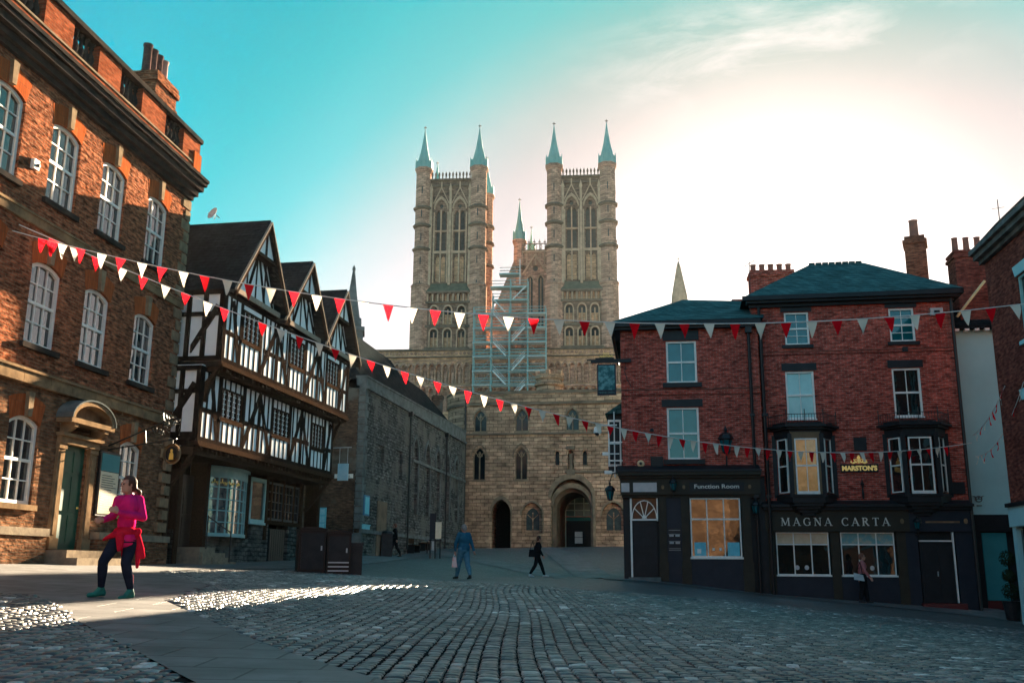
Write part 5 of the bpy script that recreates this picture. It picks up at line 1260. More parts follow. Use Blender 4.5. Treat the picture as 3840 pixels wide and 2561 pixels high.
def bay(parent, c, brown):
    """canted oriel: front light flanked by two angled ones"""
    z0, z1 = 2.55, 4.82; fw, ow, pr = .56, 1.06, .62
    pts = [(c - ow, 0), (c - fw, -pr), (c + fw, -pr), (c + ow, 0), (c + ow, .1), (c - ow, .1)]
    def off(d): return [(c - ow - d, 0), (c - fw - d * .6, -pr - d), (c + fw + d * .6, -pr - d), (c + ow + d, 0), (c + ow + d, .1), (c - ow - d, .1)]
    b = MB().polyxy(pts, 2.30, 2.62).polyxy(pts, 4.66, 4.95).polyxy(off(.05), 2.52, 2.60)
    for s, y in ((c - ow, -.0), (c - fw, -pr), (c + fw, -pr), (c + ow, 0)): b.box(s - .075, s + .075, y - .03, y + .12, 2.5, 4.8)
    b.polyxy(off(.14), 4.95, 5.03); b.polyxy(off(.26), 5.03, 5.12); b.polyxy([(x, y * .8) for x, y in off(.0)], 5.12, 5.22)
    for k in range(5): f = .9 - .17 * k; b.polyxy([(c + (x - c) * f, y * f) for x, y in pts], 2.30 - .11 * (k + 1), 2.30 - .11 * k)
    body = b.build('bay_window', 'blackpaint', parent)
    # front light
    fr = MB(); h = rect(c - .40, c + .40, 2.66, 4.62); frame_loop(fr, h, inset(h, .05), -pr - .02, -pr + .05)
    fr.box(c - .014, c + .014, -pr, -pr + .04, 2.7, 4.6); fr.box(c - .38, c + .38, -pr - .01, -pr + .04, 3.60, 3.66); fr.box(c - .4, c + .4, -pr - .04, -pr + .04, 2.60, 2.70)
    fr = fr.build('sash', 'white', body); MB().box(c - .37, c + .37, -pr + .03, -pr + .05, 2.68, 4.6).build('pane', 'glass_warm_reflection' if brown else 'glass_pub', fr)
    if brown:
        s = MB(); frame_loop(s, rect(c - .52, c + .52, 2.56, 4.86), rect(c - .41, c + .41, 2.66, 4.63), -pr - .015, -pr + .03); s.build('surround', 'warmwood', body)
    for sg in (-1, 1):
        A = Vector((c + sg * (ow - .10), -.02, 0)); B = Vector((c + sg * (fw + .06), -pr + .03, 0)); d = (B - A); L = d.length; ang = atan2(d.y, d.x)
        fr = MB(); fr.xf = Matrix.Translation(A) @ Matrix.Rotation(ang, 4, 'Z'); h = rect(.06, L - .06, 2.66, 4.62); yy = (-.0 if sg < 0 else .0)
        frame_loop(fr, h, inset(h, .04), -.04, .04); fr.box(.06, L - .06, -.03, .03, 3.60, 3.65); fr = fr.build('side_sash', 'white', body)
        p = MB(); p.xf = Matrix.Translation(A) @ Matrix.Rotation(ang, 4, 'Z'); p.box(.08, L - .08, -.01, .01, 2.68, 4.6).build('pane', 'glass_pub', fr)
    r = MB(); o = off(.16)[:4]
    rail = [(x, y, 5.5) for x, y in o]; r.tube(rail, .014, 5); r.tube([(x, y, 5.2) for x, y in o], .014, 5)
    for (x0, y0), (x1, y1) in zip(o[:-1], o[1:]):
        n = max(2, int(hypot(x1 - x0, y1 - y0) / .10))
        for k in range(n + 1): x = x0 + (x1 - x0) * k / n; y = y0 + (y1 - y0) * k / n; r.ring((x, y, 5.1), (x, y, 5.5), .008, .008, 4)
    for x, y in o + [((o[1][0] + o[2][0]) / 2, o[1][1])]: r.ring((x, y, 5.1), (x, y, 5.68), .018, .018, 5)
    r.build('balcony_rail', 'iron', body)
    return body

def pub_b():
    E = 7.25
    h3 = [rect(1.20, 2.10, 8.26, 9.54), rect(5.02, 5.92, 8.27, 9.56)]; h2 = [rect(1.12, 2.16, 5.42, 7.24), rect(4.96, 5.96, 5.44, 7.26)]
    w = MB().panel(rect(0, E, 2.1, 9.95), h3 + h2, 0, .14); w.box(0, E, .5, 8, 2.1, 9.95); w.box(E - .2, E, .002, .5, 2.1, 9.95); w.box(0, .2, .002, .5, 2.1, 9.95)
    w.build('wall', 'brick_pub', pubb)
    MB().box(0, E, -.02, .01, 7.86, 7.90).box(0, E, -.02, .01, 7.98, 8.01).box(0, E, -.02, .01, 4.98, 5.02).build('string_course', 'brick_dark', pubb)
    for i, h in enumerate(h3 + h2):
        if i < 2: win = window(pubb, h, .04, 2, 4, fr=.07, bar=.024, glass='glass_teal', sill=(.12, .12, .13), sillm='blackpaint')
        else: win = window(pubb, h, .04, 2, 2, fr=.07, bar=.024, glass='net' if i == 2 else 'glass_pub', sill=(.02, .10, .05), sillm='white')
        zt = h[2][1]; MB().box(h[0][0] - .12, h[1][0] + .12, -.035, .05, zt + .02, zt + (.30 if i > 1 else .24)).build('lintel', 'blackpaint', win)
    bay(pubb, 1.63, True); bay(pubb, 5.58, False)
    MB().box(3.42, 3.86, -.06, .0, 4.22, 4.70).build('vent_panel', 'blackpaint', pubb)
    MB().box(7.0 - .3, 7.12, -.06, 0, 2.62, 3.05).build('vent_panel', 'blackpaint', pubb)
    # eaves and hipped roof
    z0 = 10.08
    r = MB().add([(-.35, -.45, z0), (E + .38, -.45, z0 + .08), (E + .38, 7.5, z0), (-.35, 7.5, z0), (2.75, 3.4, 12.45), (4.95, 3.4, 12.45)], [(0, 1, 5, 4), (3, 0, 4), (2, 3, 4, 5), (1, 2, 5), (0, 3, 2, 1)])
    r.build('roof', 'slate', pubb)
    MB().box(-.36, E + .38, -.50, -.38, 9.95, 10.12).box(-.2, E + .25, -.38, 0, 9.86, 10.02).box(-.1, E + .1, -.16, 0, 9.74, 9.88).box(E + .28, E + .38, -.5, 7, 9.95, 10.12).build('eaves', 'blackpaint', pubb)
    rt = MB()
    for k in range(8): rt.box(2.75 + k * .27, 2.98 + k * .27, 3.33, 3.47, 12.42, 12.52)
    rt.build('ridge_tiles', 'slate', pubb)
    # shopfront
    MB().box(.0, E, .12, 8, -2.2, 2.1).build('ground_floor', 'blackpaint', pubb)
    f = MB().box(.10, 5.10, -.16, .12, 1.30, 2.06); f.build('fascia', 'brownpaint', pubb)
    MB().box(5.10, E - .05, -.14, .12, 1.30, 2.06).build('door_fascia', 'navypaint', pubb)
    MB().box(.05, E, -.28, .12, 2.06, 2.16).box(.0, E + .03, -.38, .12, 2.16, 2.26).polyyz([(-.36, 2.26), (.02, 2.26), (.02, 2.42)], .0, E).build('fascia_cornice', 'blackpaint', pubb)
    t = MB(); x = .66
    for ch in 'MAGNA CARTA': x += serif(t, ch, x, 1.50, .285, -.185, -.16) * .285 + .115
    t.build('fascia_lettering', 'cream_letter', pubb)
    r = MB()
    for s in (.28, 4.85, 5.45, 7.0): r.box(s - .06, s + .06, -.19, -.13, 1.60, 1.72).box(s - .035, s + .035, -.20, -.13, 1.57, 1.75)
    r.box(5.65, 6.8, -.15, -.14, 1.60, 1.66); r.build('rosette', 'stone_band', pubb)
    p = MB()
    for s0, s1 in ((.10, .40), (2.36, 2.66), (4.62, 4.95)): p.box(s0, s1, -.08, .12, -2.0, 1.30); p.box(s0 + .05, s1 - .05, -.095, -.08, -.1, 1.2)
    p.build('pilaster', 'brownpaint', pubb)
    MB().box(4.95, 5.35, -.06, .12, -2.0, 1.30).box(6.62, 7.2, -.06, .12, -2.0, 1.3).build('door_pilaster', 'navypaint', pubb)
    for s0, s1 in ((.46, 2.30), (2.72, 4.56)):
        h = rect(s0, s1, -.24, 1.27); f = MB(); frame_loop(f, h, inset(h, .035), -.03, .07)
        for k in (1, 2): s = s0 + (s1 - s0) * k / 3; f.box(s - .018, s + .018, -.02, .06, -.22, 1.26)
        f.box(s0, s1, -.021, .06, .82, .86); f.box(s0 - .04, s1 + .04, -.10, .02, -.29, -.23)
        f = f.build('window', 'white', pubb); MB().box(s0 + .02, s1 - .02, .045, .07, -.22, 1.25).build('pane', 'glass_pub', f)
        MB().box(s0 + .03, s1 - .03, .03, .044, .87, 1.24).build('half_curtain', 'curtain_warm' if s0 < 1 else 'curtain_cool', f)
        for q in (.38, .56):
            c = s0 + (s1 - s0) * q; pl = [(c + .075 * cos(2 * pi * k / 16), .02 + .085 * sin(2 * pi * k / 16)) for k in range(16)]; MB().poly(pl, .03, .044).build('round_card', 'whitepanel', f)
    MB().box(.4, 4.62, -.05, .12, -2.0, -.29).box(.44, 2.32, -.07, -.05, -.95, -.42).box(2.70, 4.58, -.07, -.05, -1.1, -.42).build('stall_riser', 'navypaint', pubb)
    d = MB().box(5.40, 6.55, .0, .05, -1.15, .94)
    for s in (5.5, 6.02): d.box(s, s + .42, -.015, 0, -.95, -.2); d.box(s, s + .42, -.015, 0, -.05, .82)
    d = d.build('door', 'blackpaint', pubb)
    MB().box(5.93, 5.96, -.06, -.015, -.25, -.08).build('handle', 'steel', d)
    MB().box(6.52, 6.57, -.07, .05, -1.15, 1.28).box(5.40, 6.55, -.05, .05, .95, 1.0).build('door_trim', 'white', pubb)
    MB().box(5.3, 6.75, -.35, .1, -2.0, -1.16).build('doorstep', 'redpaint', pubb)
    for s in (.28,): MB().tube([(s - .02, -.12, 2.3), (s - .02, -.12, 9.9)], .055, 8).build('drainpipe', 'iron', pubb)
    MB().tube([(E - .02, -.14, -1.6), (E - .02, -.14, 9.9)], .06, 8).build('drainpipe', 'iron', pubb)
M['glass_warm_reflection'] = glassy('bay glass with painted reflection', (.26, .14, .055), ior=1.7, c2=(.42, .25, .11), sc2=5, rough=.1)  # orange reflection of the castle wall put into the colour
M['glass_warm_reflection'].node_tree.nodes['Principled BSDF'].inputs['Emission Color'].default_value = (1, .55, .2, 1); M['glass_warm_reflection'].node_tree.nodes['Principled BSDF'].inputs['Emission Strength'].default_value = .008  # small emission brightens the painted reflection; no lamp behind
M['warmwood'] = mottled('warm brown window surround', (.16, .10, .05), (.12, .075, .04), 4, .5)
M['curtain_cool'] = mottled('pale half curtain', (.16, .30, .30), (.34, .34, .28), 3, .8, lo=.45, hi=.55)
pub_b()
t = thing('brewery_sign', 'black board with gilt capitals and a scrolled crest between the two bay windows', 'sign', wp(PB, AB, 3.55, 0, 3.42), RZB)
MB().box(-.66, .66, -.06, -.01, 0, .30).build('board', 'blackpaint', t)
text_mesh('lettering', "MARSTON'S", .235, 'gold_lit', t, (0, -.065, .07), .01, .012, sx=.98)
cr_ = MB()
for sgn in (-1, 1):
    for (cx, cz, r) in ((.20, .40, .075), (.10, .43, .05), (.0, .53, .05)):
        cr_.tube([(sgn * cx + r * cos(a), -.04, cz + r * sin(a)) for a in np.linspace(0, 2 * pi, 9)], .016, 5)
    cr_.beam((sgn * .05, .36), (sgn * .30, .37), .03, -.055, -.03)
cr_.box(-.03, .03, -.06, -.03, .33, .62).build('crest', 'gold_lit', t)

# ------------------------------------------------------------------ white rendered infill and brown brick building on the right
PW, AW = (16.2, 36.0), 98.5
white = facade('white_rendered_house', 'narrow white rendered house wedged between the pub and the brown brick building', 'house', PW, AW)
def white_house():
    MB().box(.35, 2.6, 0, 7, 1.95, 9.0).box(2.6, 14, .3, 7, -2, 9.9).build('wall', 'white_cool', white)  # second box: unseen extension added to keep sun off the brown building's end
    MB().box(.35, 2.6, .10, 7, -2.5, 1.95).box(.35, 2.6, -.12, .2, 1.35, 1.95).box(.40, .95, -.1, .2, -2.4, 1.4).build('ground_floor', 'blackpaint', white)
    MB().box(1.0, 1.84, .0, .08, -1.08, 1.30).build('shop_panel', 'tealpanel', white)
    MB().box(.98, 1.86, -.03, .1, -1.5, -1.10).build('stall_riser', 'redpaint', white)
    MB().add([(.3, -.25, 9.0), (2.6, -.25, 9.0), (2.6, 2.4, 11.6), (.3, 2.4, 9.9)], [(0, 1, 2, 3)]).box(.3, 2.6, -.28, -.02, 8.9, 9.02).poly([(.3, 9.0), (2.6, 9.0), (2.6, 11.3), (1.6, 10.6)], 2.0, 2.2).build('roof', 'tile', white)
    b = MB()
    for k in range(5): b.box(.7 + k * .36, .86 + k * .36, -.3, -.02, 8.82, 8.9)
    b.build('eaves_brackets', 'white', white)
    MB().tube([(1.95, -.3, 10.75), (.80, -.35, 9.35)], .05, 8).build('gutter_pole', 'polemat', white)
M['polemat'] = mottled('pale yellow pole', (.72, .56, .28), (.60, .46, .24), 4, .5)
white_house()
ch = MB().box(1.08, 2.35, .1, 1.1, 9.2, 12.05).box(1.02, 2.41, .04, 1.16, 11.85, 11.97).box(1.04, 2.39, .06, 1.14, 12.05, 12.15).build('chimney', 'brick_dark', white)
for k in range(3): MB().lathe([(.13, 12.15), (.11, 12.75), (.13, 12.8)], (1.28 + k * .42, .6, 0), 10).build('chimney_pot', 'pot', ch)
t = thing('wall_ornament', 'small dark round ornament low on the white rendered wall', 'ornament', wp(PW, AW, 1.02, 0, 2.52), radians(90 - AW))
o = MB(); n = 16
o.poly([(.13 * cos(2 * pi * k / n), .12 * sin(2 * pi * k / n)) for k in range(n)], -.03, -.005).poly([(-.2, .12), (-.08, .02), (-.1, .1)], -.03, -.004).poly([(.2, .12), (.1, .1), (.08, .02)], -.03, -.004).box(-.09, .09, -.03, -.004, -.26, -.22)
o.build('plaque', 'coping', t); MB().poly([(-.08, -.02), (.08, -.02), (.05, -.08), (-.05, -.08)], -.04, -.03).box(-.07, -.03, -.04, -.03, .02, .05).box(.03, .07, -.04, -.03, .02, .05).build('face', 'white_cool', t)

PR, AR = (16.0, 32.5), 187.5
brown = facade('brown_brick_building', 'dark brown brick building with stone cornice at the right edge of the square', 'building', PR, AR)
def right_building():
    S0, S1 = 1.75, 40
    hs = []; 
    for k in range(8):
        c = 4.85 + 4.2 * k; hs += [rect(c - .62, c + .62, 6.72, 8.72)]
        c = 4.3 + 4.2 * k; hs += [rect(c - .6, c + .6, 2.85, 5.0)]
    w = MB().panel(rect(S0, S1, 1.95, 9.95), hs, 0, .15); w.box(S0, S1, .6, 9, 1.95, 9.95); w.box(S0, S0 + .2, .002, .6, 1.95, 9.95)
    w.build('wall', 'brick_dark', brown)
    for h in hs:
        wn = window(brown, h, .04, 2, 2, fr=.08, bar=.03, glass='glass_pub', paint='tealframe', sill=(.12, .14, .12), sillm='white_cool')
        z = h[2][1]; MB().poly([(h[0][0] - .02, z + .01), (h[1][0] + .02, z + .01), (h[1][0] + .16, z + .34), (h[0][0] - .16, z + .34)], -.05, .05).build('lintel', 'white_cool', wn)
    c = MB()
    for y, z0, z1 in ((-.15, 9.92, 10.05), (-.32, 10.05, 10.22), (-.45, 10.22, 10.38)): c.box(S0 - .1, S1, y, .3, z0, z1)
    c.build('cornice', 'coping', brown)
    MB().polyyz([(-.40, 10.40), (.5, 11.35), (4.5, 14.5), (9, 10.4)], S0 - .05, S1).build('roof', 'tile', brown)
    MB().box(S0, S1, .15, 9, -2.6, 1.95).build('shopfront', 'blackpaint', brown)
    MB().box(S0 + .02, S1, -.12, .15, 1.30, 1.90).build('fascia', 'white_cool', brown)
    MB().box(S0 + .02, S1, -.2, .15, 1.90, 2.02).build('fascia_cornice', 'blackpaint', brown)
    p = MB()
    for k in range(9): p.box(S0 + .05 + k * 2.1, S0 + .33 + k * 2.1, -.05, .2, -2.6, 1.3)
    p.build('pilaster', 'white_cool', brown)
    for k in range(6): MB().box(S0 + .45 + k * 2.1, S0 + 2.05 + k * 2.1, .05, .16, -.9, 1.2).build('shop_window', 'glass_pub', brown)
right_building()

# chimney stacks and aerials standing on the roofs behind the pub
t = thing('row_chimney', 'long brick chimney stack with a row of clay pots behind the pub roof', 'chimney', (11.75, 42.0, 0), radians(-6))
MB().box(-.98, .98, -.35, .35, 8, 13.1).box(-1.04, 1.04, -.41, .41, 12.8, 12.95).build('stack', 'brick_pub', t)
for k in range(5): MB().lathe([(.15, 13.1), (.12, 13.2), (.12, 13.38), (.15, 13.44)], (-.78 + k * .39, 0, 0), 10).build('chimney_pot', 'pot', t)
t = thing('short_chimney', 'short brick stub chimney where the two pub roofs meet', 'chimney', (10.0, 41.2, 0), radians(-6))
MB().box(-.3, .3, -.3, .3, 8, 11.5).box(-.34, .34, -.34, .34, 11.3, 11.42).build('stack', 'brick_pub', t)
t = thing('tall_chimney', 'tall brick chimney with one pot rising above the right end of the pub roof', 'chimney', (17.25, 39.3, 0), radians(-25))
MB().box(-.42, .42, -.45, .45, 8, 13.5).box(-.48, .48, -.51, .51, 13.45, 13.62).box(-.40, .40, -.43, .43, 13.62, 13.8).build('stack', 'brick_stack', t)
MB().lathe([(.19, 13.8), (.17, 14.55), (.20, 14.6)], (0, 0, 0), 10).build('chimney_pot', 'pot', t)
M_ = None
t = thing('television_aerial', 'thin television aerial leaning against the bright sky beside the row of pots', 'aerial', (10.65, 41.6, 12.6), radians(20))
a = MB().tube([(0, 0, -2.2), (.05, 0, 1.05)], .018, 5).tube([(-.3, 0, .55), (.38, 0, .98)], .014, 5)
for k in range(7): a.tube([(-.25 + k * .1, -.16 + .01 * k, .58 + k * .065), (-.25 + k * .1, .16 - .01 * k, .58 + k * .065)], .01, 4)
a.build('mast', 'iron', t)
t = thing('roof_aerial', 'many armed television aerial above the brown brick building roof', 'aerial', (17.9, 33.5, 11.6), radians(60))
a = MB().tube([(0, 0, -1.2), (0, 0, 1.7)], .018, 5).tube([(-.5, 0, 1.2), (.5, 0, 1.55)], .013, 5)
for k in range(9): a.tube([(-.45 + k * .11, -.2, 1.22 + k * .037), (-.45 + k * .11, .2, 1.22 + k * .037)], .009, 4)
a.build('mast', 'iron', t)

# ------------------------------------------------------------------ pub hanging sign, lanterns, cameras, small fittings
t = thing('pub_picture_sign', 'teal picture board hanging from a black beam with small gilt crest off the pub corner', 'hanging sign', wp(PA, AA, -.55, -.1, 6.4), RZA)
MB().box(-.36, .36, -.05, .05, 0, 1.20).build('frame', 'navypaint', t)
MB().box(-.31, .31, -.06, -.05, .20, 1.15).build('picture', 'picture', t)
MB().box(-.6, .95, -.05, .05, 1.27, 1.40).box(-.42, .30, -.06, .06, 1.36, 1.46).box(-.75, -.6, -.02, .02, 1.36, 1.41).box(-.3, -.28, -.01, .01, 1.2, 1.3).box(.28, .30, -.01, .01, 1.2, 1.3).build('beam', 'blackpaint', t)
MB().tube([(.75, 0, 1.25), (.7, 0, .9), (.78, 0, .6), (.92, 0, .35)], .015, 5).build('stay', 'iron', t)
mb = MB().box(-.26, .26, -.06, -.03, 1.47, 1.57)
mb.build('crest_board', 'blackpaint', t); text_mesh('crest_lettering', "MARSTON'S", .095, 'gold_lit', t, (0, -.062, 1.485), .004, .004)
cr_ = MB()
for q in (-.08, 0, .08): cr_.tube([(q + .035 * cos(a), -.04, 1.62 + .035 * sin(a)) for a in np.linspace(0, 2 * pi, 8)], .008, 4)
cr_.build('crest', 'gold_lit', t)
text_mesh('sign_lettering', 'MAGNA CARTA', .085, 'faint_letter', t, (0, -.062, .07), .003)

def lantern(name, label, loc, rz, s=1.0, arm=None):
    t = thing(name, label, 'lantern', loc, rz)
    MB().lathe([(.06 * s, 0), (.10 * s, .04 * s), (.17 * s, .38 * s), (.22 * s, .40 * s), (.16 * s, .52 * s), (.08 * s, .58 * s), (.03 * s, .60 * s), (.05 * s, .66 * s), (.01 * s, .76 * s)], (0, 0, 0), 6).build('case', 'iron', t)
    g = MB()
    for k in range(6):
        a = 2 * pi * (k + .5) / 6; d = Vector((cos(a), sin(a), 0)); u = Vector((-sin(a), cos(a), 0))
        r0, r1 = .093 * s, .153 * s; g.add([tuple(d * r0 - u * .035 * s + Vector((0, 0, .06 * s))), tuple(d * r0 + u * .035 * s + Vector((0, 0, .06 * s))), tuple(d * r1 + u * .07 * s + Vector((0, 0, .36 * s))), tuple(d * r1 - u * .07 * s + Vector((0, 0, .36 * s)))], [(0, 1, 2, 3)])
    g.build('glazing', 'glass_teal', t)
    if arm: MB().tube(arm, .022 * s, 6).build('bracket', 'iron', t)
    return t
lantern('wall_lantern', 'large black hexagonal lantern on the low pub wing above the Function Room board', wp(PA, AA, 3.82, -.42, 4.08), RZA, 1.35, [(0, .4, -.35), (0, .05, -.42), (0, 0, -.02)])
lantern('wall_lantern', 'small black lantern standing above the pub doorway between white panels and board', wp(PA, AA, 1.85, -.5, 2.72), RZA, .75, [(0, .45, -.15), (0, .0, -.2), (0, 0, 0)])
lantern('wall_lantern', 'black lantern between the drainpipes beside the magna carta fascia', wp(PB, AB, -.25, -.45, 1.9), RZB, .8, [(0, .45, -.15), (0, .0, -.2), (0, 0, 0)])
lantern('wall_lantern', 'black lantern hanging off the left corner of the low pub wing', wp(PA, AA, -.50, .1, 2.42), RZA, .95, [(.45, .0, 1.15), (.1, 0, 1.0), (0, 0, .70)])
lantern('wall_lantern', 'dim lantern over the right hand doorway of the tall pub', wp(PB, AB, 5.3, -.45, 1.35), RZB, .7, [(0, .4, -.15), (0, .0, -.2), (0, 0, 0)])
t = thing('alarm_bell', 'round pale yellow alarm bell on the brick corner of the low pub wing', 'alarm', wp(PA, AA, .68, 0, 3.78), RZA)
o = MB(); o.xf = Matrix.Rotation(pi / 2, 4, 'X'); o.lathe([(.14, 0), (.14, .04), (.10, .08), (.05, .09)], (0, 0, 0), 14).build('bell', 'bellcol', t)
o = MB(); o.xf = Matrix.Rotation(pi / 2, 4, 'X'); o.lathe([(.06, .09), (.05, .10)], (0, 0, 0), 12).build('boss', 'iron', t)
t = thing('vent_box', 'square black vent box under the first floor sash of the low pub wing', 'vent', wp(PA, AA, 1.05, 0, 3.56), RZA)
MB().box(0, .46, -.07, -.005, 0, .48).build('case', 'blackpaint', t); sl = MB()
for k in range(6): sl.box(.04, .42, -.085, -.07, .05 + k * .07, .08 + k * .07)
sl.build('slats', 'iron', t)
t = thing('bracket_light', 'black spotlight arm on the brickwork left of the lower sash', 'lamp', wp(PA, AA, 1.12, 0, 5.0), RZA)
MB().tube([(0, 0, 0), (0, -.35, .06)], .02).lathe([(.05, 0), (.09, -.10), (.0, -.1)][::-1], (0, -.38, .06), 8).build('lamp', 'iron', t)
t = thing('alarm_box', 'grey alarm box under the eaves at the right end of the tall pub', 'alarm', wp(PB, AB, 6.72, 0, 9.22), RZB)
MB().box(-.22, .22, -.12, -.005, 0, .28).build('case', 'coping_light', t); MB().box(-.1, .1, -.14, -.12, .08, .18).build('lens', 'bin_black', t)
t = thing('alarm_box', 'tiny black box below the top right sash of the tall pub', 'alarm', wp(PB, AB, 5.5, 0, 7.88), RZB)
MB().box(-.09, .09, -.09, -.005, 0, .17).build('case', 'bin_black', t); MB().box(-.05, .05, -.1, -.09, .04, .1).build('lens', 'iron', t)
t = thing('bracket_finial', 'black iron spike ornament below the gilt brewery sign', 'bracket', wp(PB, AB, 3.6, 0, 2.45), RZB)
MB().lathe([(.03, 0), (.05, .2), (.02, .4), (.07, .55), (.03, .62), (.005, .8)], (0, -.1, 0), 8).build('spike', 'iron', t)
for nm, lab, off in (('security_camera', 'white dome camera on an arm off the left corner of the pub', (-.95, .3, 5.0)), ('security_camera', 'small white bullet camera lowest of those by the pub corner', (-.55, .1, 3.42)), ('security_camera', 'white box camera midway on the pub corner bracket', (-.62, .1, 4.12))):
    t = thing(nm, lab, 'camera', wp(PA, AA, off[0], off[1], off[2]), RZA)
    if 'dome' in lab: MB().lathe([(.04, .28), (.13, .22), (.15, .05), (.15, 0)][::-1], (0, 0, 0), 12).box(.0, .75, -.02, .02, .28, .33).build('housing', 'white', t); MB().lathe([(.02, -.1), (.10, -.06), (.13, 0)], (0, 0, 0), 12).build('dome', 'bin_black', t)
    else: MB().box(-.14, .14, -.06, .06, 0, .12).box(.1, .5, -.015, .015, .04, .08).build('housing', 'white', t); MB().box(-.17, -.14, -.04, .04, .02, .1).build('lens', 'bin_black', t)
t = thing('wall_mast', 'vertical white pipe and bracket on the dark pub corner', 'pipe', wp(PA, AA, -.30, .15, 3.4), RZA)
MB().tube([(0, 0, -.1), (0, 0, 2.4)], .025).box(-.22, .3, -.02, .02, .5, .55).box(-.2, .3, -.02, .02, 1.2, 1.25).build('pipe', 'steel', t)

# things on the brown end wall and in the far corner
AEW = radians(90 - AG)                                                # end wall faces the camera
def ew(x, z, Y=46.9): return (x, Y, z)
rzE = radians(-AG - 0)
t = thing('notice_board', 'blue framed grid of notices on the brown end wall by the timber house', 'notice board', (-9.05, 46.2, 1.55), rzE)
MB().box(-.36, .36, -.05, .0, 0, 1.08).build('frame', 'bluepaper', t)
for i in range(2):
    for j in range(3): MB().box(-.32 + i * .33, -.03 + i * .33, -.06, -.05, .06 + j * .34, .34 + j * .34).build('poster', 'lightblue', t)
t = thing('street_name_sign', 'long white street name sign high on the brown brick end wall', 'sign', (-8.02, 46.55, 4.05), rzE)
MB().box(-.46, .46, -.04, 0, 0, .20).build('plate', 'white', t); text_mesh('lettering', 'CASTLE HILL', .115, 'iron', t, (0, -.045, .055), .003, .003)
t = thing('projecting_sign', 'small pale blue projecting sign hanging off the end of the timber house', 'sign', wp(PT, AT, 11.75, -.75, 0), RZT)
MB().tube([(0, .3, 4.78), (0, -.5, 4.80)], .02).tube([(0, .0, 4.78), (0, .0, 4.1)], .01, 4).tube([(0, -.35, 4.78), (0, -.35, 4.1)], .01, 4).build('bracket', 'steel', t)
MB().box(-.03, .03, -.40, .05, 3.42, 4.12).build('board', 'signblue', t)
t = thing('wall_panel', 'tall blue information panel on the grey stone wall', 'information panel', wp(PG, AG, .75, 0, 2.35), radians(90 - AG))
MB().box(-.45, .45, -.06, -.0, 0, .98).build('frame', 'bluedark', t); MB().box(-.28, .34, -.07, -.06, .08, .90).build('panel', 'bluepaper', t)
t = thing('wall_ledge_panel', 'low blue green painted ledge on the grey stone wall', 'panel', wp(PG, AG, .8, 0, 1.70), radians(90 - AG))
MB().box(-.6, .6, -.05, -.0, 0, .22).box(-.6, .6, -.09, -.05, .20, .23).build('panel', 'bluepaper', t)

# cabinets and litter bin in the square
def cabinet(label, loc, rz, w, d, h, slats, m1):
    t = thing('street_cabinet', label, 'street cabinet', loc, rz, 'dark cabinets in the square')
    b = MB().box(-w / 2, w / 2, -d / 2, d / 2, 0.03, h - .08).box(-w / 2 - .02, w / 2 + .02, -d / 2 - .02, d / 2 + .02, 0, .08)
    b.build('body', m1, t)
    MB().poly([(-w / 2 - .03, h - .08), (w / 2 + .03, h - .08), (w / 2 + .03, h - .04), (w / 4, h), (-w / 4, h), (-w / 2 - .03, h - .04)], -d / 2 - .03, d / 2 + .03).build('lid', m1, t)
    MB().box(-w / 2 + .06, w / 2 - .06, -d / 2 - .012, -d / 2, .30 if slats else .12, h - .16).build('door_panel', 'bin_black', t)
    MB().box(w / 2 - .14, w / 2 - .10, -d / 2 - .03, -d / 2 - .012, h * .5, h * .6).build('handle', 'steel', t)
    if slats:
        for k in range(3): MB().box(-w / 2 + .05, w / 2 - .05, -d / 2 - .02, -d / 2 - .002, .10 + k * .11, .135 + k * .11).build('reflective_strip', 'steel', t)
cabinet('brown topped street cabinet, left of the pair on the cobbles', (-5.47, 27.0, gz(-5.47, 27.0) - .02), radians(20), .72, .62, 1.24, False, 'bin_brown')
cabinet('black street cabinet with three pale strips near its foot', (-4.78, 27.3, gz(-4.78, 27.3) - .02), radians(16), .66, .60, 1.20, True, 'bin_brown')
t = thing('litter_bin', 'low black litter bin beside the striped cabinet', 'litter bin', (-4.30, 27.5, gz(-4.3, 27.5)), radians(10))
MB().box(-.17, .17, -.17, .17, 0, .80).build('body', 'bin_black', t); MB().box(-.20, .20, -.20, .20, .80, .88).build('lid', 'bin_black', t)
MB().box(-.12, .12, -.18, -.165, .58, .72).build('opening', 'iron', t)
t = thing('litter_bin', 'tall black bin standing against the grey stone wall', 'litter bin', (-6.35, 50.5, gz(-6.3, 50.5)), radians(10))
MB().box(-.28, .28, -.28, .28, 0, 1.15).build('body', 'bin_black', t); MB().lathe([(.38, 1.15), (.32, 1.25), (.1, 1.32)], (0, 0, 0), 8).build('lid', 'bin_black', t)
t = thing('information_stand', 'three legged dark information stand with pale plan on the far cobbles', 'information stand', (-3.9, 51, gz(-3.9, 51)), radians(-5))
for x in (-.26, 0, .26): MB().box(x - .03, x + .03, -.03, .03, 0, 1.0 if x else 2.35).build('leg', 'iron', t)
MB().box(-.30, -.02, -.03, .03, .95, 2.3).build('panel', 'navypaint', t); MB().box(.0, .30, -.04, .02, 1.0, 1.85).build('plan', 'paper', t); MB().box(-.18, -.06, -.035, -.03, .4, .95).build('leaflet', 'coping_light', t)
MB().box(-.34, .34, -.04, .04, .88, .94).build('crossbar', 'iron', t)
def bench(i, loc, lab):
    t = thing('bench', lab, 'bench', loc, radians(80), 'benches and tables along the grey wall')
    for x in (-.6, .6): MB().box(x - .03, x + .03, -.2, .25, 0, .42).build('leg', 'iron', t)
    MB().box(-.75, .75, -.22, .22, .42, .46).build('seat', 'beam_brown', t); MB().box(-.75, .75, .20, .25, .55, .85).build('backrest', 'beam_brown', t)
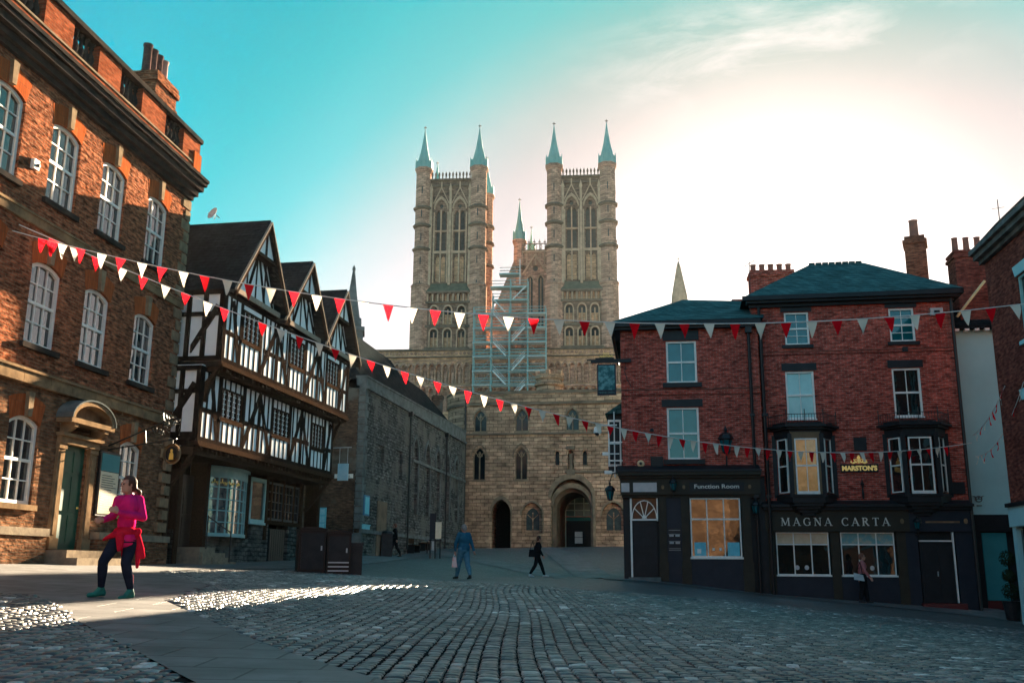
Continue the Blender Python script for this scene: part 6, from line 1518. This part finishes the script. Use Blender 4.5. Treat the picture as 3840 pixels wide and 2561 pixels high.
bench(0, (-5.5, 56, gz(-5.5, 56)), 'wooden bench nearest the black bin by the grey wall'); bench(1, (-5.1, 58.5, gz(-5.1, 58.5)), 'wooden bench furthest along the grey wall')
def table(loc, lab):
    t = thing('cafe_table', lab, 'table', loc, 0, 'benches and tables along the grey wall')
    MB().lathe([(.35, .70), (.35, .73)], (0, 0, 0), 12).build('table_top', 'steel', t); MB().lathe([(.22, 0), (.03, .04), (.03, .7)], (0, 0, 0), 8).build('pedestal', 'iron', t)
table((-4.7, 55.6, gz(-4.7, 55.6)), 'small round cafe table near the benches')
# topiary in a planter by the teal shop panel
t = thing('potted_topiary', 'dark clipped topiary in a tall black pot by the teal shop panel', 'potted plant', (16.05, 31.9, gz(16.05, 31.9)), 0)
MB().lathe([(.20, 0), (.28, .55), (.30, .62), (.26, .62)], (0, 0, 0), 12).build('pot', 'bin_black', t)
MB().tube([(0, 0, .6), (.02, 0, 1.9)], .025).build('stem', 'beam', t)
lf = MB(); rg = random.Random(4)
for cz, R in ((1.95, .26), (1.40, .22), (.92, .27)):
    for k in range(420):
        v = Vector((rg.gauss(0, 1), rg.gauss(0, 1), rg.gauss(0, 1))).normalized() * R * rg.uniform(.75, 1.08); u = v.orthogonal().normalized() * .035; w = v.cross(u).normalized() * .022
        c = Vector((0, 0, cz)) + v; lf.add([c - u, c + w, c + u, c - w], [(0, 1, 2, 3)])
lf.build('foliage', 'leaf', t)

# castle wall and gate behind the camera, seen only in the window glass
cw = thing('castle_wall', 'sunlit stone castle curtain wall with battlements and gate towers', 'castle wall', (0, -26, 0), radians(180 - 5))
b = MB().box(-46, 46, -1.5, 1.5, -2, 9.2); k = -46
while k < 46: b.box(k, k + 1.1, -1.5, -.9, 9.2, 10.1); k += 2.0
b.build('curtain', 'castle', cw)
for x, h in ((-6, 13), (6, 12), (-30, 11)):
    MB().lathe([(3.4, -2), (3.0, h), (3.2, h + .1), (3.2, h + 1.2)], (x, 0, 0), 12).build('tower', 'castle', cw)

# ------------------------------------------------------------------ bunting: cord plus a flag child for every pennant
def bunting(label, A, B, zf, pos, cols, w=.24, h=.35, seed=1, cord_r=.012, bend=None):
    """A,B plan points; zf(t) height of the cord; pos = list of t in 0..1 where flags hang"""
    t = thing('bunting', label, 'bunting', (0, 0, 0), 0, 'strings of bunting over the square'); r = random.Random(seed)
    P = lambda s: Vector((A[0] + (B[0] - A[0]) * s, A[1] + (B[1] - A[1]) * s, zf(s)))
    MB().tube([P(i / 60) for i in range(61)], cord_r, 5).build('cord', 'cord', t)
    L = hypot(B[0] - A[0], B[1] - A[1])
    for s, c in zip(pos, cols):
        p = P(s); d = (P(min(s + .002, 1)) - P(s - .002)).normalized(); n = Vector((-d.y, d.x, 0)).normalized()
        tw = r.uniform(-.35, .35); sw = r.uniform(-.05, .07); q = -d * w / 2; e = d * w / 2
        tip = Vector((sw * .3, 0, -h)) + n * r.uniform(-.10, .10); cur = n * r.uniform(-.03, .03)
        rows = 5; vs, fs = [], []
        for j in range(rows + 1):
            f = j / rows; base = tip * f
            for k in range(4):
                g = k / 3; wid = (1 - f * .97); x = (q + (e - q) * g); rot = Matrix.Rotation(tw * f, 3, 'Z')
                vs.append(base + rot @ (x * wid) + n * .018 * sin(3 * g + 4 * f + tw * 5) * (0.3 + f) + cur * sin(pi * f))
        for j in range(rows):
            for k in range(3): a = j * 4 + k; fs.append((a, a + 1, a + 5, a + 4))
        mb = MB().add(vs, fs); fl = mb.build('flag', 'red_flag' if c == 'r' else 'white_flag', t, smooth=True); fl.location = p
    return t
def posx(px, yline):
    """plan x on the line y=yline[0]+yline[1]*x for image columns of a 2351 wide view"""
    out = []
    for u in px:
        k = ((u - 1175.5) * 1.6333) / 3616 * .9738
        out.append(k)
    return out
def along(px, v, A, B):
    res = []; dx, dy = B[0] - A[0], B[1] - A[1]
    for u in px:
        # perspective column of a point on the line at roughly the cord height
        x_ = (u * 1.6333 - 1920); vv = v(u) * 1.6333; yy = -(vv - 1280.5); k = x_ / (3616 * cos(PITCH) - yy * sin(PITCH))
        res.append((k * A[1] - A[0]) / (dx - k * dy))
    return res
u1 = [100, 118, 145, 185, 235, 278, 327, 373, 422, 470, 522, 572, 622, 675, 727, 780, 835, 891, 946, 999, 1055, 1110, 1167, 1225, 1283, 1342, 1400, 1457, 1515, 1571, 1628, 1688, 1746, 1805, 1865, 1922, 1981, 2042, 2101, 2160, 2218, 2275, 2331]
c1_ = 'rrw' + 'rw' * 20
A1, B1 = (-11.32, 20.7), (14.3, 20.2)
def z1(s): x = A1[0] + (B1[0] - A1[0]) * s; return 5.17 + .0091 * (x - 4.0) ** 2
def vrow1(u): return 748 - 216 * ((1690 - u) / 1600) ** 2 if u < 1690 else 748 - 48 * ((u - 1690) / 660) ** 2
s1 = along(u1, vrow1, A1, B1)
bunting('upper long string of red and white pennants from brick house to brown building', A1, B1, z1, s1, c1_, seed=2)
u2 = [122, 170, 220, 280, 328, 380, 426, 477, 515, 603, 645, 688, 733, 770, 810, 852, 888, 930, 965, 1005, 1040, 1076, 1112, 1148, 1180, 1214, 1246, 1278, 1310, 1344, 1375, 1403, 1433, 1461, 1489, 1516, 1541, 1568, 1594, 1620, 1645, 1670, 1694, 1718, 1742, 1765, 1790, 1815, 1840, 1865, 1890, 1913, 1936, 1958, 1980, 2002, 2024, 2046, 2068, 2090, 2112, 2133, 2155, 2172]
A2, B2 = (-11.30, 20.9), (16.45, 34.35)
vt2 = [(62, 532), (120, 558), (220, 600), (328, 640), (426, 680), (515, 712), (603, 745), (688, 778), (770, 806), (852, 830), (930, 855), (1005, 878), (1076, 900), (1148, 919), (1214, 937), (1278, 952), (1344, 965), (1403, 975), (1461, 988), (1516, 997), (1600, 1010), (1694, 1020), (1800, 1030), (1900, 1034), (2000, 1034), (2100, 1028), (2180, 1017), (2200, 1013)]
def vrow2(u):
    for (a, b), (c, d) in zip(vt2[:-1], vt2[1:]):
        if a <= u <= c: return b + (d - b) * (u - a) / (c - a)
    return vt2[0][1] if u < 62 else vt2[-1][1]
s2 = along(u2, vrow2, A2, B2)
zs = []
for u in np.linspace(66, 2195, 40):
    s = along([u], vrow2, A2, B2)[0]; y = A2[1] + (B2[1] - A2[1]) * s; yy = -(vrow2(u) * 1.6333 - 1280.5)
    zs.append((s, y * (3616 * sin(PITCH) + yy * cos(PITCH)) / (3616 * cos(PITCH) - yy * sin(PITCH))))
S_, Z_ = np.array([a for a, b in zs]), np.array([b for a, b in zs]); fit = np.polyfit(S_, Z_, 4)
bunting('lower long string of pennants dipping from brick house down across the pub front', A2, B2, lambda s: float(np.polyval(fit, s)), s2, ('rw' * 40)[:9] + 'r' + ('wr' * 40)[:len(u2) - 10], seed=5, w=.23, h=.33)
bunting('short string of small pennants rising across the white rendered wall', (16.5, 34.3), (15.6, 30.0), lambda s: 4.65 + 1.0 * s - .8 * s * (1 - s), [.1, .2, .3, .42, .52, .62, .74, .86, .95], 'wwrwrrrwr', w=.18, h=.28, seed=7)
bunting('lowest short string of pennants sagging in front of the white rendered wall', (16.5, 34.25), (15.4, 28.5), lambda s: 3.9 + 1.6 * s - 2.2 * s * (1 - s), [.05, .12, .22, .32, .45, .58, .7, .82, .93], 'wwrrrwrrw', w=.18, h=.28, seed=9)

# ------------------------------------------------------------------ people
def organic(name, shapes, voxel, m, parent, smooth_it=3):
    """fuses tapered limbs and ellipsoids into one continuous surface"""
    mb = MB()
    for s in shapes:
        if s[0] == 'c':
            _, p0, r0, p1, r1 = s; p0, p1 = Vector(p0), Vector(p1); n = 12
            d = (p1 - p0).normalized() if (p1 - p0).length > 1e-5 else Vector((0, 0, 1)); u = d.orthogonal().normalized(); w = d.cross(u); vs = []; rr = []
            for k in range(5): a = -pi / 2 + pi / 2 * k / 4; rr.append((p0 + d * r0 * sin(a), r0 * cos(a)))
            for k in range(5): a = pi / 2 * k / 4; rr.append((p1 + d * r1 * sin(a), r1 * cos(a)))
            for c, r in rr:
                for k in range(n): a = 2 * pi * k / n; vs.append(c + (u * cos(a) + w * sin(a)) * max(r, .0004))
            m_ = len(rr); fs = [(j * n + k, j * n + (k + 1) % n, (j + 1) * n + (k + 1) % n, (j + 1) * n + k) for j in range(m_ - 1) for k in range(n)] + [tuple(reversed(range(n))), tuple(range((m_ - 1) * n, m_ * n))]
            mb.add(vs, fs)
        else:
            _, c, r, rz = s[:4]; n, m_ = 16, 10; vs = []; R = Matrix.Rotation(rz, 3, 'Z')
            for j in range(m_ + 1):
                a = -pi / 2 + pi * j / m_
                for k in range(n): b = 2 * pi * k / n; vs.append(Vector(c) + R @ Vector((r[0] * max(cos(a), .002) * cos(b), r[1] * max(cos(a), .002) * sin(b), r[2] * sin(a))))
            mb.add(vs, [(j * n + k, j * n + (k + 1) % n, (j + 1) * n + (k + 1) % n, (j + 1) * n + k) for j in range(m_) for k in range(n)] + [tuple(reversed(range(n))), tuple(range(m_ * n, (m_ + 1) * n))])
    o = mb.build(name, m)
    md = o.modifiers.new('r', 'REMESH'); md.mode = 'VOXEL'; md.voxel_size = voxel; md.use_smooth_shade = True
    ms = o.modifiers.new('s', 'SMOOTH'); ms.iterations = smooth_it; ms.factor = .5
    dg = bpy.context.evaluated_depsgraph_get(); dg.update(); me = bpy.data.meshes.new_from_object(o.evaluated_get(dg)); me.name = name
    old = o.data; o.modifiers.clear(); o.data = me; bpy.data.meshes.remove(old)
    if not me.materials: me.materials.append(M[m])
    me.polygons.foreach_set('use_smooth', [True] * len(me.polygons))
    o.name = name; o.parent = parent
    return o

def V(*a): return Vector(a)
def hand_shapes(wrist, tip, side, curl=.5, s=1.0):
    """palm, four bent fingers of unequal length and a thumb from the side of the palm"""
    w, t = Vector(wrist), Vector(tip); d = (t - w).normalized(); side = (Vector(side) - d * Vector(side).dot(d)).normalized(); nn = d.cross(side)
    out = [('c', w, .026 * s, w + d * .05 * s, .030 * s)]; pal = w + d * .085 * s
    for k in (-1.5, -.5, .5, 1.5): out.append(('c', w + d * .03 * s, .018 * s, pal + side * k * .019 * s, .013 * s))
    for k, L in ((-1.5, .060), (-.5, .078), (.5, .082), (1.5, .072)):
        b = pal + side * k * .019 * s; m1 = b + (d * cos(curl * .5) + nn * sin(curl * .5)) * L * .5 * s; e = m1 + (d * cos(curl * 1.6) + nn * sin(curl * 1.6)) * L * .5 * s
        out += [('c', b, .0105 * s, m1, .0095 * s), ('c', m1, .0095 * s, e, .008 * s)]
    b = w + d * .03 * s + side * .026 * s; m1 = b + (d * .7 + side * .7).normalized() * .035 * s; e = m1 + (d * .95 + side * .2 + nn * .3).normalized() * .03 * s
    out += [('c', b, .013 * s, m1, .011 * s), ('c', m1, .011 * s, e, .009 * s)]
    return out

def person(label, loc, J, face, cols, voxel=.012, hairlen=.0, build=1.0, extras=None, top_to='wrist', gr=None):
    t = thing('person', label, 'person', loc, 0)
    f = Vector((cos(face), sin(face), 0)); rt = Vector((sin(face), -cos(face), 0))
    H = Vector(J['head']); nk = Vector(J['neck']); b = build; hd = J.get('look', f); hd = Vector(hd).normalized(); hr = Vector((hd.y, -hd.x, 0)).normalized(); az = atan2(hd.y, hd.x)
    sh = [Vector(J['shL']), Vector(J['shR'])]; hp = [Vector(J['hipL']), Vector(J['hipR'])]; ch = Vector(J['chest']); wa = Vector(J['waist']); pe = (hp[0] + hp[1]) / 2
    tor = [('e', ch, (.115 * b, .165 * b, .17), face), ('e', wa, (.10 * b, .138 * b, .15), face), ('e', pe, (.122 * b, .172 * b, .125), face), ('c', ch + V(0, 0, .10), .07, nk, .052), ('e', ch + f * .035 + V(0, 0, -.03), (.10 * b, .14 * b, .10), face)]
    tor += [('c', ch + V(0, 0, .09), .075 * b, s_, .058) for s_ in sh]
    def limbs(add=0.0, arms=True, legs=True, a_end=1.0, l_end=1.0):
        o = []
        if arms:
            for S in 'LR':
                s_, e_, h_ = Vector(J['sh' + S]), Vector(J['el' + S]), Vector(J['wr' + S]); o += [('c', s_, .052 * b + add, e_, .038 * b + add)]; o += [('c', e_, .038 * b + add, e_ + (h_ - e_) * a_end, .026 + add)]
        if legs:
            for S in 'LR':
                h_, k_, a_ = Vector(J['hip' + S]), Vector(J['kn' + S]), Vector(J['an' + S]); o += [('c', h_, .088 * b + add, k_, .056 * b + add)]
                cf = k_ + (a_ - k_) * .30; o += [('c', k_, .054 * b + add, cf, .056 * b + add), ('c', cf, .056 * b + add, k_ + (a_ - k_) * l_end, .034 + add)]
        return o
    head = [('e', H, (.098, .076, .115), az), ('e', H + hd * .02 + V(0, 0, -.06), (.070, .058, .066), az), ('c', nk + V(0, 0, -.02), .050, H + V(0, 0, -.07), .048),
            ('c', H + hd * .088 + V(0, 0, .0), .010, H + hd * .108 + V(0, 0, -.025), .014), ('e', H + hd * .090 + V(0, 0, -.058), (.012, .024, .009), az), ('e', H + hr * .076, (.020, .009, .030), az), ('e', H - hr * .076, (.020, .009, .030), az),
            ('e', H + hd * .078 + V(0, 0, -.092), (.022, .024, .018), az), ('e', H + hd * .085 + hr * .030 + V(0, 0, .022), (.012, .022, .008), az), ('e', H + hd * .085 - hr * .030 + V(0, 0, .022), (.012, .022, .008), az)]
    hands = []
    for S in 'LR':
        w_ = Vector(J['wr' + S]); e_ = Vector(J['el' + S]); tp = Vector(J.get('hd' + S, w_ + (w_ - e_).normalized() * .1)); hands += hand_shapes(w_, tp, J.get('sd' + S, f), J.get('cl' + S, .6))
    organic('body', tor + limbs() + head + hands, voxel * .8, 'skin', t, 2)
    e = MB()
    for sg in (-1, 1): e.lathe([(.0, -.009), (.010, -.005), (.012, 0), (.010, .005), (.0, .009)], tuple(H + hd * .092 + hr * .030 * sg + V(0, 0, .004)), 8)
    e.build('eyes', 'bin_black', t)
    # clothing
    organic('top', [(s_[0], *s_[1:]) if s_[0] == 'c' and i == 3 else (s_[0], s_[1], tuple(v + .014 for v in s_[2]), s_[3]) if s_[0] == 'e' else ('c', s_[1], s_[2] + .012, s_[3], s_[4] + .012) for i, s_ in enumerate(tor) if i != 3] + limbs(.014, legs=False, a_end=cols.get('sleeve', .97)) + (extras or {}).get('top', []), voxel, cols['top'], t)
    organic('trousers', [('e', pe + V(0, 0, -.01), (.135 * b, .184 * b, .12), face)] + limbs(cols.get('loose', .010), arms=False, l_end=cols.get('legend', .97)), voxel, cols['legs'], t)
    for S in 'LR':
        a_ = Vector(J['an' + S]); to = Vector(J.get('to' + S, a_ + f * .17 - V(0, 0, .06))); d = (to - a_); 
        heel = a_ - Vector((d.x, d.y, 0)).normalized() * .035 + V(0, 0, d.z * .75)
        organic('shoe', [('c', a_, .042, heel, .040), ('c', heel, .038, to, .032), ('c', a_ + V(0, 0, -.01), .044, (heel + to) / 2 + V(0, 0, .012), .040)], voxel * .8, cols['shoe'], t)
    if cols.get('hair'):
        hs = [('e', H - hd * .014 + V(0, 0, .024), (.106, .088, .112), az), ('e', H - hd * .05 + V(0, 0, -.02), (.070, .080, .09), az)] + (extras or {}).get('hair', [])
        # cut the face clear: keep the cap behind and above the brow
        o = organic('hair', hs, .010, cols['hair'], t, 1); me = o.data; bm = bmesh.new(); bm.from_mesh(me)
        dele = [v for v in bm.verts if (v.co - H).dot(hd) > .048 and v.co.z < H.z + .062]; bmesh.ops.delete(bm, geom=dele, context='VERTS'); bm.to_mesh(me); bm.free()
    return t

M['pink'] = mottled('hot pink running top', (.72, .022, .17), (.55, .014, .12), 6, .75, .004)
M['redjacket'] = mottled('red jacket cloth', (.60, .016, .04), (.42, .010, .03), 7, .8, .004)
M['navyleg'] = mottled('navy leggings', (.012, .016, .030), (.02, .026, .045), 6, .7)
M['greenshoe'] = mottled('teal green running shoe', (.015, .20, .15), (.02, .12, .10), 12, .6)
M['hair_brown'] = mottled('dark brown hair', (.055, .022, .014), (.09, .035, .02), 18, .6, .004, stretch=(1, 1, .3))
M['hair_grey'] = mottled('grey hair', (.16, .17, .17), (.25, .26, .26), 18, .6)
M['denimblue'] = mottled('blue jacket cloth', (.018, .085, .14), (.028, .12, .19), 7, .8, .004)
M['jeans'] = mottled('blue jeans', (.05, .15, .22), (.08, .21, .29), 9, .8)
M['darkcoat'] = mottled('black coat', (.010, .010, .012), (.018, .018, .02), 6, .8)
M['darktrouser'] = mottled('black trousers', (.010, .010, .012), (.02, .02, .022), 6, .8)
M['blackshoe'] = mat('dark shoe', (.012, .012, .013), .5)
M['whiteshoe'] = mat('pale trainer', (.55, .62, .62), .6)
M['pinkcardigan'] = mottled('dusty pink cardigan', (.30, .10, .11), (.40, .16, .16), 6, .8)
M['redhair'] = mottled('auburn hair', (.12, .045, .03), (.18, .07, .04), 14, .6)
M['pinkbag'] = mottled('pale carrier bag', (.66, .50, .48), (.72, .30, .26), 8, .5, lo=.5, hi=.6)
M['bag_grey'] = mottled('pale shoulder bag', (.42, .50, .52), (.30, .36, .38), 5, .7)

# jogger in pink: measured crop columns -> metres (1/853 m per pixel at her distance)
def K(cx, cy, y=0.0): return V((cx - 300) / 853, y, (1456 - cy) / 853)
jx, jy = at_jog = (-5.27, 13.35)
J = dict(head=K(325, 185, -.02), neck=K(338, 300, .02), chest=K(335, 440, .02), waist=K(325, 620, .03), shL=K(240, 368, -.06), shR=K(432, 356, .07),
         elL=K(192, 545, -.06), wrL=K(150, 600, -.24), hdL=K(128, 612, -.34), elR=K(515, 560, .02), wrR=K(318, 515, -.24), hdR=K(228, 470, -.30), sdR=(0, 0, 1), sdL=(0, 0, 1), clL=1.3, clR=.9,
         hipL=K(262, 800, -.02), hipR=K(400, 800, .06), knL=K(165, 1060, -.16), anL=K(128, 1345, -.04), toL=K(30, 1432, -.13), knR=K(385, 1075, -.05), anR=K(432, 1370, .06), toR=K(372, 1462, -.09), look=(-.62, -.78, 0))
jog = person('jogger in bright pink top with a red jacket knotted round the waist', (jx, jy, gz(jx, jy) + .02), J, radians(222), dict(top='pink', legs='navyleg', shoe='greenshoe', hair='hair_brown'), voxel=.010, build=1.02,
    extras={'hair': [('c', K(395, 235, .03), .030, K(425, 262, .07), .034), ('c', K(425, 262, .07), .036, K(432, 300, .09), .018)]})
# red jacket tied at the waist: band, knot, hanging sleeves and tail
organic('tied_jacket', [('e', K(322, 725, .02), (.150, .205, .085), radians(222)), ('c', K(330, 760, -.14), .05, K(345, 900, -.15), .03), ('c', K(300, 780, -.15), .030, K(330, 930, -.16), .026), ('c', K(285, 760, -.15), .032, K(150, 800, -.10), .028), ('c', K(250, 745, -.14), .03, K(110, 815, -.06), .02),
    ('c', K(440, 740, .04), .055, K(500, 930, .08), .055), ('c', K(500, 930, .08), .050, K(530, 1000, .09), .034), ('c', K(480, 900, .06), .045, K(485, 1120, .06), .022), ('c', K(400, 750, .12), .06, K(380, 930, .16), .04), ('c', K(300, 760, .12), .06, K(290, 980, .15), .04),
    ('c', K(470, 720, .02), .05, K(440, 780, -.02), .04)], .010, 'redjacket', jog)
MB().tube([K(380, 345, -.075), K(408, 400, -.09), K(415, 470, -.085)], .010).build('top_trim', 'darkcoat', jog)
MB().lathe([(.033, -.012), (.035, 0), (.033, .012)], tuple(K(314, 515, -.23)), 10).build('watch', 'whiteshoe', jog)
organic('sock', [('c', K(425, 1230, .045), .045, K(430, 1362, .06), .038)], .010, 'pinkcardigan', jog)

def walker(h, stride, face, arm=.15, lean=.0, look=None, w=.17, hipw=.09, sw=.25):
    """generic standing-walking skeleton facing angle `face`, height h"""
    f = V(cos(face), sin(face), 0); r = V(sin(face), -cos(face), 0); k = h / 1.75
    P = lambda fw, rt_, z: (f * fw + r * rt_ + V(0, 0, z)) * k
    d = dict(head=P(.02 + lean, 0, 1.615), neck=P(lean * .8, 0, 1.475), chest=P(lean * .6, 0, 1.30), waist=P(lean * .3, 0, 1.09), shL=P(lean * .6, -w, 1.42), shR=P(lean * .6, w, 1.42),
        hipL=P(0, -hipw, .93), hipR=P(0, hipw, .93), knL=P(stride * .55, -.09, .50), knR=P(-stride * .35, .08, .49), anL=P(stride * .95, -.08, .10), anR=P(-stride * 1.0, .07, .15),
        toL=P(stride * .95 + .17, -.09, .045), toR=P(-stride * 1.0 + .14, .08, .035), elL=P(-arm * .6, -sw, 1.13), elR=P(arm * .5, sw, 1.13), wrL=P(-arm * .7, -sw - .01, .89), wrR=P(arm * 1.5, sw, .90), sdL=f, sdR=f)
    if look: d['look'] = look
    return d
# man in blue walking away
x, y = -1.54, 32.5
J = walker(1.78, .27, radians(128), arm=-.12, w=.19, sw=.27); g = gz(x, y)
man = person('man in blue jacket and jeans walking away across the cobbles', (x, y, g), J, radians(128), dict(top='denimblue', legs='jeans', shoe='blackshoe', hair='hair_grey', loose=.022), voxel=.014, build=1.16,
    extras={'top': [('e', V(0, 0, 1.02), (.16, .21, .20), radians(96)), ('e', V(0, 0, 1.25), (.15, .21, .2), radians(96))]})
hb = J['wrL']
t = thing('carrier_bag', 'pale pink carrier bag held by the man in blue', 'bag', (x + hb.x - .02, y + hb.y, g + hb.z - .10), 0)
MB().hexa([(-.09, -.05, -.42), (.10, -.05, -.42), (.09, .05, -.41), (-.08, .05, -.41)], [(-.05, -.015, -.10), (.05, -.015, -.10), (.05, .015, -.10), (-.05, .015, -.10)]).build('bag', 'pinkbag', t)
MB().tube([(-.04, 0, -.11), (-.01, 0, .0), (.03, 0, -.11)], .007, 5).build('handle', 'whiteshoe', t)
# woman in black striding right with bag
x, y = 1.13, 41.3; g = gz(x, y)
J = walker(1.70, .33, radians(8), arm=.12, lean=.05)
person('person in black with a pale face striding to the right over the cobbles', (x, y, g), J, radians(8), dict(top='darkcoat', legs='darktrouser', shoe='whiteshoe', hair='hair_brown', loose=.020), voxel=.014, build=1.0,
    extras={'top': [('c', V(0, 0, 1.2), .15, V(-.02, 0, .92), .16)]})
t = thing('shoulder_bag', 'black shoulder bag carried by the person striding right', 'bag', (x - .22, y - .22, g + .98), 0)
MB().hexa([(-.16, -.06, -.16), (.14, -.06, -.16), (.14, .06, -.16), (-.16, .06, -.16)], [(-.13, -.03, .14), (.11, -.03, .14), (.11, .03, .14), (-.13, .03, .14)]).build('bag', 'darkcoat', t)
MB().tube([(-.1, 0, .13), (.02, .08, .50), (.1, 0, .13)], .012).build('strap', 'darkcoat', t)
# dark figure by the grey wall
x, y = -6.0, 51.2; g = gz(x, y)
person('person in dark clothes walking beside the black bin at the grey wall', (x, y, g), walker(1.72, .30, radians(190), arm=.1, lean=.03), radians(190), dict(top='darkcoat', legs='darktrouser', shoe='blackshoe', hair='redhair', loose=.02), voxel=.018, build=1.08)
# woman in pink passing the pub
x, y = 12.15, 34.2; g = gz(x, y)
person('person in dusty pink top walking past the pub windows', (x, y, g), walker(1.68, .12, radians(-20), arm=.16), radians(-20), dict(top='pinkcardigan', legs='darktrouser', shoe='blackshoe', hair='redhair', loose=.03), voxel=.015, build=1.05)
t = thing('handbag', 'pale grey handbag hanging at the side of the person passing the pub', 'bag', (x - .20, y - .25, g + .92), radians(-20))
MB().hexa([(-.18, -.05, -.13), (.16, -.05, -.18), (.16, .05, -.18), (-.18, .05, -.13)], [(-.18, -.03, .10), (.12, -.03, .02), (.12, .03, .02), (-.18, .03, .10)]).build('bag', 'bag_grey', t)
MB().tube([(-.14, 0, .08), (.05, .1, .46), (.1, 0, .03)], .012).build('strap', 'darkcoat', t)

# ------------------------------------------------------------------ thin morning haze round the whole place
hz = MB().box(-740, 740, -540, 940, -30, 80).build('haze', 'iron'); hz['kind'] = 'stuff'
hm = bpy.data.materials.new('haze'); hm.use_nodes = True; hn = hm.node_tree; hn.nodes.clear()
ho = hn.nodes.new('ShaderNodeOutputMaterial'); hv = hn.nodes.new('ShaderNodeVolumePrincipled')
hv.inputs['Color'].default_value = (.92, .95, .95, 1); hv.inputs['Density'].default_value = .00009; hv.inputs['Anisotropy'].default_value = .15
link(hn, hv.outputs[0], ho.inputs['Volume']); hz.data.materials.clear(); hz.data.materials.append(hm)
SC.cycles.volume_bounces = 0
